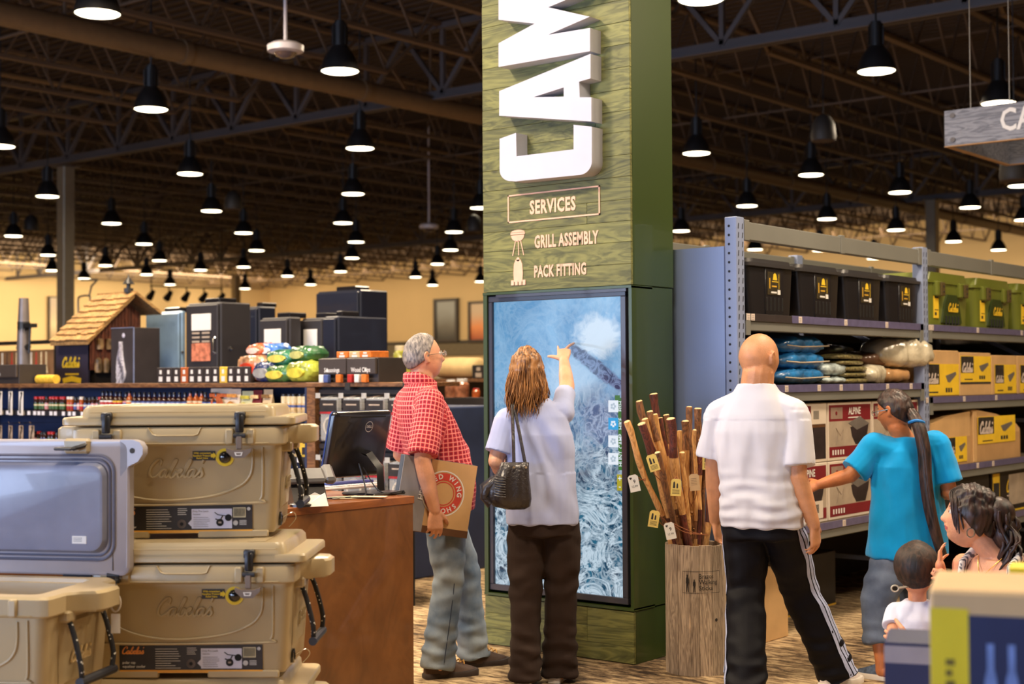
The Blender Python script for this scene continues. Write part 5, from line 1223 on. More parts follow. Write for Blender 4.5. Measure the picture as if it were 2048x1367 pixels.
mb.tube(st_, [.03, .034, .034, .036], 4, flat=.5); s_ = mb.build('stand_arm', mon); mb = MB().mat(blkp); mb.bb((a.x-.09, a.y-.15, .0), (a.x+.13, a.y+.07, .014), .006); mb.build('stand_base', mon)
mb = MB().mat(rub); mb.tube(spline([a+Vector((-.05,-.01,-.03)), (a.x-.06, a.y-.06, .05), (a.x-.1, a.y-.1, .006), (a.x-.22, a.y-.12, .006), (a.x-.34, a.y-.06, .006)], 6), .004, 6); mb.tube(spline([a+Vector((-.02,-.01,-.05)), (a.x-.02, a.y-.12, .02), (a.x+.1, a.y-.16, .018), (a.x+.16, a.y-.05, .006)], 6), .003, 6); mb.build('cable', mon)
# card terminal on a stand
tp = onc(620, 1008); ct = thing('card_terminal', 'dark card payment terminal on a metal wedge, left end of the counter', 'card reader', tp, radians(60))
tg2 = mat('terminal_grey', srgb(92, 90, 90), .4, var=.05)
mb = MB().mat(mat('terminal_dark', srgb(36, 32, 30), .4)); mb.prism([(-.1,0),(.06,0),(.02,.08),(-.01,.1)], lambda u, v: Vector((-.09, u, v)), lambda u, v: Vector((.06, u, v))); mb.build('wedge', ct)
mb = MB().mat(tg2); R = Matrix.Rotation(.55, 3, 'X'); mb.box((-.02, .0, .125), (.17, .10, .03), .01, R=R); mb.build('terminal_body', ct); mb = MB().mat(tg2); mb.box((.085, .01, .13), (.05, .12, .04), .012, R=R); mb.build('card_slot', ct)
mb = MB().mat(mat('tent_white', srgb(212, 208, 200), .5)); TP = [(-.05,-.12,0),(.055,-.12,0),(.05,-.075,.055),(.03,-.078,.046),(.005,-.075,.058),(-.02,-.078,.046),(-.05,-.075,.055)]; mb.rings([[Vector(q)+Vector((0,o,0)) for q in TP] for o in (0,.004)]); mb.build('paper_tent', ct, smooth=0)
kb_ = onc(690, 976); k = thing('keyboard', 'white computer keyboard lying behind the card terminal', 'keyboard', kb_, radians(85)); mb = MB().mat(mat('key_white', srgb(205, 200, 196), .5)); mb.bb((-.2, -.06, 0), (.2, .07, .014), .004); mb.build('base', k)
mb = MB().mat(mat('key_top', srgb(222, 218, 214), .5))
for i in range(14):
    for j in range(4): mb.bb((-.19+i*.027, -.05+j*.028, .014), (-.167+i*.027, -.028+j*.028, .021), .002)
mb.build('keys', k)['kind'] = 'stuff'
pp = onc(712, 996); t = thing('paper_slips', 'loose cream paper slips lying in front of the monitor', 'papers', pp, radians(50))
for i, (x, y, r_) in enumerate(((0,0,.1),(-.05,.02,.5),(.06,-.02,-.3))): mb = MB().mat(mat('paper_cream', srgb(222, 212, 180), .7)); mb.box((x, y, .003+i*.003), (.16, .07, .0015), 0, rz=r_); mb.build('paper', t)
t = one('scanner_base', MB().mat(blkp).lathe([(.05, 0), (.05, .01), (.03, .018), (.001, .02)], n=20), 'small round black puck at the left end of the counter', 'device', onc(602, 1012))
t = one('blue_binder', MB().mat(mat('binder_blue', srgb(40, 58, 120), .4)).bb((-.15, -.03, 0), (.15, .03, .035), .006), 'blue flat box lying behind the keyboard', 'box', onc(684, 974)+Vector((.05,0,0)), radians(88))
# ================================================================== grilling goods in the middle distance
GYf = 7.2; GZ = 1.50
gx0, gx1 = atY(-90, 760, GYf).x, atY(613, 760, GYf).x
navy = mat('gondola_navy', srgb(40, 52, 84), .5, var=.08); topw = wood('gondola_top', srgb(132, 92, 58), srgb(84, 54, 32), (2, 10, 10), .5)
gon = thing('shelf_gondola', 'long navy store gondola with brown top full of sauces and spices', 'shelving', (gx0, GYf, 0)); GL = gx1-gx0
mb = MB().mat(topw); mb.bb((0, 0, GZ-.035), (GL, .5, GZ), .003); mb.build('top_board', gon)
mb = MB().mat(navy); mb.bb((0, .46, 0), (GL, .49, GZ-.035)); mb.build('back_panel', gon)
mb = MB().mat(navy); mb.bb((0, .02, 0), (GL, .46, .12)); mb.build('base', gon)
for x in (0, GL-.02): mb = MB().mat(navy); mb.bb((x, .0, 0), (x+.02, .46, GZ-.035)); mb.build('side_panel', gon)
shz = [1.262, .955, .66, .36]; ticket_w = mat('ticket_white', srgb(232, 232, 240), .5, var=.02)
for z in shz:
    mb = MB().mat(navy); mb.bb((.02, .02, z-.025), (GL-.02, .46, z)); s_ = mb.build('shelf', gon)
    mb = MB().mat(mat('rail_black', srgb(36, 36, 44), .4)); mb.bb((.02, .0, z-.04), (GL-.02, .02, z+.002)); mb.build('price_rail', gon)
    if z > .9:
        random.seed(int(z*100)); x = .35
        while x < GL-.1:
            mb = MB().mat(ticket_w); mb.bb((x, -.003, z-.036), (x+.042, .0, z-.002)); mb.build('price_ticket', gon); x += random.choice((.065, .09, .12))
def bottle_meshes(h, r, neck, cap, body, label, cap_h=.02, shp='bottle'):
    b = MB().mat(mat('glass_%s' % body[0], body[1], .15, var=.1, coat=.6))
    if shp == 'bottle': b.lathe([(r*.9, 0), (r, .006), (r, h*.62), (r*.8, h*.70), (neck, h*.78), (neck, h-cap_h)], n=14)
    else: b.lathe([(r*.95, 0), (r, .004), (r, h-cap_h-.004), (r*.93, h-cap_h)], n=14)
    c = MB().mat(mat('cap_%s' % cap[0], cap[1], .35, var=.03)); rc = neck*1.2 if shp == 'bottle' else r*.96; c.lathe([(rc, h-cap_h), (rc, h-.003), (rc*.85, h)], n=14)
    l = MB().mat(mat('paper_%s' % label[0], label[1], .5, var=.22, scale=45)); l.lathe([(r+.0006, h*.12), (r+.0006, h*.55)], n=14, cap=False)
    l2 = MB().mat(mat('paper_band_%s' % label[2], label[3], .5, var=.05)); l2.lathe([(r+.0011, h*.36), (r+.0011, h*.47)], n=14, cap=False)
    return [b.mesh('glass'), c.mesh('cap'), l.mesh('label'), l2.mesh('label_band')]
K = {'black': (.015,.013,.012), 'dark': srgb(52,26,16), 'amber': srgb(170,84,30), 'red': srgb(176,34,28), 'green': srgb(60,96,50), 'cream': srgb(222,206,170), 'white': srgb(228,226,222), 'blue': srgb(70,90,150), 'yellow': srgb(226,186,60), 'pink': srgb(216,150,150), 'orange': srgb(222,120,40), 'beige': srgb(206,176,124), 'purple': srgb(90,74,120)}
kk_ = lambda n: (n, K[n])
def BM(h, r, nk, cap, body, la, lb, shp='bottle', ch=.02): return bottle_meshes(h, r, nk, kk_(cap), kk_(body), (la, K[la], lb, K[lb]), ch, shp)
spice = [('red capped spice shaker with green label', BM(.125,.021,.018,'red','dark','green','cream','jar',.022)), ('black capped spice shaker with pink label', BM(.125,.021,.018,'black','dark','pink','white','jar',.022)), ('white capped spice shaker with red label', BM(.125,.021,.018,'white','amber','red','cream','jar',.022)), ('black capped spice shaker with blue label', BM(.12,.021,.018,'black','dark','blue','white','jar',.022))]
sauce = [('dark sauce bottle with white label', BM(.175,.027,.011,'black','dark','white','red')), ('amber sauce bottle with cream label', BM(.175,.027,.011,'black','amber','cream','orange')), ('dark sauce bottle with pink label', BM(.165,.027,.011,'black','dark','pink','blue')), ('brown sauce bottle with yellow label', BM(.17,.027,.011,'black','dark','yellow','red')), ('dark sauce bottle with pale blue label', BM(.165,.027,.011,'black','dark','blue','white'))]
beige = [('cream tub shaker with blue foot band', BM(.155,.026,.02,'black','cream','beige','blue','jar',.018))]
def brow(pxa, pxb, z, kinds, step, where, grp, seed, y=.05, two=False):
    random.seed(seed); x = atY(pxa, 800, GYf).x; xb = atY(pxb, 800, GYf).x; i = 0; cnt_ = {}
    last = 0
    while x < xb:
        kd = random.randrange(len(kinds)) if random.random() < .5 else last; last = kd; nm, ms = kinds[kd]
        n = cnt_.get(kd, 0); cnt_[kd] = n+1
        t = thing('bottle', '%s, %s such from left, %s' % (nm, nth(n), where), 'bottle', (x, GYf+y+random.uniform(0, .02), z), random.uniform(0, 3), grp)
        for nm2, me in zip(('glass', 'cap', 'label', 'label_band'), ms): link(nm2, me, t)
        x += step*random.uniform(.95, 1.08); i += 1
brow(62, 190, 1.262, spice, .052, 'upper shelf', 'spice shakers on the upper shelf', 1)
brow(192, 428, 1.262, sauce, .064, 'upper shelf', 'sauce bottles on the upper shelf', 2)
brow(58, 172, .955, spice, .054, 'lower shelf', 'spice shakers on the lower shelf', 3)
brow(556, 611, 1.262, beige, .060, 'right end', 'cream tub shakers at the right end', 4)
def pouch(px, py0, py1, wpx, y, label, cols, grp=None, z=None, rot=0.):
    a = atY(px, py1, y); b = atY(px, py0, y); h = b.z-a.z; w_ = abs(atY(px+wpx/2, py1, y).x-atY(px-wpx/2, py1, y).x)
    t = thing('food_pouch', label, 'pouch', (a.x, y, z if z is not None else a.z), rot, grp)
    mb = MB().mat(mat('pouch_%d_%d_%d' % tuple(int(c*99) for c in cols[0]), cols[0], .4, var=.06)); mb.rings([[Vector((s*w_/2*(1-.0*t_), d_*.5*(sin(min(1,t_*1.4)*pi)*.035+.003), t_*h)) for s, d_ in ((-1,-1),(0,-2.0),(1,-1),(1,1),(0,2.0),(-1,1))] for t_ in (0, .15, .35, .6, .8, 1)]); mb.build('packet', t, smooth=60)
    mb = MB().mat(mat('pic_%d_%d_%d' % tuple(int(c*99) for c in cols[1]), cols[1], .5, var=.3, scale=40)); mb.lathe([(w_*.33, 0), (w_*.001, -.003)], (0, -.046, h*.28), 16, 'y'); mb.bb((-w_*.4, -.036, h*.66), (w_*.4, -.030, h*.80)); mb.build('printed_picture', t)
pouch(443, 762, 812, 42, GYf+.09, 'white food pouch with two round food pictures, left of the cream tubs', (srgb(214,198,178), srgb(170,84,40)), z=1.262)
pouch(470, 762, 812, 24, GYf+.06, 'white food pouch with brown picture beside the two-picture pouch', (srgb(216,200,180), srgb(190,130,60)), z=1.262)
pouch(496, 766, 812, 22, GYf+.07, 'pale green food pouch on the upper shelf', (srgb(206,204,160), srgb(180,170,60)), z=1.262)
pouch(516, 764, 812, 18, GYf+.06, 'maroon food packet next to the pale green pouch', (srgb(110,36,40), srgb(214,180,130)), z=1.262)
pouch(537, 762, 812, 18, GYf+.06, 'cream food packet with leaf emblem by the tub shakers', (srgb(216,190,150), srgb(120,90,50)), z=1.262)
def carton(name, label, x0, x1, y0, y1, z0, z1, m, face=None, grp=None, cat='box', rz=0.):
    t = thing(name, label, cat, ((x0+x1)/2, y0, z0), rz, grp); w_ = x1-x0; mb = MB().mat(m); mb.bb((-w_/2, 0, 0), (w_/2, y1-y0, z1-z0), .003); mb.build('carton', t)
    if face: mb = MB().mat(face); mb.bb((-w_*.24, -.001, (z1-z0)*.10), (w_*.24, 0, (z1-z0)*.42)); mb.bb((-w_*.15, -.001, (z1-z0)*.58), (w_*.15, 0, (z1-z0)*.84)); mb.build('printed_label', t)
    return t
# lower right of the gondola
for i, (pa, pb, z, h, c, lab) in enumerate([(569,588,.955,.2,'beige','tall beige carton, second shelf right end'),(590,611,.955,.17,'yellow','yellow carton, second shelf right end'),(572,590,.66,.2,'white','white carton on the third shelf behind the cooler handle'),(592,611,.66,.19,'cream','cream carton on the third shelf by the brown post')]):
    carton('food_carton', lab, atY(pa,800,GYf).x, atY(pb,800,GYf).x, GYf+.04, GYf+.18, z, z+h, mat('food_%s' % c, K[c], .6, var=.15, scale=30), mat('print_dark', K['dark'], .5))
# hook goods at the far left
random.seed(4)
for r_, (py, n) in enumerate(((778, 3), (846, 4))):
    for i in range(n):
        p = atY(2+i*21, py, GYf-.02); t = thing('hanging_pack', '%s card-backed grill tool on the %s hooks' % (nth(i).capitalize(), ('upper', 'lower')[r_]), 'packaging', p, .12*random.uniform(-1, 1), 'grill tools hanging at the far left')
        mb = MB().mat(chrome); mb.tube([(0, .3, .0), (0, -.02, 0), (0, -.03, .015)], .003, 5); mb.build('hook', t)
        mb = MB().mat(white_p if r_ == 0 else mat('card_tan', srgb(170,150,130), .6, var=.3, scale=30)); mb.bb((-.034, -.012, -.23), (.034, -.006, -.02), .002); mb.build('card', t)
        mb = MB().mat(ink); mb.tube([(.022, -.016, -.04), (.0, -.018, -.1), (-.004, -.018, -.21)], [.006, .004, .008], 6); mb.lathe([(.012, 0), (.012, .005)], (.02, -.022, -.035), 12, 'y'); mb.build('tool', t)
# ---- wooden end fixture with slatwall
EY = 7.05; ex0, ex1 = atY(613, 800, EY).x, atY(812, 800, EY).x
ec = thing('slatwall_fixture', 'brown framed black slatwall fixture behind the computer', 'shelving', (ex0, EY, 0)); EL2 = ex1-ex0
mb = MB().mat(topw); mb.bb((0, 0, 0), (.085, .12, GZ-.03), .003); mb.build('post', ec)
mb = MB().mat(topw); mb.bb((0, -.01, GZ-.03), (EL2, .55, GZ), .003); mb.build('top_board', ec)
mb = MB().mat(mat('slat_back', (.008,.007,.007), .8)); mb.bb((.085, .06, 0), (EL2, .08, GZ-.03)); mb.build('backer', ec)
sl = MB().mat(mat('slat_black', srgb(42, 34, 32), .5)).bb((.09, .035, 0), (EL2-.005, .06, .036), .003).mesh('slat')
for k in range(28): link('slat', sl, ec, (0, 0, .12+k*.048))
for x in (.40, .95): mb = MB().mat(ink); mb.bb((x, -.013, GZ-.05), (x+.05, -.008, GZ-.002)); mb.build('sign_clip', ec)
for r_, zt in enumerate((1.40, .98)):
    for i in range(4):
        px = 663+i*46; p = atY(px, 790, EY-.12); p.z = zt
        t = thing('grate_pack', '%s clear pack of a round grill grate on the %s row of hooks' % (nth(i).capitalize(), ('upper', 'lower')[r_]), 'packaging', p, 0, 'grill grates hanging on the slatwall')
        mb = MB().mat(chrome); mb.tube([(.0, .17, .02), (.0, -.10, .0), (0, -.12, .02)], .004, 6); mb.mat(mat('ticket_clear', (.6,.6,.58), .3, alpha=.6)); mb.bb((-.022, -.13, -.005), (.022, -.127, .03)); mb.build('hook', t)
        mb = MB().mat(mat('clear_clamshell', (.75,.78,.8), .1, alpha=.32, coat=1, spec=1.)); mb.bb((-.085, -.03, -.30), (.085, .02, -.0), .01); mb.build('clamshell', t)
        mb = MB().mat(blk); mb.bb((-.08, -.033, -.10), (.08, -.031, -.02)); mb.mat(redp); mb.bb((-.08, -.034, -.115), (.08, -.031, -.10)); mb.mat(greyp); mb.bb((-.05, -.0335, -.055), (.05, -.032, -.045)); mb.build('header_card', t)
        mb = MB().mat(mat('grate_cream', srgb(216,200,170), .5)); mb.lathe([(.07, 0), (.07, .006), (.055, .006), (.055, 0)], (0, -.012, -.2), 20, 'y'); [mb.bb((-.058, -.012, -.2+k*.018), (.058, -.008, -.195+k*.018)) for k in (-2,-1,0,1,2)]; mb.build('grate', t)
# ---- dark sign boxes on the fixture
def signbox(px0, px1, py0, py1, y, words, label, z0=GZ):
    a, b = atY(px0, py1, y), atY(px1, py0, y); t = thing('sign_box', label, 'sign', (a.x, y, z0)); W_ = b.x-a.x; H_ = b.z-z0
    mb = MB().mat(mat('box_charcoal', srgb(52, 46, 44), .5, var=.08)); mb.bb((0, .02, 0), (W_, .3, H_), .003); mb.build('tray', t)
    n = len(words)
    for i, w_ in enumerate(words):
        mb = MB().mat(mat('panel_charcoal', srgb(66, 58, 54), .45, var=.05)); mb.bb((W_*i/n+.004, -.01, H_*.34), (W_*(i+1)/n-.004, .015, H_-.004), .003); pn = mb.build('sign_panel', t)
        mb = MB().mat(white_p); put_text(mb, w_, (W_*(i+.5)/n, -.0115, H_*.50), UXL, UZL, H_*.26, bold=.02, xs=.8); q = W_*(i+.5)/n+(-.1 if i % 2 == 0 else .1)*W_/.5*.42; mb.prism([(q-.008, H_*.44), (q+.008, H_*.44), (q+.006, H_*.54), (q, H_*.60), (q-.006, H_*.54)], lambda u, v: Vector((u, -.0125, v)), lambda u, v: Vector((u, -.010, v))); mb.build('lettering', pn)
    return t, W_, H_
sb, W_, H_ = signbox(638, 753, 714, 768, EY-.0, ('Seasonings', 'Wood Chips'), 'charcoal counter display with two sign panels, Seasonings and Wood Chips')
for i, (u, c) in enumerate(((.12,'white'),(.2,'blue'),(.42,'orange'),(.62,'red'),(.74,'white'),(.86,'orange'))):
    x = sb.location.x+W_*u; carton('seasoning_tin', 'small %s seasoning tin, %s from the left under the two sign panels' % (c, nth(i)), x-.025, x+.02, EY-.045, EY-.012, GZ, GZ+.055, mat('food_%s' % c, K[c], .6, var=.15, scale=30), None, 'small tins under the two sign panels')
for i, (u, c) in enumerate(((.38,'orange'),(.60,'beige'),(.78,'orange'))):
    x = sb.location.x+W_*u; carton('chip_carton', '%s carton lying on top of the charcoal display, %s from the left' % (('orange and white','tan','small orange')[i], nth(i)), x-.06, x+.05, EY+.02, EY+.2, GZ+H_, GZ+H_+.045, mat('food_%s' % c, K[c], .6, var=.15, scale=30), white_p)
signbox(-50, 34, 728, 768, GYf+.05, ('Wood Chips',), 'charcoal Wood Chips sign box at the far left edge')
# ---- row of small spice boxes on the gondola top
blc = mat('spicebox_black', srgb(48, 40, 38), .5, var=.1); x = 314
for i in range(12):
    c = {3: 'amber', 8: 'yellow'}.get(i); pa = x+i*15.6; a, b = atY(pa, 760, GYf+.06).x, atY(pa+14.5, 760, GYf+.06).x
    carton('spice_box', {3: 'brown spice box in the row below the tall smoker', 8: 'yellow green spice box in the row below the tall smoker'}.get(i, 'small black spice box with white labels, %s in the row under the smokers' % nth(i)), a, b, GYf+.06, GYf+.11, GZ, GZ+.125, mat('food_%s' % c, K[c], .6) if c else blc, white_p, 'small spice boxes on the gondola top')
# ---- bags of wood chips and pellets
def bag(label, px, py, wpx, h, y, z, c1, c2, seed, tilt=0.):
    w_ = abs(atY(px+wpx/2, py, y).x-atY(px-wpx/2, py, y).x); p = atY(px, py, y)
    t = pack('pellet_bag', label, 'bag', (p.x, y, z), (w_*1.05, .22, h), mat('bagfilm_%d' % seed, c1, .3, var=.5, scale=7, coat=.6, bump=.6, bscale=40), seed, .014, tilt, 'bags of wood chips on the gondola top', film=False, tie=False)
    mb = MB().mat(mat('baglabel_%d' % seed, c2, .4, var=.25, scale=18)); mb.rings([[Vector((w_*.33*cos(a), -.125-.0*a, h*.45+h*.24*sin(a))) for a in [2*pi*k/14 for k in range(14)]], [Vector((w_*.33*cos(a), -.10, h*.45+h*.24*sin(a))) for a in [2*pi*k/14 for k in range(14)]]]); mb.build('printed_panel', t)
bag('orange and white wood chip bag at the left of the bag pile', 516, 740, 46, .22, GYf+.2, GZ, srgb(214,150,110), srgb(206,60,30), 71)
bag('black and blue wood chip bag below the green one', 545, 750, 44, .16, GYf+.12, GZ, srgb(40,60,110), srgb(150,150,150), 72)
bag('green and yellow wood chip bag lying in the middle of the pile', 572, 745, 50, .13, GYf+.1, GZ, srgb(50,100,50), srgb(210,196,80), 73)
bag('green and yellow wood chip bag on top of the pile', 574, 722, 46, .12, GYf+.16, GZ+.125, srgb(44,110,80), srgb(214,200,90), 74, .1)
bag('green and yellow wood chip bag beside the sign display', 614, 745, 48, .16, GYf+.1, GZ, srgb(150,160,60), srgb(206,196,70), 75)
bag('dark green wood chip bag on the right of the pile top', 618, 722, 44, .12, GYf+.18, GZ+.15, srgb(40,90,50), srgb(190,190,120), 76, -.1)
bag('orange topped wood chip bag on the upper left of the pile', 528, 716, 34, .10, GYf+.26, GZ+.20, srgb(226,90,50), srgb(220,200,190), 77)
bag('blue topped wood chip bag in the back of the pile', 552, 712, 26, .10, GYf+.30, GZ+.20, srgb(60,110,190), srgb(230,230,230), 78)
# ---- raised platform with smokers
pl = one('raised_platform', MB().mat(navy).bb((0, 0, 0), (atY(800, 760, 7.9).x-atY(-60, 760, 7.9).x+1.5, 3.6, 1.30), .01), 'raised dark platform behind the gondola carrying the smokers', 'platform', (atY(-60, 760, 7.9).x-1.5, 7.75, 0))
charc = mat('smoker_charcoal', srgb(46, 43, 46), .45, var=.05, coat=.1); bluk = mat('smoker_blueblack', srgb(24, 28, 44), .4, var=.05, coat=.2)
def cabinet(name, label, pl_, pc, pr, ytop, yf, m, z0=1.30, tagc=None, handle=True, grp='smoker cabinets on the raised platform', words=None):
    C = atY(pc, ytop, yf); L_ = atY(pl_, ytop, yf); Rr = atX(pr, ytop, C.x); w_ = C.x-L_.x; dp = Rr.y-C.y; h = C.z-z0
    t = thing(name, label, 'smoker', (L_.x, yf, z0), 0, grp)
    mb = MB().mat(m); mb.bb((0, .02, 0), (w_, dp, h), .012); mb.build('cabinet', t)
    mb = MB().mat(m); mb.bb((.01, -.012, .03), (w_-.01, .018, h-.02), .008); dr = mb.build('door', t)
    if handle: mb = MB().mat(chrome); mb.tube([(w_-.04, -.012, h*.5), (w_-.04, -.035, h*.52), (w_-.04, -.035, h*.64), (w_-.04, -.012, h*.66)], .007, 6); mb.build('handle', dr)
    mb = MB().mat(blkp); mb.bb((w_*.3, .1, h), (w_*.75, .3, h+.045), .008); mb.build('top_vent', t)
    mb = MB().mat(chrome); mb.lathe([(.014, 0), (.016, .01), (.001, .014)], (w_, dp*.35, h*.55), 12, 'x'); mb.build('side_fitting', t)
    if tagc:
        mb = MB().mat(white_p); Hh = min(.42, h*.6); mb.bb((w_*.22, -.02, h-.10-Hh*.35), (w_*.80, -.013, h-.10), .002); tgo = mb.build('hang_tag', dr); mb = MB().mat(mat('print_meat', tagc, .5, var=.35, scale=22)); mb.bb((w_*.22, -.0205, h-.10-Hh), (w_*.78, -.013, h-.10-Hh*.62), .002); mb.mat(greyp); [mb.bb((w_*(.24+.3*j), -.0205, h-.11-Hh*(.40+.09*k)), (w_*(.46+.3*j), -.014, h-.11-Hh*(.36+.09*k))) for k in range(3) for j in range(2)]; mb.build('tag_print', tgo)
    return t
cabinet('stainless_cabinet', 'pale blue-grey stainless cabinet between the display house and the tall smoker', 292, 360, 372, 621, 8.9, mat('stainless_blue', srgb(124, 150, 176), .35, var=.06, metal=.3), handle=False)
cabinet('smoker_cabinet', 'tall black smoker with a hanging tag showing ribs, left one', 372, 438, 502, 603, 8.2, charc, tagc=srgb(200,120,90))
cabinet('smoker_cabinet', 'plain dark cabinet behind the two tagged smokers', 490, 515, 552, 612, 9.6, bluk, handle=False)
cabinet('smoker_cabinet', 'shorter black smoker with a red and white hanging tag', 519, 576, 603, 633, 8.25, charc, tagc=srgb(206,110,80))
cabinet('smoker_cabinet', 'black smoker with white lettering on its door beside the wide one', 600, 646, 658, 634, 8.5, charc, tagc=srgb(130,170,190))
cabinet('smoker_cabinet', 'wide black cabinet with blue edge, right end of the platform', 645, 673, 775, 631, 8.05, bluk, handle=False)
cabinet('smoker_cabinet', 'tallest blue-black cabinet looming over the right end', 632, 718, 776, 578, 9.9, bluk, handle=False)
# carton with white smoke print
C = atY(268, 654, 7.95); L_ = atY(222, 654, 7.95); Rr = atX(320, 654, C.x); w_ = C.x-L_.x; h = C.z-1.30
t = thing('smoke_print_carton', 'black carton with a rising white smoke picture beside the display house', 'box', (L_.x, 7.95, 1.30)); mb = MB().mat(mat('carton_dark', srgb(54, 48, 50), .5, var=.1)); mb.bb((0, 0, 0), (w_, Rr.y-C.y, h), .004); mb.build('carton', t)
mb = MB().mat(mat('edge_pale', srgb(120, 130, 160), .4)); mb.bb((w_-.008, -.003, 0), (w_+.003, .004, h)); mb.bb((0, -.003, h-.004), (w_, .004, h+.002)); mb.build('edge_trim', t)
mb = MB().mat(mat('smoke_print', srgb(196, 196, 214), .6, var=.2, scale=20)); random.seed(9)
for k in range(7):
    ph = k*.9; pts = [(w_*(.45+.16*sin(v*7+ph)*(1-v*.6)+.05*(k-3)*(1-v)*.8), -.004, h*(.22+.60*v)) for v in [j/9 for j in range(10)]]; mb.tube(pts, [.020*(1-v*.7)+.006*sin(v*9+ph)**2 for v in [j/9 for j in range(10)]], 6, flat=.15)
mb.lathe([(.022, 0), (.001, -.003)], (w_*.55, -.001, h*.90), 14, 'y'); mb.build('smoke_print', t)
# ---- shingled display house
HY = 8.0; hx0, hx1 = atY(112, 690, HY).x, atY(176, 690, HY).x
eL, eR = atY(98, 682, HY-.12), atY(172, 682, HY-.12); xg = eR.x; ez = eR.z
AP = None
for s in range(60):          # ridge point on the gable plane
    q = atX(266, 588, xg)
    AP = q
FE = atX(300, 622, xg); 
house = thing('display_house', 'small display hut with a wood shingle roof and dark front panel', 'display', (hx0, HY, 1.30)); hb = Vector((hx0, HY, 1.30))
W_ = hx1-hx0; ezl = ez-1.30; az = AP.z-1.30; ay = AP.y-HY; fy = FE.y-HY; fz = FE.z-1.30
dkred = wood('barn_board', srgb(120, 66, 44), srgb(58, 30, 22), (22, 22, 2), .7)
mb = MB().mat(mat('hut_panel', srgb(52, 46, 62), .5)); mb.bb((0, 0, 0), (W_, .02, ezl-.02)); fp = mb.build('front_panel', house)
mb = MB().mat(goldy); script(mb, (W_*.2, -.002, ezl*.60), UXL, UZL, W_*.58, .3); mb.prism([(W_*.22,ezl*.42),(W_*.5,ezl*.46),(W_*.8,ezl*.42),(W_*.78,ezl*.34),(W_*.5,ezl*.37),(W_*.24,ezl*.34)], lambda u, v: Vector((u, -.003, v)), lambda u, v: Vector((u, -.001, v))); mb.bb((W_*.3, -.002, ezl*.475), (W_*.72, -.001, ezl*.50)); mb.bb((W_*.32, -.002, ezl*.30), (W_*.70, -.001, ezl*.315)); mb.mat(white_p); put_text(mb, 'HUNT FISH', (W_*.5, -.002, ezl*.19), UXL, UZL, .07, bold=.02); mb.build('emblem', fp)
nb = 16; xi = W_-.02
for k in range(nb):          # vertical boards of the gable wall
    ya, yb = fy*k/nb, fy*(k+1)/nb
    def zr(y): return ezl+(az-ezl)*min(1, (y+.12)/(ay+.12)) if y < ay else az+(fz-az)*(y-ay)/max(.01, fy-ay)
    lo = ezl*.55 if ya < fy*.5 else 0
    mb = MB().mat(dkred); mb.rings([[Vector((xi, ya+.003, lo)), Vector((xi, yb-.003, lo)), Vector((xi, yb-.003, zr(yb)-.03)), Vector((xi, ya+.003, zr(ya)-.03))], [Vector((xi+.02, ya+.003, lo)), Vector((xi+.02, yb-.003, lo)), Vector((xi+.02, yb-.003, zr(yb)-.03)), Vector((xi+.02, ya+.003, zr(ya)-.03))]]); mb.build('wall_board', house, smooth=0)
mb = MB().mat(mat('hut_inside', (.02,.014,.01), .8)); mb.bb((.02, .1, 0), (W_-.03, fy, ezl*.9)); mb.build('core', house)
mb = MB().mat(mat('hut_goods', srgb(150, 120, 80), .5, var=.6, scale=12)); 
for k in range(5): mb.lathe([(.03, 0), (.035, .03), (.03, .12), (.012, .14)], (W_+.02, .10+k*.085, .30), 10)
for k in range(4): mb.lathe([(.03, 0), (.035, .03), (.03, .10)], (W_+.02, .12+k*.10, .52), 10)
mb.build('hut_stock', house)['kind'] = 'stuff'
shk = wood('roof_shake', srgb(198, 156, 96), srgb(110, 74, 40), (14, 2, 14), .8, contrast=.3)
xl = eL.x-hx0; xr = xg-hx0+.05
s0_ = Vector((0, -.12, ezl)); s1_ = Vector((0, ay, az)); rows = 8; sv = (s1_-s0_); sl_ = sv.length; su = sv.normalized(); sn_ = Vector((1,0,0)).cross(su)
random.seed(12)
for r_ in range(rows):
    x = xl+random.uniform(0, .03); t0 = sl_*r_/rows
    while x < xr-.02:
        w2 = min(random.uniform(.07, .12), xr-x); o = random.uniform(-.01, .008); q0 = s0_+su*(t0+o); L2 = sl_/rows*1.35
        mb = MB().mat(shk); A_ = [q0+sn_*.028, q0+sn_*.012, q0+su*L2+sn_*.0, q0+su*L2+sn_*.006]; mb.rings([[Vector((x+.002, p.y, p.z)) for p in A_], [Vector((x+w2-.002, p.y, p.z)) for p in A_]]); mb.build('shingle', house, smooth=0); x += w2
mb = MB().mat(shk); mb.rings([[Vector((x_, p.y, p.z)) for p in (s0_, s1_, s1_-Vector((0,0,.03)), s0_-Vector((0,0,.03)))] for x_ in (xl+.02, xr-.02)]); f0 = Vector((0, ay, az)); f1 = Vector((0, fy+.1, fz-.03)); mb.rings([[Vector((x_, p.y, p.z)) for p in (f0, f1, f1+Vector((0,0,.03)), f0+Vector((0,0,.03)))] for x_ in (xl+.02, xr-.0)]); mb.build('roof_deck', house)
mb = MB().mat(blackm); c = (xr-.12, ay, az); mb.lathe([(.02, 0), (.02, .10), (.06, .10), (.015, .16), (.001, .2)], c, 10); mb.lathe([(.045, .02), (.045, .06)], c, 8); mb.build('roof_cowl', house)
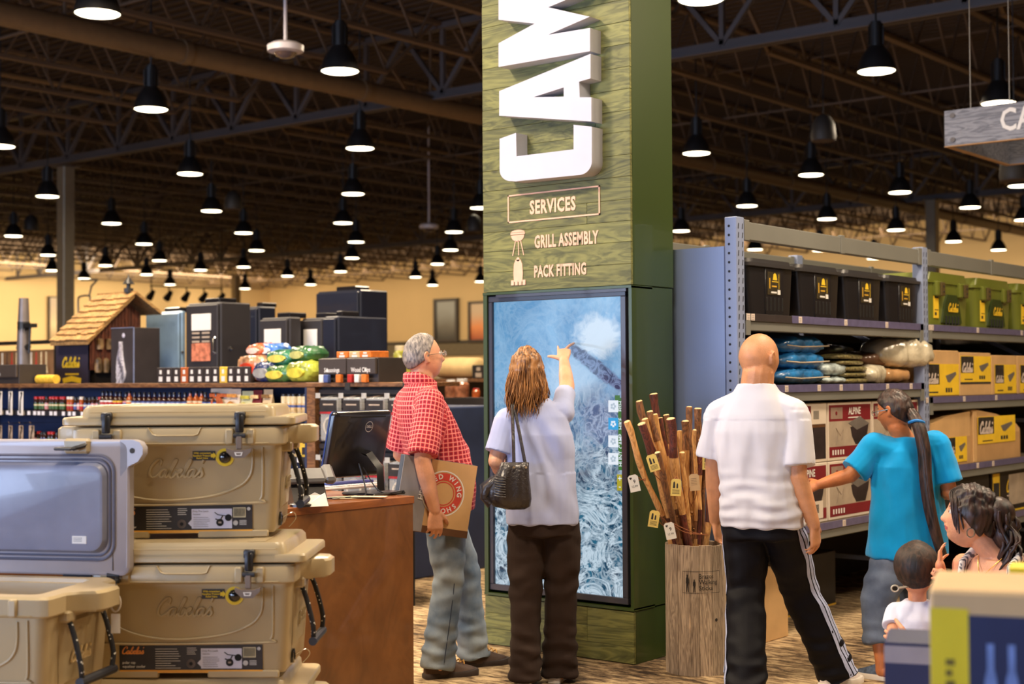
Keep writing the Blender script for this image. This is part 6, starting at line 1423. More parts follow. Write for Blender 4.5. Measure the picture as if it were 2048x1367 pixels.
# ---- tall stove pipe, bracket and utensils at far left
p = atD(47, 760, 14.5); t = thing('stove_pipe', 'grey stove pipe with black collar standing left of the display house', 'pipe', (p.x, p.y, 0)); zt = atD(47, 596, 14.5).z
mb = MB().mat(mat('pipe_galv', srgb(120, 112, 110), .4, metal=.4)); mb.tube([(0,0,0),(0,0,1.95),(0,0,zt)], [.075,.065,.048], 18); mb.build('flue', t)
mb = MB().mat(blackm); mb.tube([(-.09,0,1.86),(.09,0,1.87)], .03, 8); mb.bb((-.05, -.04, 2.06), (.18, .04, 2.10)); mb.tube([(.12,0,2.06),(.10,0,1.80)], .01, 6); mb.tube([(0,0,1.98),(0,0,2.12)], .062, 14); mb.build('collar_bracket', t)
UY = 10.5; a, b = atY(-30, 684, UY), atY(113, 752, UY); t = thing('utensil_rack', 'dark rack of hanging grill utensils at the far left', 'rack', (a.x, UY, 0)); W2 = b.x-a.x
mb = MB().mat(blackm); mb.bb((0, 0, a.z-.05), (W2, .05, a.z)); mb.bb((0, 0, 0), (.06, .06, a.z)); mb.bb((W2-.06, 0, 0), (W2, .06, a.z)); mb.build('frame', t)
mb = MB().mat(mat('rack_back_tan', srgb(140, 104, 70), .7)); mb.bb((.06, .05, 1.2), (W2-.06, .07, a.z-.12)); mb.build('back_board', t); random.seed(8)
for k in range(13): x = .1+k*(W2-.2)/13; c = random.choice(('red','white','black','cream','dark','red')); mb = MB().mat(mat('food_%s' % c, K[c], .6)); l2 = random.uniform(.18, .3); mb.tube([(x, -.01, a.z-.15), (x, -.01, a.z-.15-l2*.6), (x, -.01, a.z-.15-l2)], [.008, .008, .024], 6); mb.build('utensil', t)
one('yellow_roll', MB().mat(mat('food_yellow', K['yellow'], .6)).tube([(-.14, 0, .04), (.14, 0, .04)], .04, 14), 'yellow rolled pack lying beside the stove pipe', 'roll', atY(95, 767, GYf+.25)+Vector((0,0,0)))
bpy.data.objects['yellow_roll'].location.z = GZ
p = atD(170, 600, 21); t = thing('tubular_ladder_stand', 'bent steel tube hunting stand rising behind the shingled roof', 'stand', (p.x, p.y, 0)); mb = MB().mat(mat('tube_steel', srgb(120,110,96), .4, metal=.4)); z = p.z
mb.tube(spline([(-.15, 0, z-.35), (-.17, 0, z+.0), (-.10, 0, z+.06), (.10, 0, z+.06), (.13, 0, z-.02), (.12, 0, z-.2), (-.14, 0, z-.22)], 4), .016, 6); mb.tube([(.1, 0, z+.05), (.16, 0, z+.2), (.3, 0, z+.28), (-.1, 0, z+.30)], .016, 6); mb.tube([(-.14, 0, z-.22), (.0, 0, 0)], .02, 6); mb.tube([(.12, 0, z-.2), (.05, 0, 0)], .02, 6); mb.build('tube_frame', t)
# ---- right of the man: low black merchandiser and goods behind
MY = 9.2; a, b = atY(868, 795, MY), atY(1000, 795, MY); t = thing('black_merchandiser', 'black display stand with rows of cream goods between the man and the pillar', 'shelving', (a.x, MY, 0)); W3 = b.x-a.x; H3 = a.z
dkb = mat('stand_black', srgb(34, 27, 24), .5, var=.1)
mb = MB().mat(dkb); mb.bb((0, .3, 0), (W3, .36, H3)); mb.bb((0, 0, 0), (.03, .36, H3)); mb.bb((W3-.03, 0, 0), (W3, .36, H3)); mb.bb((.03, -.0, H3-.27), (W3-.03, .04, H3)); mb.bb((0, 0, 0), (W3, .36, .12)); mb.build('cabinet', t)
lx = atY(914, 838, MY).x-a.x; mb = MB().mat(mat('logo_grey', srgb(120, 112, 104), .6)); mb.prism([(lx-.06, H3-.17), (lx+.06, H3-.17), (lx+.03, H3-.13), (lx+.01, H3-.14), (lx-.02, H3-.11)], lambda u, v: Vector((u, -.003, v)), lambda u, v: Vector((u, 0, v))); mb.bb((lx-.06, -.003, H3-.2), (lx+.06, 0, H3-.185)); mb.build('emblem', t)
for k, py in enumerate((880, 897, 916, 940, 1000, 1050)):
    z = atY(905, py, MY).z; mb = MB().mat(dkb); mb.bb((.03, .02, z-.015), (W3-.03, .3, z)); mb.build('shelf', t)
    n = 0; x = .05
    while x < W3-.08 and k < 5:
        if k == 4 and x < .25: x += .06; continue
        c = random.choice(('cream','yellow','beige','cream')) if k < 4 else random.choice(('white','dark'))
        mb = MB().mat(mat('food_%s' % c, K[c], .6, var=.15, scale=30)); mb.bb((0, 0, 0), (.045, .08, .05 if k < 3 else .07), .008)
        o = mb.build('cream_pack', None, loc=(a.x+x, MY+.03, z)); tag(o, 'cream or yellow pack, %s from the left on %s shelf of the black stand' % (nth(n), 'the '+nth(k)), 'packaging', 'packs on the black stand'); x += .055; n += 1
for k, (px, py) in enumerate(((938, 885), (932, 975))): q = atY(px, py, MY-.06); mb = MB().mat(white_p); R = Matrix.Rotation(-.25, 3, 'Y'); mb.box((0, 0, 0), (.03, .006, .22), .001, R=R); tag(mb.build('shelf_talker', t, loc=(q.x-a.x, -.06, q.z)))
TY = 12.5; a, b = atY(758, 760, TY), atY(990, 760, TY); tbz = atY(860, 800, TY).z
t = thing('goods_table', 'dark table behind the man in red carrying jars and boxes', 'table', (a.x, TY, 0)); W4 = b.x-a.x
mb = MB().mat(dkb); mb.bb((0, 0, tbz-.04), (W4, 1.0, tbz)); mb.build('tabletop', t); mb = MB().mat(dkb); mb.bb((.05, .1, 0), (W4-.05, .9, tbz-.04)); mb.build('skirt', t)
upz = atY(860, 757, TY+.6).z; mb = MB().mat(topw); mb.bb((-.6, .5, upz-.04), (W4, 1.0, upz)); mb.bb((-.6, .5, 0), (-.56, 1.0, upz)); mb.bb((W4-.04, .5, tbz), (W4, 1.0, upz)); mb.build('raised_shelf', t)
def jar(label, px, y, z, r, h, col, capc): 
    p = atY(px, 760, y); t = thing('glass_jar', label, 'jar', (p.x, y, z)); mb = MB().mat(mat('jar_%s' % label[:9].replace(' ', '_'), col, .15, var=.4, scale=14, coat=.5)); mb.lathe([(r*.9, 0), (r, .02), (r, h*.75), (r*.7, h*.86)], n=18); mb.build('glass', t); mb = MB().mat(mat('lid_%s' % capc, K[capc], .4)); mb.lathe([(r*.75, h*.85), (r*.75, h*.98), (r*.6, h)], n=18); mb.build('lid', t)
jar('big yellow green jar with white lid behind the man', 800, TY+.7, upz, .085, .42, srgb(170,170,70), 'cream'); jar('short yellow jar beside the big jar', 818, TY+.68, upz, .07, .26, srgb(216,206,90), 'yellow'); jar('blue and white labelled jug behind the man', 833, TY+.66, upz, .065, .24, srgb(190,204,214), 'blue')
jar('clear jar of brown nuts with white lid by the pillar', 924, TY+.15, tbz, .085, .25, srgb(170,110,80), 'white'); jar('clear jar of pale candy left of the nut jar', 902, TY+.18, tbz, .07, .24, srgb(200,170,130), 'white'); jar('small orange jar nearest the pillar', 952, TY+.2, tbz, .05, .14, srgb(200,100,50), 'red')
for i in range(4): p = atY(774+i*19, 760, TY+.1); carton('orange_packet', 'bright orange packet, %s from the left behind the red shoulder' % nth(i), p.x-.06, p.x+.05, TY+.1, TY+.25, tbz, tbz+.15, mat('food_orangered', srgb(226,84,24), .6, var=.15), white_p, 'orange packets behind the man')
p = atY(922, 760, TY+.8); one('tan_bolster', MB().mat(mat('bolster_tan', srgb(216,186,130), .8, var=.06)).rings([[Vector((x, .16*cos(a_)*k, .13+.13*sin(a_)*k)) for a_ in [2*pi*i/20 for i in range(20)]] for x, k in ((-.33,.6),(-.30,.95),(0,1),(.30,.95),(.33,.6))]), 'long tan bolster lying on the raised shelf by the pillar', 'cushion', (p.x, TY+.78, upz), smooth=60)
p = atY(957, 760, TY+.6); carton('dark_stacked_box', 'dark box with grey lines at the right end of the raised shelf', p.x-.1, p.x+.1, TY+.6, TY+.8, upz, upz+.16, blk, greyp)
for i, (px, c, h) in enumerate(((782,'blue',.10),(770,'cream',.16),(850,'white',.14),(868,'beige',.2),(885,'cream',.12))): p = atY(px, 760, TY+.9); carton('shelf_carton', '%s carton at the back of the raised shelf, %s from the left' % (c, nth(i)), p.x-.09, p.x+.07, TY+.88, TY+.98, upz, upz+h+.1, mat('food_%s' % c, K[c], .6, var=.15, scale=30), mat('food_green', K['green'], .6))
# far row of low fixtures before the back wall
for i in range(7):
    x0 = -44+i*5.6; t = thing('far_gondola', 'distant low display run before the far wall, %s from the left' % nth(i), 'shelving', (x0, 30+i*1.2, 0)); mb = MB().mat(mat('far_fixture', srgb(96, 70, 46), .8, var=.3, scale=1.5)); mb.bb((0, 0, 0), (4.6, 1.2, 1.45)); mb.build('cabinet', t); random.seed(i)
    for k in range(12): c = random.choice(('cream','dark','green','red','beige','blue')); mb = MB().mat(mat('food_%s' % c, K[c], .6)); h = random.uniform(.12, .45); mb.bb((.1+k*.37, .2, 1.45), (.1+k*.37+random.uniform(.2, .34), .8, 1.45+h), .02); mb.build('goods', t)
# ================================================================== people
def vget(me): a = np.empty(len(me.vertices)*3, dtype=np.float32); me.vertices.foreach_get('co', a); return a.reshape(-1, 3).astype(float)
def vset(me, P): me.vertices.foreach_set('co', P.astype(np.float32).ravel()); me.update()
def vnorm(me): a = np.empty(len(me.vertices)*3, dtype=np.float32); me.vertices.foreach_get('normal', a); return a.reshape(-1, 3).astype(float)
def remesh(mb, voxel, smooth=3, fac=.5):
    me = mb.mesh('tmp', smooth=0); o = bpy.data.objects.new('tmp', me); COL.objects.link(o)
    m = o.modifiers.new('r', 'REMESH'); m.mode = 'VOXEL'; m.voxel_size = voxel; m.use_smooth_shade = True
    s = o.modifiers.new('s', 'SMOOTH'); s.factor = fac; s.iterations = smooth
    dg = bpy.context.evaluated_depsgraph_get(); out = bpy.data.meshes.new_from_object(o.evaluated_get(dg))
    bpy.data.objects.remove(o); bpy.data.meshes.remove(me); out.polygons.foreach_set('use_smooth', [True]*len(out.polygons)); out.materials.clear(); return out
def limb(mb, pts, rad, n=14, flat=1.0):
    mb.tube(pts, rad, n, flat=flat); 
    if flat == 1.0:
        for i in range(len(pts)): mb.ball(pts[i], rad[i]*.985, 12, 8)
    return mb
def trunk(mb, secs, p=2.4, n=32):
    """secs: (centre, rx, ry) super-ellipses stacked in z"""
    rings = []
    for c, rx, ry in secs:
        ring = []
        for k in range(n):
            a = 2*pi*k/n; u, v = cos(a), sin(a); q = (abs(u)**p+abs(v)**p)**(-1/p); ring.append(Vector(c)+Vector((rx*u*q, ry*v*q, 0)))
        rings.append(ring)
    return mb.rings(rings)
def wrinkle(me, fn): P = vget(me); N = vnorm(me); vset(me, P+N*fn(P)[:, None])
def cuv(me, axes):
    """cloth coordinates round and along the nearest limb: x around, y along"""
    P = vget(me); best = np.full(len(P), 1e9); out = np.zeros((len(P), 3))
    for a, b, r in axes:
        a, b = np.array(a, float), np.array(b, float); d = b-a; L_ = np.linalg.norm(d); d /= L_
        t = np.clip((P-a)@d, 0, L_); c = a+t[:, None]*d; w_ = P-c; dist = np.linalg.norm(w_, axis=1)-r
        e1 = np.cross(d, [0, 1, .01]); e1 /= np.linalg.norm(e1); e2 = np.cross(d, e1); ang = np.arctan2(w_@e1, w_@e2)
        k = dist < best; best[k] = dist[k]; out[k, 0] = (ang*r*1.05)[k]; out[k, 1] = ((P-a)@d)[k]
    at = me.attributes.new('cuv', 'FLOAT_VECTOR', 'POINT'); at.data.foreach_set('vector', out.astype(np.float32).ravel())
def skin(name, col, blotch=.10):
    if name in MATS: return MATS[name]
    m = mat(name, col, .48, var=blotch, scale=14, bump=.18, bscale=180); b = m.node_tree.nodes['Principled BSDF']
    b.inputs['Subsurface Weight'].default_value = .12; b.inputs['Subsurface Radius'].default_value = (1, .35, .2); b.inputs['Subsurface Scale'].default_value = .012; return m
def hairmat(name, lo, hi, scale=(70, 70, 7), rough=.42, top=None):
    m = bpy.data.materials.new(name); nt, N, L, b = nodes(m); tc = N.new('ShaderNodeTexCoord'); mp = N.new('ShaderNodeMapping'); mp.inputs['Scale'].default_value = scale
    L.new(tc.outputs['Object'], mp.inputs[0]); n = N.new('ShaderNodeTexNoise'); n.inputs['Scale'].default_value = 1; n.inputs['Detail'].default_value = 5; n.inputs['Distortion'].default_value = .5; L.new(mp.outputs[0], n.inputs['Vector'])
    r = N.new('ShaderNodeValToRGB'); r.color_ramp.elements[0].color = (*lo, 1); r.color_ramp.elements[1].color = (*hi, 1); r.color_ramp.elements[0].position = .36; r.color_ramp.elements[1].position = .66
    L.new(n.outputs[0], r.inputs[0]); L.new(r.outputs[0], b.inputs['Base Color']); b.inputs['Roughness'].default_value = rough
    bp = N.new('ShaderNodeBump'); bp.inputs['Strength'].default_value = .7; bp.inputs['Distance'].default_value = .004; L.new(n.outputs[0], bp.inputs['Height']); L.new(bp.outputs[0], b.inputs['Normal']); return m
def fabric(name, col, weave=400, var=.06, rough=.85, bump=.25, scale=10, sheen=.2):
    m = mat(name, col, rough, var=var, scale=scale, bump=bump, bscale=weave); b = m.node_tree.nodes['Principled BSDF']; b.inputs['Sheen Weight'].default_value = sheen; b.inputs['Specular IOR Level'].default_value = .15; return m
G = lambda v, c, w_: np.exp(-((v-c)/w_)**2)
def head_radius(D, fem=0., child=0.):
    """D: unit directions (n,3); returns points relative to the head centre, metres"""
    x, y, z = D[:,0], D[:,1], D[:,2]
    s = np.clip(-z, 0, 1); b = np.clip(-y, 0, 1)
    sx = .077*(1-.24*s**1.6-.03*fem*s); sx = sx*np.where(z > 0, 1-.03*z, 1); sy = np.where(y > 0, .094, .104); sy = sy*np.where(y < 0, 1-.30*s, 1+.0*s); sz = np.where(z > 0, .118, .120-.01*child)
    if child: sx = sx*1.04; sy = sy*1.0; 
    P = np.stack([x*sx, y*sy, z*sz], 1)
    f = np.clip(y, 0, 1)**.5*(y > 0)
    P[:,1] -= .006*f*G(z, .05, .35)                                     # flat of the face
    nose = np.clip((.16-z)/.38, 0, 1)*np.clip((z+.36)/.09, 0, 1)          # rises to the tip
    P[:,1] += f*.026*(1-.35*child)*(1-.12*fem)*nose*G(x, 0, .115+.05*G(z, -.2, .1)); P[:,1] += f*.004*G(x, 0, .1)*G(z, .1, .12)
    for sg in (-1, 1):
        P[:,1] -= f*.0085*G(x, sg*.33, .15)*G(z, .08, .09); P[:,1] += f*.005*(1-.6*fem-.4*child)*G(x, sg*.3, .2)*G(z, .24, .07)
        P[:,1] += f*.004*G(x, sg*.45, .16)*G(z, -.16, .13); P[:,0] += sg*f*.003*G(x, sg*.55, .2)*G(z, -.1, .15)
    P[:,1] += f*(.0075*G(z, -.43, .045)+.007*G(z, -.54, .05)-.003*G(z, -.485, .018))*G(x, 0, .22); P[:,1] -= f*.004*G(z, -.63, .05)*G(x, 0, .25)
    P[:,1] += f*.012*G(z, -.80, .16)*G(x, 0, .32)
    return P
def head_geo(mb, M, k=1., fem=0., child=0., ears=True, nt=64, npn=48):
    vs, fs = [], []; T = [(pi*(j+.5)/npn, 2*pi*i/nt) for j in range(npn) for i in range(nt)]
    D = np.array([(sin(t)*sin(a), sin(t)*cos(a), cos(t)) for t, a in T]); P = head_radius(D, fem, child)*k
    vs = [tuple(M @ Vector(p)) for p in P]
    for j in range(npn-1):
        for i in range(nt): a, b = j*nt+i, j*nt+(i+1) % nt; fs.append((a, a+nt, b+nt, b))
    fs += [tuple(range(nt))[::-1], tuple(range((npn-1)*nt, npn*nt))]
    mb.add(vs, fs)
    if ears:
        for s in (-1, 1):
            rim = [(s*.078, -.012, -.028), (s*.084, -.018, -.008), (s*.088, -.022, .012), (s*.087, -.014, .026), (s*.082, -.002, .026), (s*.079, .004, .012)]
            mb.tube([M @ (Vector(p)*k) for p in spline(rim, 3)], .0055*k, 8); mb.tube([M @ (Vector(p)*k) for p in ((s*.077, -.006, .014), (s*.080, -.010, -.008), (s*.079, -.006, -.028))], [.009*k, .009*k, .007*k], 8)
def hair_shell(M, k, region, thick, fem=0., child=0., nt=96, npn=64, lump=.004, freq=60, seed=0):
    """closed shell that stands proud of the scalp where region(D) is 1 and dives inside elsewhere"""
    T = [(pi*(j+.5)/npn, 2*pi*i/nt) for j in range(npn) for i in range(nt)]; D = np.array([(sin(t)*sin(a), sin(t)*cos(a), cos(t)) for t, a in T])
    P = head_radius(D, fem, child); P[:,1] = np.where(D[:,1] > .2, np.minimum(P[:,1], .1*D[:,1]+.0), P[:,1]); r = region(D)
    nz = noise3(D, freq*.12, seed)*.5+noise3(D*np.array([1, 1, .35]), freq*.4, seed+3)*.5
    P = P*(1+((thick+lump*nz)*r-.012*(1-r))[:,None]/np.linalg.norm(P, axis=1)[:,None])
    mb = MB(); vs = [tuple(M @ Vector(p*k)) for p in P]; fs = []
    for j in range(npn-1):
        for i in range(nt): a, b = j*nt+i, j*nt+(i+1) % nt; fs.append((a, a+nt, b+nt, b))
    fs += [tuple(range(nt))[::-1], tuple(range((npn-1)*nt, npn*nt))]
    mb.add(vs, fs); return mb
def sstep(v, a, b): t = np.clip((v-a)/(b-a), 0, 1); return t*t*(3-2*t)
def hand(mb, wrist, dr, pn, thumb, k=1., curl=(.5, .6, .7, .8), spread=.12, tcurl=.4, point=False):
    """palm and five fingers; dr fingers' direction, pn palm normal (fingers bend towards it), thumb = thumb side"""
    w = Vector(wrist); dr = Vector(dr).normalized(); pn = Vector(pn); pn = (pn-dr*pn.dot(dr)).normalized(); tv = Vector(thumb); tv = (tv-dr*tv.dot(dr)-pn*tv.dot(pn)).normalized()
    pal = []
    for t, hw, ht in ((0, .026, .019), (.02, .031, .018), (.05, .039, .0165), (.082, .041, .0145), (.092, .037, .010)):
        c = w+dr*t*k; pal.append([c+(tv*cos(a)*hw+pn*sin(a)*ht)*k for a in [2*pi*i/14 for i in range(14)]])
    mb.rings(pal)
    for i, (o, L_, r) in enumerate(((.030, .070, .0085), (.010, .078, .0088), (-.010, .072, .0084), (-.029, .056, .0075))):
        p = w+dr*(.084-.006*abs(i-1.2))*k+tv*o*k; d = (dr+tv*spread*(1.2-i)*.6).normalized(); c = curl[i]; pts = [p-d*.02*k, p]; rs = [r*k, r*k]
        ang = 0
        for j, f_ in enumerate((.44, .31, .25)):
            ang += c*(.9 if j == 0 else 1.05); dd = d*cos(ang)+pn*sin(ang); p = p+dd*L_*f_*k; pts.append(p); rs.append(r*(1-.12*(j+1))*k)
        limb(mb, pts, rs, 10)
    p = w+dr*.018*k+tv*.026*k; d = (tv*.72+dr*.62+pn*.25).normalized(); pts = [p, p+d*.038*k]; d2 = (d*(1-tcurl*.5)+dr*.5*tcurl+pn*tcurl).normalized(); pts.append(pts[-1]+d2*.032*k); d3 = (d2+pn*tcurl*.8).normalized(); pts.append(pts[-1]+d3*.025*k)
    limb(mb, pts, [.014*k, .0115*k, .0102*k, .008*k], 10)
def shoe(parent, c, heading, L_, mu, ms, toe_up=0., name='shoe', laces=None, label=None):
    """c = centre of the foot on the ground"""
    o = thing(name, None, None); o.parent = parent; bpy.data.objects.remove(o)
    R = Matrix.Rotation(heading, 4, 'Z') @ Matrix.Rotation(toe_up, 4, 'X'); M = Matrix.Translation(c) @ R; s = L_/.28
    out = [(-.030,-.135),(.030,-.135),(.036,-.10),(.034,-.03),(.046,.05),(.046,.10),(.030,.138),(.0,.146),(-.028,.138),(-.044,.10),(-.044,.05),(-.036,-.03),(-.036,-.10)]
    out = [(p.x*s, p.y*s) for p in spline(out+[out[0]], 3)][:-1]
    mb = MB(); mb.M = M; mb.mat(ms); mb.rings([[Vector((x*1.04, y*1.01, z)) for x, y in out] for z in (.0, .004)]+[[Vector((x*1.06, y*1.015, .018+max(0, y-.09)*.12)) for x, y in out], [Vector((x*.98, y*.98, .026+max(0, y-.09)*.12)) for x, y in out]])
    so = mb.build('sole', None, smooth=50)
    mb = MB(); mb.M = M; mb.mat(mu); rings = []
    for y, hw, zt in ((-.134,.022,.075),(-.12,.034,.098),(-.08,.036,.100),(-.04,.036,.098),(-.0,.037,.088),(.04,.042,.070),(.08,.043,.054),(.115,.036,.044),(.138,.016,.032)):
        rings.append([Vector((hw*s*cos(a)*(1 if sin(a) < .3 else .82), y*s, .02+(zt-.02)*max(0, sin(a))**.8*s if sin(a) > 0 else .018)) for a in [2*pi*i/16 for i in range(16)]])
    mb.rings(rings); up = mb.build(name, parent, smooth=60); so.parent = up
    if laces:
        mb = MB(); mb.M = M; mb.mat(laces)
        for k in range(4): y = -.0+k*.022; z = .096-(y+.0)*.42; mb.tube([((-.024)*s, y*s, z*s-.008), (0, (y+.006)*s, z*s+.006), (.024*s, (y+.0)*s, z*s-.008)], .0032, 5)
        mb.tube([(0,-.0,.1*s),(.02,.0,.11*s),(.045,.01,.08*s)], .0025, 5); mb.build('laces', up)
    return up
def place(px, d, hd):
    """ground point and heading; hd = angle of facing, 0 = straight away from the viewer, + = to the viewer's right"""
    p = atD(px, 700, d); return Vector((p.x, p.y, 0)), YAW-hd
def finish(me, name, parent, mats, pick=None):
    for m in mats: me.materials.append(m)
    if pick is not None: me.polygons.foreach_set('material_index', pick.astype(np.int32))
    me.name = name; return link(name, me, parent)
def poly_centres(me): a = np.empty(len(me.polygons)*3, dtype=np.float32); me.polygons.foreach_get('center', a); return a.reshape(-1, 3).astype(float)
def face_mats(me, M, k, skinm, lipm, browm=None, dark=None):
    """lips and brows by their place on the head"""
    C = poly_centres(me); Mi = np.array(M.inverted()); Q = (C@Mi[:3,:3].T+Mi[:3,3])/k; idx = np.zeros(len(C), int)
    lips = (Q[:,1] > .055) & (abs(Q[:,0]) < .024) & (abs(Q[:,2]+.0575) < .0085-.12*abs(Q[:,0])); idx[lips] = 1
    if browm is not None: br = (Q[:,1] > .05) & (abs(abs(Q[:,0])-.03) < .018) & (abs(Q[:,2]-.030+.1*abs(abs(Q[:,0])-.03)) < .0042); idx[br] = 2
    return idx
def eyes(parent, M, k, iris=(.05,.03,.02)):
    for s in (-1, 1):
        mb = MB().mat(mat('eye_white', srgb(225, 220, 212), .15, var=.0)); mb.M = M; mb.ball((s*.029*k, .0735*k, .009*k), .0115*k, 16, 12); e = mb.build('eye', parent, smooth=80)
        mb = MB().mat(mat('iris_dark', iris, .1, var=0)); mb.M = M; mb.ball((s*.029*k, .0775*k, .009*k), .0085*k, 12, 8); mb.build('iris', e, smooth=80)
def HM(c, yaw=0., pitch=0., roll=0.): return Matrix.Translation(c) @ Matrix.Rotation(-yaw, 4, 'Z') @ Matrix.Rotation(pitch, 4, 'X') @ Matrix.Rotation(roll, 4, 'Y')
folds = lambda P, k, seed, st=(1,1,1): noise3(P*np.array(st), k, seed)

# ------------------------------------------------------------------ man in the red checked shirt
O, rz = place(868, 7.5, radians(66)); man = thing('person', 'grey-haired man in red checked short-sleeved shirt and jeans, carton under his arm, looking up', 'person', O, rz)
sk1 = skin('skin_ruddy', srgb(222, 160, 124))
H = HM((0, -.055, 1.632), yaw=.06, pitch=.16)
mb = MB(); head_geo(mb, H)
limb(mb, [(0, -.085, 1.44), (0, -.075, 1.50), (0, -.065, 1.57)], [.066, .060, .060])
trunk(mb, [((0,.02,.86),.13,.10), ((0,.02,.95),.155,.115), ((0,.03,1.08),.150,.125), ((0,-.02,1.25),.155,.115), ((0,-.06,1.38),.15,.10), ((0,-.08,1.46),.09,.07)])
SR, ER, WR = Vector((.185,-.09,1.40)), Vector((.262,-.165,1.115)), Vector((.275,-.105,.865))
SL, EL, WL = Vector((-.185,-.08,1.40)), Vector((-.25,-.10,1.12)), Vector((-.20,.10,.95))
limb(mb, [(0.06,-.08,1.43), SR, SR.lerp(ER,.5), ER, ER.lerp(WR,.35), WR], [.06, .058, .050, .043, .044, .029]); limb(mb, [(-.06,-.08,1.43), SL, SL.lerp(EL,.5), EL, EL.lerp(WL,.35), WL], [.06, .058, .048, .040, .040, .028])
hand(mb, WR, (.02, .02, -1), (-1, .0, 0), (0, 1, -.1), 1.06, curl=(.42,.45,.5,.55), tcurl=.5); hand(mb, WL, (.3, .8, -.3), (0, 0, -1), (.8, -.2, 0), 1., curl=(.4,.4,.45,.5))
FR, FL = Vector((.117,-.03,.09)), Vector((-.07,.235,.09)); KRt, KLt = Vector((.115,.03,.50)), Vector((-.085,.20,.50))
for hp, kn_, ft in ((Vector((.085,.02,.90)), KRt, FR), (Vector((-.085,.04,.90)), KLt, FL)): limb(mb, [hp, hp.lerp(kn_,.5), kn_, kn_.lerp(ft,.4), ft, ft+Vector((0,.0,-.05))], [.082,.070,.052,.050,.035,.034]); limb(mb, [ft+Vector((0,-.03,-.05)), ft+Vector((0,.10,-.065))], [.028,.022])
me = remesh(mb, .0048, 2); finish(me, 'body', man, [sk1, skin('lips_pale', srgb(190, 110, 96))], face_mats(me, H, 1., None, None))
eyes(man, H, 1.)
greyh = hairmat('hair_grey', srgb(84, 80, 82), srgb(164, 154, 146), (45, 90, 30), .5)
reg = lambda D: sstep(D[:,2]-.62*np.clip(D[:,1],0,1)*1.3+.10*np.abs(D[:,0])-.52*np.clip(-D[:,1],-.3,1)*-1.0, .02, .16)*sstep(-D[:,1]*1.0+D[:,2]*.9+.25, .0, .12)
hair_shell(H, 1., reg, .010, lump=.003, freq=70, seed=2).mat(greyh).build('hair', man, smooth=80)
mb = MB().mat(chrome); mb.M = H
for s in (-1, 1):
    C = Vector((s*.033, .107, .004)); mb.tube([C+Vector((.024*cos(a), -.004*abs(cos(a)), .016*sin(a))) for a in [2*pi*k/16 for k in range(17)]], .0016, 5); mb.tube([(s*.057, .103, .008), (s*.080, .06, .010), (s*.084, -.006, .012), (s*.083, -.02, -.004)], .0017, 5)
mb.tube([(-.009,.108,.008),(.009,.108,.008)], .0016, 5); gl = mb.build('glasses', man)
mb = MB().mat(mat('lens_clear', (.9,.95,1), .03, alpha=.25, spec=1., coat=1.)); mb.M = H
for s in (-1, 1): mb.rings([[Vector((s*.033+.0235*cos(a), .1065+o, .004+.0155*sin(a))) for a in [2*pi*k/16 for k in range(16)]] for o in (0, .0008)])
mb.build('lenses', gl)
def plaid():
    m = bpy.data.materials.new('red_check'); nt, N, L, b = nodes(m); at = N.new('ShaderNodeAttribute'); at.attribute_name = 'cuv'; sp = N.new('ShaderNodeSeparateXYZ'); L.new(at.outputs['Vector'], sp.inputs[0])
    def M_(op, a, b_): 
        n = N.new('ShaderNodeMath'); n.operation = op
        for i, v in enumerate((a, b_)):
            if isinstance(v, (int, float)): n.inputs[i].default_value = v
            elif v is not None: L.new(v, n.inputs[i])
        return n.outputs[0]
    def band(s, per, wd): f = M_('FRACT', M_('ADD', M_('DIVIDE', s, per), 50.0), None); return M_('LESS_THAN', M_('ABSOLUTE', M_('SUBTRACT', f, .5), None), wd/2)
    per = .0225; lx, ly = band(sp.outputs['X'], per, .14), band(sp.outputs['Y'], per, .14)
    ox, oy = M_('ADD', sp.outputs['X'], per/2), M_('ADD', sp.outputs['Y'], per/2); dx, dy = band(ox, per, .5), band(oy, per, .5)
    def mx(f, a, c):
        n = N.new('ShaderNodeMix'); n.data_type = 'RGBA'
        L.new(f, n.inputs[0])
        for i, v in ((6, a), (7, c)):
            if isinstance(v, tuple): n.inputs[i].default_value = (*v, 1)
            else: L.new(v, n.inputs[i])
        return n.outputs[2]
    c = mx(M_('MULTIPLY', M_('ADD', dx, dy), .5), srgb(214, 62, 74), srgb(182, 30, 50)); c = mx(M_('MULTIPLY', dx, dy), c, srgb(140, 22, 44)); c = mx(M_('MAXIMUM', lx, ly), c, srgb(236, 160, 148))
    L.new(c, b.inputs['Base Color']); b.inputs['Roughness'].default_value = .85; return m
redm = plaid()
mb = MB()
trunk(mb, [((0,.03,.845),.190,.178), ((0,.03,.90),.192,.180), ((0,.035,1.02),.186,.176), ((0,.01,1.15),.188,.160), ((0,-.04,1.28),.196,.142), ((0,-.07,1.38),.185,.122), ((0,-.08,1.455),.12,.088), ((0,-.075,1.50),.082,.075)])
for S_, E_ in ((SR, ER), (SL, EL)): limb(mb, [(S_.x*.4, -.08, 1.42), S_], [.075, .074]); mb.tube([S_, S_.lerp(E_,.45), S_.lerp(E_,.92)], [.076, .077, .080], 16)
me = remesh(mb, .0065, 4)
wrinkle(me, lambda P: .0045*folds(P, 22, 1, (1,1,.6))+.0035*folds(P, 45, 4, (1,1,.5))*(P[:,2] < 1.35)+.006*folds(P, 14, 9, (1.6,1,.35))*(P[:,2] < 1.1))
cuv(me, [((0,0,.8), (0,-.05,1.5), .155), (SR, SR.lerp(ER,1.1), .075), (SL, SL.lerp(EL,1.1), .075)]); sh = finish(me, 'shirt', man, [redm])
mb = MB().mat(redm); rings = []
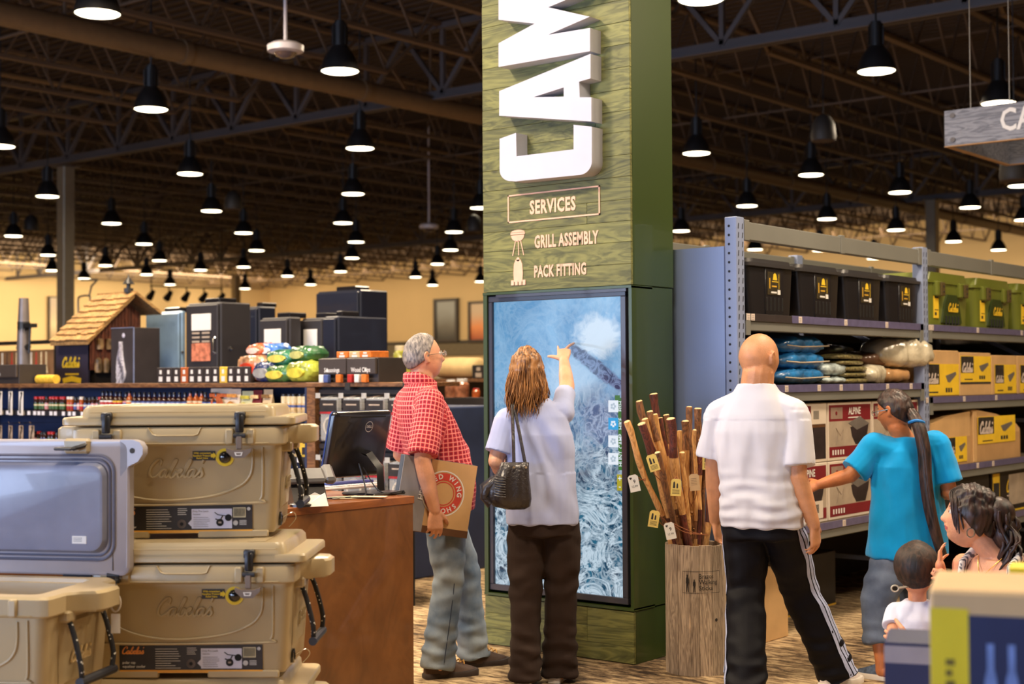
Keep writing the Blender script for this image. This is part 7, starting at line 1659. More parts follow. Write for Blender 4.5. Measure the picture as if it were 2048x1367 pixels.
for (g, z) in ((.0, 1.475), (.012, 1.50), (.010, 1.535), (-.002, 1.545), (-.006, 1.53), (-.004, 1.49)): rings.append([Vector(((.076+g)*sin(a), -.078+(.078+g)*cos(a)+.0, z-.035*cos(a)*(1 if cos(a) > 0 else .0)+.012*(cos(a) < -.3))) for a in [radians(8+344*i/36) for i in range(37)]])
mb.rings(rings, False, False, closed=False); co = mb.build('collar', sh, smooth=60); cuv(co.data, [((0,-.078,1.4), (0,-.078,1.6), .08)])
denim = fabric('denim_blue', srgb(112, 130, 150), 500, .16, scale=7)
def jean_mat(name, base, worn, k=5):
    m = bpy.data.materials.new(name); nt, N, L, b = nodes(m); tc = N.new('ShaderNodeTexCoord'); n = N.new('ShaderNodeTexNoise'); n.inputs['Scale'].default_value = k; n.inputs['Detail'].default_value = 6; L.new(tc.outputs['Object'], n.inputs['Vector'])
    r = N.new('ShaderNodeValToRGB'); r.color_ramp.elements[0].color = (*base, 1); r.color_ramp.elements[1].color = (*worn, 1); r.color_ramp.elements[0].position = .38; r.color_ramp.elements[1].position = .68; L.new(n.outputs[0], r.inputs[0]); L.new(r.outputs[0], b.inputs['Base Color'])
    b.inputs['Roughness'].default_value = .9; n2 = N.new('ShaderNodeTexNoise'); n2.inputs['Scale'].default_value = 300; L.new(tc.outputs['Object'], n2.inputs['Vector']); bp = N.new('ShaderNodeBump'); bp.inputs['Strength'].default_value = .3; bp.inputs['Distance'].default_value = .003; L.new(n2.outputs[0], bp.inputs['Height']); L.new(bp.outputs[0], b.inputs['Normal']); return m
jm = jean_mat('denim_worn', srgb(92, 112, 138), srgb(156, 168, 178))
def trousers(parent, name, hips, legs, m, rad, waist, vox=.0075, amp=1., seed=0, hem=.03):
    """hips: list of trunk sections; legs: (hip, knee, ankle)"""
    mb = MB(); trunk(mb, hips)
    for hp, kn_, an in legs:
        dn = (an-kn_).normalized(); e = an+dn*hem; mb.tube([hp, hp.lerp(kn_,.5), kn_, kn_.lerp(e,.5), e], rad, 20); mb.ball(hp, rad[0]*.98, 16, 10)
    me = remesh(mb, vox, 4)
    def fn(P):
        low = sstep(-P[:,2], -.42, -.12); mid = np.exp(-((P[:,2]-.5)/.12)**2); cr = np.exp(-((P[:,2]-waist+.12)/.10)**2)
        return amp*(.005*folds(P, 18, seed, (1,1,.35))+.012*low*folds(P, 30, seed+2, (.6,.6,1.5))+.010*mid*folds(P, 26, seed+5, (.7,.7,1.3))+.008*cr*folds(P, 24, seed+7, (1,1,1.2)))
    wrinkle(me, fn); return finish(me, name, parent, [m])
tr = trousers(man, 'jeans', [((0,.03,.80),.17,.14), ((0,.025,.88),.175,.145), ((0,.03,.96),.165,.14)], [(Vector((.085,.02,.86)), KRt, FR), (Vector((-.085,.04,.86)), KLt, FL)], jm, [.102,.100,.083,.080,.084], .9, seed=3, hem=.045)
mb = MB().mat(mat('seam_navy', srgb(44, 56, 78), .9))
for a_, b_, c_ in ((Vector((.187,.0,.86)), KRt+Vector((.083,.0,0)), FR+Vector((.084,.0,0))),): mb.tube(spline([a_, a_.lerp(b_,.5)+Vector((.0,.0,0)), b_, c_], 6), .0022, 5)
mb.build('side_seam', tr)
brown = mat('shoe_brown', srgb(84, 62, 48), .6, var=.1); solem = mat('shoe_sole_brown', srgb(60, 48, 42), .7); yl = mat('lace_yellow', srgb(214, 160, 70), .7)
shoe(man, (.117, .035, 0), .0, .29, brown, solem, laces=yl); shoe(man, (-.07, .30, 0), .1, .29, brown, solem, laces=yl)
# carton under his arm
BT = Matrix.Translation((.212, -.085, .93)) @ Matrix.Rotation(radians(-10), 4, 'X')
box_ = thing('shoe_carton', 'flat grey and kraft shoe carton with round emblem held by the man in red', 'box', man.location, rz)
bw, bh, bt = .40, .37, .06
mb = MB().mat(mat('carton_slate', srgb(66, 76, 90), .7)); mb.M = BT; mb.bb((-bt/2, -bw/2, -bh/2), (bt/2-.006, bw/2, bh/2), .004); mb.build('carton', box_)
mb = MB(); mb.M = BT; mb.mat(kraft); mb.bb((bt/2-.006, -.05, -bh/2+.002), (bt/2, bw/2-.002, bh/2-.002)); mb.mat(mat('print_slate', srgb(140, 138, 142), .7)); mb.bb((bt/2-.006, -bw/2+.002, -bh/2+.002), (bt/2-.0005, -.05, bh/2-.002)); mb.mat(mat('carton_brown', srgb(96, 62, 34), .7)); mb.bb((-bt/2+.002, -bw/2+.01, -bh/2-.001), (bt/2, bw/2, -bh/2+.002)); mb.bb((bt/2-.005, -.05, -bh/2-.0005), (bt/2+.0006, bw/2, -bh/2+.035)); mb.build('lid_face', box_)
mb = MB(); mb.M = BT; C = (bt/2+.001, .035, .02); 
def disc(mb, r0, r1, m, x, a0=0., a1=2*pi, n=32):
    mb.mat(m); P0 = [Vector((x, C[1]+r0*cos(a0+(a1-a0)*i/n), C[2]+r0*sin(a0+(a1-a0)*i/n))) for i in range(n+1)]; P1 = [Vector((x, C[1]+r1*cos(a0+(a1-a0)*i/n), C[2]+r1*sin(a0+(a1-a0)*i/n))) for i in range(n+1)]; mb.rings([P0, P1], False, False, closed=False)
disc(mb, .115, .109, white_p, C[0]); disc(mb, .104, .066, mat('emblem_red', srgb(206, 70, 56), .6), C[0]); disc(mb, .06, .055, mat('emblem_red', srgb(206, 70, 56), .6), C[0])
mb.mat(white_p)
for i, ch_ in enumerate('RED WING SHOES'):
    a = radians(150-i*21); p = Vector((C[0]+.001, C[1]+.085*cos(a), C[2]+.085*sin(a))); put_text(mb, ch_, p, (0, sin(a), -cos(a)), (0, cos(a), sin(a)), .034, bold=.03)
put_text(mb, 'IRISH', (C[0]+.002, C[1]-.115, C[2]), (0, -.1, -1), (0, 1, -.1), .04, bold=.03)
mb.build('emblem', box_, smooth=0)

# ------------------------------------------------------------------ woman touching the screen
O, rz = place(1084, 7.2, radians(4)); wom = thing('person', 'woman with long light brown hair in pale blue tee, pointing at the screen', 'person', O, rz); WMi = (Matrix.Translation(O) @ Matrix.Rotation(rz, 4, 'Z')).inverted()
def loc_(px, py, d): return WMi @ atD(px, py, d)
sk2 = skin('skin_fair', srgb(224, 168, 134))
tip = WMi @ atY(1148, 686, KY+.024); H = HM(loc_(1054, 742, 7.22), yaw=.12, pitch=.14)
hc = H.translation; mb = MB(); head_geo(mb, H, .96, fem=1)
limb(mb, [(-.05,0,1.36), hc+Vector((.01,-.02,-.09))], [.055,.05])
trunk(mb, [((.0,.03,.82),.14,.10), ((0,.02,.92),.155,.11), ((-.01,.01,1.03),.13,.095), ((-.02,0,1.18),.14,.10), ((-.025,0,1.3),.14,.09), ((-.035,0,1.39),.08,.06)])
SR = Vector((.096,.02,1.345)); ER = loc_(1134, 770, 7.42); WR = loc_(1128, 720, 7.62)
SL, EL, WL = Vector((-.175,-.01,1.31)), loc_(992, 922, 7.16), loc_(1008, 955, 7.42)
limb(mb, [(.02,0,1.33), SR, SR.lerp(ER,.5), ER, ER.lerp(WR,.4), WR], [.055,.052,.047,.040,.037,.026]); limb(mb, [(-.06,0,1.33), SL, SL.lerp(EL,.5), EL, EL.lerp(WL,.4), WL], [.055,.05,.047,.040,.038,.026])
dr = (loc_(1128, 700, 7.68)-WR).normalized(); k_ = WR
# pointing hand: curled fingers, index out to the glass
hand(mb, WR, dr, (.0, 1, -.5), (-1, 0, .1), .95, curl=(.15,1.3,1.35,1.3), tcurl=.2)
kn0 = WR+dr*.075; limb(mb, [kn0, kn0.lerp(tip, .55)+Vector((0,0,.006)), tip], [.009,.0085,.007], 10)
hand(mb, WL, (.4,.7,.1), (.5,-.2,.6), (0,0,1), .92, curl=(.7,.7,.8,.8))
FLt, FRt = Vector((-.095,-.03,.08)), Vector((.075,.08,.08)); KL_, KR_ = Vector((-.09,-.0,.47)), Vector((.085,.06,.47))
for hp, kn_, ft in ((Vector((-.08,.02,.86)), KL_, FLt), (Vector((.085,.02,.86)), KR_, FRt)): limb(mb, [hp, hp.lerp(kn_,.5), kn_, kn_.lerp(ft,.4), ft, ft+Vector((0,0,-.04))], [.085,.072,.05,.05,.034,.032]); limb(mb, [ft+Vector((0,-.03,-.045)), ft+Vector((0,.10,-.055))], [.026,.02])
me = remesh(mb, .0048, 2); finish(me, 'body', wom, [sk2, skin('lips_rose', srgb(190, 96, 96))], face_mats(me, H, .96, None, None)); eyes(wom, H, .96)
hb = hairmat('hair_lightbrown', srgb(70, 40, 22), srgb(186, 132, 80), (60, 60, 8), .38)
mb = hair_shell(H, .96, lambda D: np.clip(sstep(D[:,2], -.15, .1)+sstep(-D[:,1], -.2, .15)*sstep(D[:,2], -.75, -.55), 0, 1)*sstep(D[:,1]*-1+D[:,2]*.9+.35, 0, .2), .014, 1., lump=.008).mat(hb)
random.seed(21)
for i in range(300):
    a = radians(random.uniform(70, 290)); D = np.array([[sin(a)*.95, cos(a)*.95, random.uniform(-.1, .75)]]); D /= np.linalg.norm(D); p0 = H @ Vector(head_radius(D)[0]*.96*1.07)
    L_ = random.uniform(.20, .36)+(.06 if cos(a) < -.6 else 0); wv = random.uniform(0, 6); w2 = random.uniform(-1, 1); sx_ = sin(a); pts = []
    zt = hc.z+D[0][2]*.1
    for k in range(9):
        t = k/8; z = p0.z-t*(p0.z-(zt-L_)) if True else 0; z = p0.z*(1-t)+(hc.z-.03-L_*.50)*t
        f_ = 1+.10*sin(t*pi)*1.0; q = Vector((p0.x+(p0.x-hc.x)*.22*sin(t*2.2)+.012*sin(t*7+wv)*t+.035*t*w2*.6, p0.y+(p0.y-hc.y)*.18*sin(t*2.4)-.02*t*(1 if cos(a) < 0 else -.5)+.010*cos(t*6+wv)*t, z))
        pts.append(q)
    r = random.uniform(.0035, .0065); mb.tube(pts, [r*.7, r, r*1.1, r*1.1, r, r*.95, r*.8, r*.55, r*.15], 6, flat=.6)
mb.build('hair', wom, smooth=80)
blue_t = fabric('tee_paleblue', srgb(176, 186, 226), 500, .03, bump=.15)
mb = MB(); trunk(mb, [((-.01,.02,.795),.182,.150), ((-.01,.02,.84),.184,.150), ((-.01,.015,.98),.178,.140), ((-.02,.01,1.12),.172,.128), ((-.02,0,1.24),.172,.118), ((-.03,0,1.33),.150,.096), ((-.035,0,1.39),.10,.075), ((-.04,0,1.42),.07,.062)])
limb(mb, [(.03,0,1.33), SR, SR.lerp(ER,.4)], [.070,.060,.055]); mb.tube([SR, SR.lerp(ER,.45), SR.lerp(ER,.74)], [.060,.055,.056], 16); limb(mb, [(-.1,0,1.32), SL], [.068,.066]); mb.tube([SL, SL.lerp(EL,.4), SL.lerp(EL,.80)], [.068,.070,.076], 16)
me = remesh(mb, .0065, 4)
def fn(P):
    diag = P[:,0]*.9+P[:,2]*.8; g = sstep(P[:,2], .78, .95)
    return .006*folds(P, 14, 3, (1,1,.6))+.013*g*np.sin(diag*38+2*np.sin(P[:,2]*9)+1.2*np.sin(P[:,0]*17))*np.exp(-((P[:,2]-1.08)/.20)**2)*(P[:,1] < .04)*sstep(P[:,0], -.12, .03)+.006*folds(P, 32, 5, (1.2,1,.4))*(P[:,2] < 1.05)
wrinkle(me, fn); finish(me, 'tee', wom, [blue_t])
brownt = fabric('trousers_brown', srgb(52, 40, 35), 400, .08, bump=.2, sheen=.03)
trousers(wom, 'trousers', [((0,.02,.74),.17,.125), ((0,.02,.82),.176,.132), ((0,.02,.88),.168,.125)], [(Vector((-.082,.02,.80)), KL_, FLt), (Vector((.088,.02,.80)), KR_, FRt)], brownt, [.094,.094,.080,.078,.086], .86, seed=8, hem=.05)
dks = mat('shoe_dark', srgb(40, 36, 40), .6); whs = mat('sole_white', srgb(230, 222, 212), .6)
shoe(wom, (-.095, .03, 0), .0, .25, dks, whs); shoe(wom, (.075, .14, 0), -.25, .25, dks, whs)
# handbag
lea = mat('leather_black', srgb(44, 38, 38), .34, var=.1, bump=.35, bscale=90, coat=.25)
bagp = loc_(1024, 1018, 7.0); bag = thing('handbag', 'black pleated leather handbag hanging from the shoulder of the woman in pale blue', 'handbag', wom.matrix_basis @ bagp if False else (Matrix.Translation(O) @ Matrix.Rotation(rz, 4, 'Z')) @ bagp, rz+.15)
rings = []
for z, hw, hd, cx in ((0,.045,.02,.02),(.015,.09,.045,.0),(.05,.108,.056,-.012),(.10,.104,.054,-.012),(.15,.088,.046,-.002),(.20,.074,.034,.01),(.225,.070,.024,.015),(.228,.064,.018,.015)):
    rings.append([Vector((cx+hw*cos(a)*(abs(cos(a))+.001)**-.25, hd*sin(a)*(1+.10*sin(9*a)), z)) for a in [2*pi*i/40 for i in range(40)]])
mb = MB().mat(lea); mb.rings(rings); bo = mb.build('bag_body', bag, smooth=60)
mb = MB().mat(lea); mb.rings([[Vector((-.09-.0*z, -.03+y, z)), Vector((-.15, -.0+y, z*.6+.02)), Vector((-.155, .01+y, z*.6+.03)), Vector((-.09, -.02+y, z+.02))] for z, y in ((.04,0),(.15,.01))]); mb.tube([(-.06,.0,.15),(-.12,.0,.10),(-.135,.0,.06),(-.10,.0,.03)], [.03,.028,.02,.03], 10); mb.build('side_gusset', bo, smooth=60)
mb = MB().mat(lea)
for k in range(9): z = .07+k*.012; mb.tube([(-.085, -.040, z), (-.065, -.0535, z-.004), (-.035, -.0575, z-.006)], .0035, 6)
mb.build('pleats', bo)
bi = bag.matrix_basis if False else None
BW = Matrix.Translation(bag.location) @ Matrix.Rotation(rz+.15, 4, 'Z'); Bi = BW.inverted()
def bl(px, py, d): return Bi @ atD(px, py, d)
mb = MB().mat(lea)
for (a_, b_, dd) in (((1024, 812), (1028, 930), .0), ((1028, 812), (1052, 935), .015)):
    top = bl(a_[0], a_[1], 7.10); bot = bl(b_[0], b_[1], 7.0+dd); mid = top.lerp(bot, .5)+Vector((0,-.012,0)); fr_ = top+Vector((-.008,.10,.012)); dn = top+Vector((.0,.14,-.12))
    mb.tube(spline([dn, fr_, top+Vector((-.004,.03,.02)), top, mid, bot], 5), .0085, 8)
mb.build('shoulder_straps', bag)
mb = MB().mat(chrome)
for px in (1028, 1052): mb.lathe([(.006,0),(.006,.004),(.001,.005)], bl(px, 934, 6.955), 12, 'y')
mb.build('rivets', bag)

# ------------------------------------------------------------------ bald man in white
O, rz = place(1538, 6.85, radians(24)); bald = thing('person', 'bald man in white tee and black track trousers with side stripes, walking away', 'person', O, rz)
Mi_ = (Matrix.Translation(O) @ Matrix.Rotation(rz, 4, 'Z')).inverted(); lc = lambda px, py, d: Mi_ @ atD(px, py, d)
sk3 = skin('skin_tan', srgb(206, 146, 104)); H = HM(lc(1519, 716, 6.86), yaw=.50, pitch=-.04) @ Matrix.Diagonal((1.13, 1.04, .98, 1)); hc = H.translation
CXo = lc(1514, 900, 6.86); cx, cy = CXo.x, CXo.y
mb = MB(); head_geo(mb, H, 1.02)
limb(mb, [(cx,cy-.01,1.42), hc+Vector((0,-.022,-.06))], [.080,.076])
trunk(mb, [((cx+.03,cy,.84),.14,.11), ((cx+.02,cy,.95),.16,.12), ((cx+.01,cy,1.1),.155,.12), ((cx,cy,1.28),.17,.12), ((cx,cy,1.36),.13,.10), ((cx,cy,1.44),.07,.065)])
SR, SL = Vector((cx+.175,cy+.0,1.345)), Vector((cx-.175,cy,1.335)); ER, WR = lc(1595, 952, 6.74), lc(1628, 1050, 6.74); EL, WL = lc(1428, 930, 6.98), lc(1430, 1040, 7.08)
limb(mb, [(cx+.06,cy,1.37), SR, SR.lerp(ER,.5), ER, ER.lerp(WR,.35), WR], [.055,.06,.055,.046,.045,.030]); limb(mb, [(cx-.06,cy,1.37), SL, SL.lerp(EL,.5), EL, EL.lerp(WL,.35), WL], [.055,.06,.052,.044,.043,.029])
hand(mb, WR, (.05,.2,-1), (-.9,.3,0), (.2,1,0), 1.05, curl=(.35,.4,.45,.5)); hand(mb, WL, (.1,.3,-1), (1,0,0), (0,1,0), 1.05, curl=(.4,.45,.5,.5))
RF, LF_ = lc(1668, 1340, 7.10), lc(1492, 1395, 6.62); RF.z, LF_.z = .10, .13; RK, LK = lc(1598, 1190, 7.02), lc(1492, 1205, 6.86); RK.z, LK.z = .50, .50
hipR, hipL = Vector((cx+.105,cy,.88)), Vector((cx-.06,cy,.88))
for hp, kn_, ft in ((hipR, RK, RF), (hipL, LK, LF_)): limb(mb, [hp, hp.lerp(kn_,.5), kn_, kn_.lerp(ft,.4), ft, ft+Vector((0,0,-.05))], [.09,.078,.056,.054,.037,.035]); limb(mb, [ft+Vector((0,-.03,-.055)), ft+Vector((.0,.11,-.07))], [.028,.022])
me = remesh(mb, .005, 2); finish(me, 'body', bald, [sk3, skin('lips_tan', srgb(170, 96, 84)), mat('brow_dark', (.05,.035,.03), .8)], face_mats(me, H, 1.02, None, None, 1)); eyes(bald, H, 1.02)
whitet = fabric('tee_white', srgb(210, 211, 224), 500, .02, bump=.12)
mb = MB(); trunk(mb, [((cx+.02,cy,.815),.198,.158), ((cx+.02,cy,.87),.200,.160), ((cx+.01,cy,1.0),.196,.154), ((cx,cy,1.15),.200,.150), ((cx,cy,1.26),.204,.144), ((cx,cy,1.34),.185,.130), ((cx,cy,1.41),.145,.112), ((cx,cy,1.46),.108,.096), ((cx,cy,1.49),.088,.088)])
for S_, E_ in ((SR, ER), (SL, EL)): limb(mb, [(cx+(S_.x-cx)*.45, cy, 1.385), S_], [.080,.080]); mb.tube([S_, S_.lerp(E_,.45), S_.lerp(E_,.84)], [.082,.084,.090], 16)
me = remesh(mb, .0065, 4); wrinkle(me, lambda P: .007*folds(P, 14, 2, (1,1,.5))+.012*np.exp(-((P[:,2]-.92)/.14)**2)*folds(P, 30, 6, (.5,.5,1.6))+.007*folds(P, 24, 12, (1.4,1,.45))*(P[:,2] < 1.32)); ts = finish(me, 'tee', bald, [whitet])
blackt = fabric('track_black', srgb(13, 12, 18), 300, .12, rough=.6, bump=.15, sheen=0.)
tt = trousers(bald, 'track_trousers', [((cx+.02,cy,.76),.185,.14), ((cx+.02,cy,.84),.192,.146), ((cx+.02,cy,.90),.18,.138)], [(hipR-Vector((0,0,.06)), RK, RF), (hipL-Vector((0,0,.06)), LK, LF_)], blackt, [.108,.104,.092,.092,.098], .87, seed=14, hem=.06)
# three pale stripes down each outer leg
strm = mat('stripe_pale', srgb(176, 186, 222), .7, var=.06, scale=30)
def stripes(hp, kn_, an, rads, sgn):
    from mathutils.bvhtree import BVHTree
    bm_ = BVHTree.FromPolygons([v.co for v in tt.data.vertices], [tuple(p.vertices) for p in tt.data.polygons])
    path = [hp+Vector((0,0,.10)), hp, hp.lerp(kn_,.5), kn_, kn_.lerp(an,.5), an+(an-kn_).normalized()*.05]; path = spline(path, 7)
    for k in (-1, 0, 1):
        rows = []
        for i, p in enumerate(path):
            t = (path[min(i+1,len(path)-1)]-path[max(i-1,0)]).normalized(); out = Vector((sgn, -.25, 0)); out = (out-t*out.dot(t)).normalized(); sd = t.cross(out)
            r_ = []
            for e in (-1, 1):
                q = p+sd*(k*.026+e*.0095); h, n_, _, _ = bm_.ray_cast(q+out*.3, -out); r_.append((h if h else q+out*.1)+out*.0035)
            rows.append(r_)
        mb = MB().mat(strm); mb.rings([[a, b] for a, b in rows], False, False, closed=False); mb.build('side_stripe', tt, smooth=60)
stripes(hipR-Vector((0,0,.06)), RK, RF, None, 1); stripes(hipL-Vector((0,0,.06)), LK, LF_, None, -1)
shoe(bald, (RF.x+.02, RF.y+.06, 0), -.45, .29, mat('shoe_white', srgb(222, 212, 208), .6), whs); shoe(bald, (LF_.x, LF_.y+.04, .0), .0, .29, mat('shoe_white', srgb(222, 212, 208), .6), whs)

# ------------------------------------------------------------------ woman in turquoise
O, rz = place(1800, 7.42, radians(-34)); tur = thing('person', 'short woman in turquoise tunic with long dark braid-like ponytail, reaching for a carton', 'person', O, rz)
Mi2 = (Matrix.Translation(O) @ Matrix.Rotation(rz, 4, 'Z')).inverted(); lc = lambda px, py, d: Mi2 @ atD(px, py, d)
sk4 = skin('skin_brown', srgb(196, 122, 76)); H = HM(lc(1788, 822, 7.42), yaw=-.25, pitch=-.18); hc = H.translation
T0 = lc(1812, 950, 7.42); cx, cy = T0.x, T0.y
mb = MB(); head_geo(mb, H, .92, fem=.6)
limb(mb, [(cx,cy,1.18), hc+Vector((0,-.02,-.08))], [.055,.05])
trunk(mb, [((cx,cy,.62),.15,.12), ((cx,cy,.76),.17,.13), ((cx,cy,.92),.16,.13), ((cx,cy,1.06),.15,.11), ((cx,cy,1.15),.08,.07)])
SL = lc(1752, 893, 7.42); EL, WL = lc(1700, 950, 7.40), lc(1640, 968, 7.44); SR, ER, WR = lc(1872, 890, 7.40), lc(1900, 985, 7.36), lc(1868, 985, 7.62)
limb(mb, [(cx-.05,cy,1.15), SL, SL.lerp(EL,.5), EL, EL.lerp(WL,.4), WL], [.055,.052,.046,.040,.037,.026]); limb(mb, [(cx+.05,cy,1.15), SR, SR.lerp(ER,.5), ER, ER.lerp(WR,.4), WR], [.055,.052,.046,.040,.037,.026])
hand(mb, WL, (WL-EL), (.3,.6,-.6), (0,.3,1), .9, curl=(.2,.25,.3,.35)); hand(mb, WR, (WR-ER), (0,0,-1), (-1,0,0), .9)
RF, LF_ = Vector((cx+.10,cy-.0,.09)), lc(1764, 1335, 7.26); LF_.z = .09; RK, LK = Vector((cx+.10,cy+.03,.38)), Vector((LF_.x+.02,LF_.y+.04,.38))
for hp, kn_, ft in ((Vector((cx+.09,cy,.68)), RK, RF), (Vector((cx-.09,cy,.68)), LK, LF_)): limb(mb, [hp, hp.lerp(kn_,.5), kn_, kn_.lerp(ft,.4), ft, ft+Vector((0,0,-.05))], [.085,.075,.055,.052,.034,.032]); limb(mb, [ft+Vector((0,-.03,-.05)), ft+Vector((0,.09,-.062))], [.026,.02])
me = remesh(mb, .0055, 2); finish(me, 'body', tur, [sk4, skin('lips_tan', srgb(170, 96, 84)), mat('brow_dark', (.05,.035,.03), .8)], face_mats(me, H, .92, None, None, 1)); eyes(tur, H, .92)
dkh = hairmat('hair_dark', srgb(22, 14, 14), srgb(74, 50, 40), (60,60,12), .45)
hair_shell(H, .92, lambda D: sstep(D[:,2]*1.0-D[:,1]*.75+.12, 0, .15), .010, .6, lump=.005, freq=60, seed=5).mat(dkh).build('hair', tur, smooth=80)
mb = MB().mat(dkh); P = [H @ Vector((.0,-.09,-.01)), lc(1836, 850, 7.30), lc(1848, 900, 7.27), lc(1852, 960, 7.25), lc(1860, 1020, 7.24), lc(1872, 1070, 7.24), lc(1884, 1108, 7.25)]; P = spline(P, 5)
for k in range(14): a = k*2.4; q = .018*sqrt(k/14); mb.tube([p+Vector((q*cos(a+i*.06)*(1-i/40), q*sin(a+i*.06)*.7, 0)) for i, p in enumerate(P)], [.012+.016*sin(min(1, (i+3)/12)*pi/2)*(1-.65*(i/len(P))**2.5)*.8 for i in range(len(P))], 7)
mb.build('ponytail', tur, smooth=80)
mb = MB().mat(mat('hair_tie_blue', srgb(20, 120, 200), .6)); mb.tube([P[4]+Vector((.038*cos(a), .034*sin(a), .006*sin(2*a))) for a in [2*pi*k/14 for k in range(15)]], .008, 6); mb.build('hair_tie', tur)
mb = MB().mat(chrome); mb.M = H
for s in (-1, 1): C = Vector((s*.031, .098, .005)); mb.tube([C+Vector((.022*cos(a), 0, .014*sin(a))) for a in [2*pi*k/14 for k in range(15)]], .0018, 5); mb.tube([(s*.053, .096, .008), (s*.076, .05, .010), (s*.080, -.01, .010)], .002, 5)
mb.build('glasses', tur)
trq = fabric('tunic_turquoise', srgb(8, 152, 222), 400, .05, bump=.15)
mb = MB(); trunk(mb, [((cx,cy,.600),.212,.170), ((cx,cy,.66),.210,.168), ((cx,cy,.80),.200,.160), ((cx,cy,.95),.192,.152), ((cx,cy,1.06),.186,.138), ((cx,cy,1.14),.150,.112), ((cx,cy,1.20),.085,.08)])
limb(mb, [(cx-.08,cy,1.12), SL, SL.lerp(EL,.4)], [.078,.076,.074]); mb.tube([SL, SL.lerp(EL,.5), SL.lerp(EL,.86)], [.076,.074,.076], 16); limb(mb, [(cx+.08,cy,1.12), SR], [.078,.076]); mb.tube([SR, SR.lerp(ER,.5), SR.lerp(ER,.80)], [.076,.076,.082], 16)
me = remesh(mb, .0065, 4); wrinkle(me, lambda P: .010*folds(P, 13, 2, (1.6,1.6,.35))+.006*folds(P, 28, 4, (1,1,.6))); finish(me, 'tunic', tur, [trq])
trousers(tur, 'cropped_jeans', [((cx,cy,.56),.17,.14), ((cx,cy,.66),.18,.145), ((cx,cy,.72),.17,.14)], [(Vector((cx+.09,cy,.62)), RK, RK.lerp(RF,.62)), (Vector((cx-.09,cy,.62)), LK, LK.lerp(LF_,.62))], jean_mat('denim_slate', srgb(74, 86, 110), srgb(116, 128, 150)), [.10,.098,.086,.084,.084], .7, seed=22, hem=.02)
shoe(tur, (LF_.x, LF_.y+.03, 0), .3, .24, mat('shoe_slate', srgb(70, 84, 108), .7, var=.3, scale=60), whs); shoe(tur, (RF.x, RF.y+.03, 0), .0, .24, mat('shoe_slate', srgb(70, 84, 108), .7), whs)

# ------------------------------------------------------------------ toddler
O, rz = place(1826, 5.75, radians(22)); kid = thing('person', 'dark-haired toddler in white tee seen from behind, beside the crouching woman', 'person', O, rz)
Mi3 = (Matrix.Translation(O) @ Matrix.Rotation(rz, 4, 'Z')).inverted(); lc = lambda px, py, d: Mi3 @ atD(px, py, d)
sk5 = skin('skin_warm', srgb(220, 152, 112)); H = HM(lc(1834, 1139, 5.75), yaw=.0, pitch=.02); hc = H.translation; kk = .93
mb = MB(); head_geo(mb, H, kk, child=1)
mb.ball(H @ Vector((0,-.012,.02)), .088*kk/.86*.86, 20, 14, (1.0,1.1,1.05)); cx, cy = hc.x-.0, hc.y
limb(mb, [(cx,cy,.60), (cx,cy-.005,.68)], [.036,.036]); trunk(mb, [((cx,cy,.30),.09,.075), ((cx,cy,.40),.095,.08), ((cx,cy,.52),.09,.07), ((cx,cy,.60),.07,.05)])
SR, ER, WR = Vector((cx+.085,cy,.57)), lc(1886, 1175, 5.66), lc(1880, 1128, 5.62); SL, EL, WL = Vector((cx-.085,cy,.57)), lc(1786, 1265, 5.72), lc(1796, 1300, 5.62)
limb(mb, [(cx+.03,cy,.58), SR, ER, WR], [.035,.033,.027,.019]); limb(mb, [(cx-.03,cy,.58), SL, EL, WL], [.035,.033,.027,.019]); hand(mb, WR, (.0,.2,1), (1,0,0), (0,1,0), .58, curl=(.3,.3,.3,.3)); hand(mb, WL, (0,.3,-1), (1,0,0), (0,1,0), .58)
for s in (-1, 1): limb(mb, [(cx+s*.05,cy,.32), (cx+s*.055,cy+.015,.18), (cx+s*.055,cy,.05)], [.052,.042,.028]); limb(mb, [(cx+s*.055,cy-.01,.03), (cx+s*.055,cy+.07,.022)], [.024,.02])
me = remesh(mb, .0042, 2); finish(me, 'body', kid, [sk5, skin('lips_rose', srgb(190, 96, 96))], face_mats(me, H, kk, None, None)); eyes(kid, H, kk)
kh = hairmat('hair_toddler', srgb(20, 12, 10), srgb(64, 42, 30), (60,60,20), .6)
sh_ = hair_shell(H, kk, lambda D: sstep(D[:,2]-.5*D[:,1]+.30, 0, .15), .010, 0, 1, lump=.003, freq=60, seed=9).mat(kh)
sh_.ball(H @ Vector((0,-.014,.022)), .096*kk, 28, 18, (1.0,1.12,1.06)); sh_.build('hair', kid, smooth=80)
mb = MB(); trunk(mb, [((cx,cy,.27),.118,.10), ((cx,cy,.34),.118,.10), ((cx,cy,.46),.112,.094), ((cx,cy,.56),.105,.08), ((cx,cy,.61),.075,.055), ((cx,cy,.63),.05,.045)])
for S_, E_ in ((SR, ER), (SL, EL)): limb(mb, [(cx+(S_.x-cx)*.5,cy,.58), S_], [.045,.045]); mb.tube([S_, S_.lerp(E_,.7)], [.045,.047], 14)
me = remesh(mb, .005, 3); wrinkle(me, lambda P: .003*folds(P, 30, 2)+.003*folds(P, 55, 5, (1,1,.5))); finish(me, 'tee', kid, [fabric('tee_kid', srgb(214, 218, 236), 400, .04, bump=.15)])
trousers(kid, 'shorts', [((cx,cy,.26),.10,.088), ((cx,cy,.32),.105,.09), ((cx,cy,.36),.10,.085)], [(Vector((cx+s*.052,cy,.28)), Vector((cx+s*.056,cy+.012,.17)), Vector((cx+s*.056,cy,.10))) for s in (-1, 1)], fabric('kid_navy', srgb(40, 50, 84), 300), [.062,.06,.052,.05,.05], .36, .006, .4, 31, .02)
for s in (-1, 1): shoe(kid, (cx+s*.056, cy+.025, 0), 0, .15, mat('shoe_white', srgb(222, 212, 208), .6), whs)

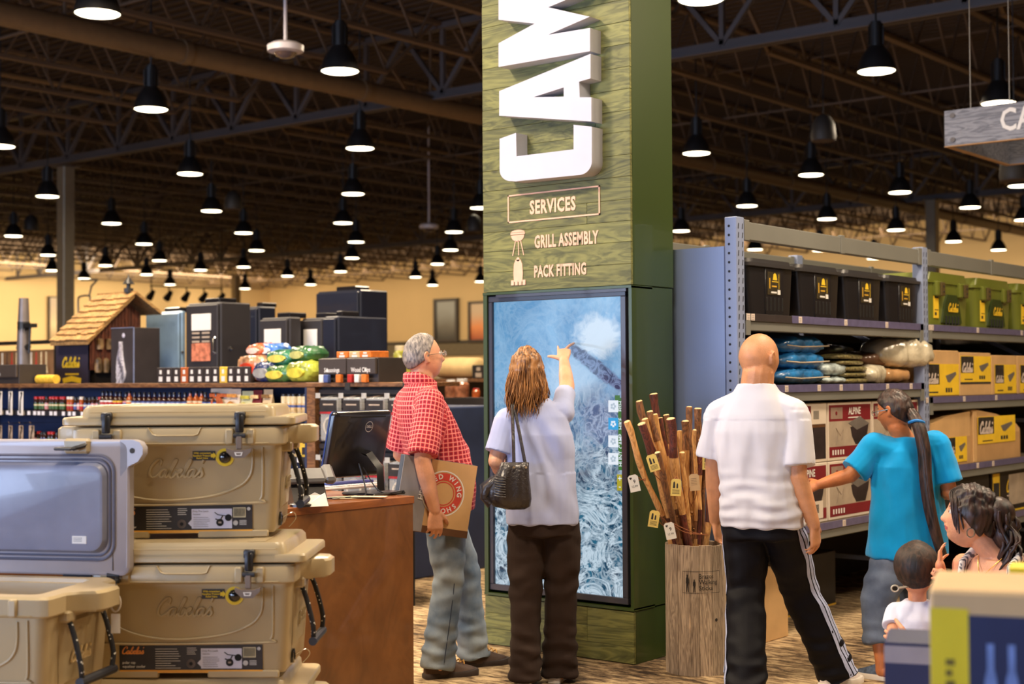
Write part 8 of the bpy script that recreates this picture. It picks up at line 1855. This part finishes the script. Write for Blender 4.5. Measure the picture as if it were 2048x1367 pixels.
# ------------------------------------------------------------------ crouching woman
O, rz = place(1962, 5.55, radians(-80)); mom = thing('person', 'crouching dark-haired woman in grey patterned top, profile to the left, hand on the toddler', 'person', O, rz)
Mi4 = (Matrix.Translation(O) @ Matrix.Rotation(rz, 4, 'Z')).inverted(); lc = lambda px, py, d: Mi4 @ atD(px, py, d)
sk6 = skin('skin_mom', srgb(220, 158, 122)); H = HM(lc(1940, 1034, 5.5), yaw=.06, pitch=.20); hc = H.translation; kk = .97
cx, cy = hc.x, hc.y-.05
mb = MB(); head_geo(mb, H, kk, fem=1.)
TR = Matrix.Translation((cx,cy-.05,0)) @ Matrix.Rotation(radians(48), 4, 'Z') @ Matrix.Translation((-cx,-cy+.05,0))
limb(mb, [(cx,cy-.045,.80), (cx,cy-.035,.84), hc+Vector((0,-.03,-.07))], [.054,.047,.047])
mb.M = TR
trunk(mb, [((cx,cy-.22,.22),.16,.12), ((cx,cy-.20,.32),.15,.12), ((cx,cy-.14,.46),.125,.10), ((cx,cy-.08,.66),.14,.11), ((cx,cy-.05,.77),.145,.085), ((cx,cy-.04,.825),.08,.055)]); mb.M = Matrix.Identity(4)
SL, SR = TR @ Vector((cx-.155,cy-.04,.785)), TR @ Vector((cx+.155,cy-.06,.785))
WT = lc(1894, 1172, 5.60); ET = lc(1912, 1250, 5.56); EL_ = Vector((cx-.20,cy+.08,.50)); WL_ = Vector((cx-.10,cy+.28,.52))
limb(mb, [TR @ Vector((cx+.05,cy-.04,.79)), SR, ET, WT], [.05,.048,.038,.025]); limb(mb, [TR @ Vector((cx-.05,cy-.04,.79)), SL, EL_, WL_], [.05,.048,.038,.025]); hand(mb, WT, (.0,.35,1), (0,1,-.35), (-1,0,.2), .80, curl=(1.15,1.2,1.2,1.2), tcurl=.8); hand(mb, WL_, (.3,1,0), (1,0,0), (0,0,1), .9)
for s in (-1, 1):
    kn_ = Vector((cx+s*.14,cy+.18,.42)); an = Vector((cx+s*.12,cy-.05,.09)); limb(mb, [(cx+s*.09,cy-.20,.26), Vector((cx+s*.12,cy,.36)), kn_, kn_.lerp(an,.4), an], [.088,.075,.056,.052,.034]); limb(mb, [an+Vector((0,-.02,-.05)), an+Vector((0,.12,-.065))], [.028,.02])
me = remesh(mb, .0042, 2); finish(me, 'body', mom, [sk6, skin('lips_mauve', srgb(176, 90, 86)), mat('brow_dark', (.05,.035,.03), .8)], face_mats(me, H, kk, None, None, 1)); eyes(mom, H, kk)
mh = hairmat('hair_espresso', srgb(14, 9, 10), srgb(66, 42, 34), (50,50,14), .46)
mb = hair_shell(H, kk, lambda D: sstep(D[:,2]*1.0-D[:,1]*.62+.06+.25*(abs(D[:,0]) > .8), 0, .14), .017, 1., lump=.010, freq=50, seed=7).mat(mh)
random.seed(33)
mb.ball(H @ Vector((0,-.095,.035)), .066, 20, 12, (1,1,1)); mb.ball(H @ Vector((0,-.13,-.03)), .06, 20, 12, (1,.9,1.2))
for i in range(110):   # upswept curls and loose waves down the back
    a = random.uniform(0, 2*pi); u = random.uniform(.2, 1); p = Vector((.065*cos(a)*u, -.08-.045*random.random(), .03+.05*sin(a)*u)); L_ = random.uniform(.10, .26); ph = random.uniform(0, 6); am = random.uniform(.010, .022)
    pts = [H @ (p+Vector((am*sin(t*9+ph)+p.x*.5*t, -.05*t-.03*sin(t*3)+am*cos(t*8+ph), -L_*t))) for t in [k/8 for k in range(9)]]; r = random.uniform(.006, .010); mb.tube(pts, [r*.6, r, r, r, r, r*.9, r*.8, r*.5, r*.2], 6)
for i in range(16):   # fringe strands swept over the temple
    s = random.choice((-1, -1, 1)); y0 = random.uniform(.045, .085); pts = [H @ Vector(q) for q in ((s*.015, .05, .112), (s*.035, y0+.008, .085), (s*(.06+.01*random.random()), y0, .045), (s*.074, y0-.012, .0), (s*.078, y0-.03, -.035-.03*random.random()))]; mb.tube(spline(pts, 3), [.0042]*4+[.004]*5+[.003]*3+[.001], 5)
mb.build('hair', mom, smooth=80)
mb = MB().mat(chrome); mb.M = H
for s in (-1, 1): mb.tube([Vector((s*.083, -.006+.014*cos(a), -.050+.017*sin(a))) for a in [2*pi*k/16 for k in range(17)]], .0026, 6)
mb.build('hoop_earrings', mom)
def knit():
    m = bpy.data.materials.new('patterned_top'); nt, N, L, b = nodes(m); tc = N.new('ShaderNodeTexCoord'); v = N.new('ShaderNodeTexWave'); v.inputs['Scale'].default_value = 22; v.inputs['Distortion'].default_value = 9; v.inputs['Detail'].default_value = 3; L.new(tc.outputs['Object'], v.inputs['Vector'])
    r = N.new('ShaderNodeValToRGB'); r.color_ramp.elements[0].color = (*srgb(96, 96, 106), 1); r.color_ramp.elements[1].color = (*srgb(222, 216, 210), 1); r.color_ramp.elements[0].position = .35; r.color_ramp.elements[1].position = .55; L.new(v.outputs['Fac'], r.inputs[0]); L.new(r.outputs[0], b.inputs['Base Color']); b.inputs['Roughness'].default_value = .85; return m
mb = MB(); mb.M = TR; trunk(mb, [((cx,cy-.22,.22),.175,.135), ((cx,cy-.19,.34),.165,.135), ((cx,cy-.13,.50),.14,.115), ((cx,cy-.07,.66),.155,.125), ((cx,cy-.045,.735),.152,.105)])
for s in (-1, 1): mb.tube([(cx+s*.10,cy+.045,.71), (cx+s*.105,cy+.02,.805), (cx+s*.10,cy-.04,.84), (cx+s*.10,cy-.10,.81), (cx+s*.09,cy-.14,.73)], .026, 10, flat=.6)
me = remesh(mb, .005, 3); wrinkle(me, lambda P: .003*folds(P, 30, 2)); finish(me, 'top', mom, [knit()])
mb = MB().mat(mat('necklace_gold', srgb(220, 170, 90), .25, metal=1.)); mb.M = TR; mb.tube(spline([(cx-.052,cy-.05,.86), (cx-.05,cy+.0,.835), (cx-.02,cy+.045,.79), (cx+.0,cy+.06,.765), (cx+.02,cy+.045,.79), (cx+.05,cy+.0,.835), (cx+.052,cy-.05,.86)], 4), .0016, 5); mb.build('necklace', mom)
trousers(mom, 'jeans', [((cx,cy-.22,.18),.165,.13), ((cx,cy-.21,.26),.17,.135), ((cx,cy-.20,.32),.16,.13)], [(Vector((cx+s*.09,cy-.19,.26)), Vector((cx+s*.14,cy+.18,.42)), Vector((cx+s*.12,cy-.05,.12))) for s in (-1, 1)], jean_mat('denim_dark', srgb(40, 50, 76), srgb(70, 82, 110)), [.10,.09,.075,.065,.06], .3, .007, .5, 41, .02)
for s in (-1, 1): shoe(mom, (cx+s*.12, cy+.0, 0), 0, .25, dks, whs)
P0 = atD(1798, 1176, 5.66); t = thing('sunglasses', 'sunglasses with one round dark lens showing, held beside the toddler\'s collar', 'glasses', P0, YAW)
mb = MB().mat(mat('frame_cream', srgb(206, 200, 180), .4)); mb.tube([(-.016+.014*cos(a), 0, .012*sin(a)) for a in [2*pi*k/16 for k in range(17)]], .0035, 6); mb.tube([(-.002,0,.002), (.03,.01,.004), (.05,.04,-.002)], [.005,.0045,.003], 6); mb.build('frame', t)
mb = MB().mat(bk); mb.rings([[Vector((-.016+.012*cos(a), o, .010*sin(a))) for a in [2*pi*k/16 for k in range(16)]] for o in (-.0015, .0015)]); mb.build('lens', t)
# ================================================================== cartons close to the viewer, lower right
def nearbox(label, px, py, d, w_, h, dp, rz, top, front, name='retail_carton', under=None):
    p = atD(px, py, d); z1 = p.z; t = thing(name, label, 'box', (p.x, p.y, z1-h), rz)
    mb = MB().mat(top); mb.bb((0, 0, 0), (w_, dp, h), .006); mb.build('carton', t); front(t, w_, h)
    if under:
        u = thing('kraft_base_carton', under, 'box', (p.x, p.y, 0), rz); mb = MB().mat(kraft); mb.bb((0, 0, 0), (w_, dp, z1-h-.001), .006); mb.build('carton', u); mb = MB().mat(tape); mb.bb((w_*.45, -.001, 0), (w_*.55, 0, z1-h-.002)); mb.build('tape', u)
    return t
yelp = mat('print_canary', srgb(226, 206, 40), .5, var=.04); navp = mat('print_navy', srgb(24, 34, 76), .5, var=.08); palb = mat('print_paleblue', srgb(110, 136, 196), .5, var=.15, scale=20)
def f1(t, w_, h):
    mb = MB().mat(yelp); mb.bb((0.001, -.001, .0), (w_*.150, 0, h-.03)); mb.build('yellow_panel', t)
    mb = MB().mat(navp); mb.bb((w_*.150, -.0012, .0), (w_-.001, 0, h-.04)); n_ = mb.build('navy_panel', t)
    for i in range(5):
        x = w_*(.232+i*.080); mb = MB().mat(palb); mb.prism([(x+u*.0092, h*.10+v*h) for u, v in ((-1.3,.0),(1.3,.0),(1.3,.42),(1,.5),(.62,.54),(.62,.66),(-.62,.66),(-.62,.54),(-1,.5),(-1.3,.42))], lambda u, v: Vector((u, -.002, v)), lambda u, v: Vector((u, -.001, v))); mb.build('bottle_print', n_)
    mb = MB().mat(mat('print_olive_dark', srgb(110, 96, 30), .5)); [mb.bb((w_*.06, -.002, h*(.40+.05*k)), (w_*(.085+.01*(k%2)), -.001, h*(.43+.05*k))) for k in range(6)]; mb.build('side_word', t)
def f2(t, w_, h):
    mb = MB().mat(navp); mb.bb((0, -.001, 0), (w_, 0, h)); mb.build('navy_panel', t); mb = MB().mat(mat('print_silver', srgb(150, 146, 156), .5)); mb.bb((.0, -.002, h-.045), (w_, -.0005, h-.006)); mb.build('grey_stripe', t)
def f3(t, w_, h): mb = MB().mat(yelp); mb.bb((0, -.001, 0), (w_, 0, h)); mb.build('yellow_panel', t)
nearbox('large blurred carton with yellow edge panel and navy front, lower right corner', 1858, 1178, 2.45, .42, .36, .26, YAW-.33, mat('carton_pale', srgb(206, 176, 132), .7, var=.04), f1, under='plain kraft carton under the yellow and navy carton')
nearbox('navy carton with grey stripe left of the yellow and navy carton', 1768, 1284, 3.3, .50, .40, .2, YAW-.30, navp, f2, under='plain kraft carton under the navy striped carton')
nearbox('small yellow carton behind the large blurred one, at the right edge', 2018, 1136, 3.05, .3, .30, .12, YAW-.34, yelp, f3, under='kraft carton under the small yellow one')
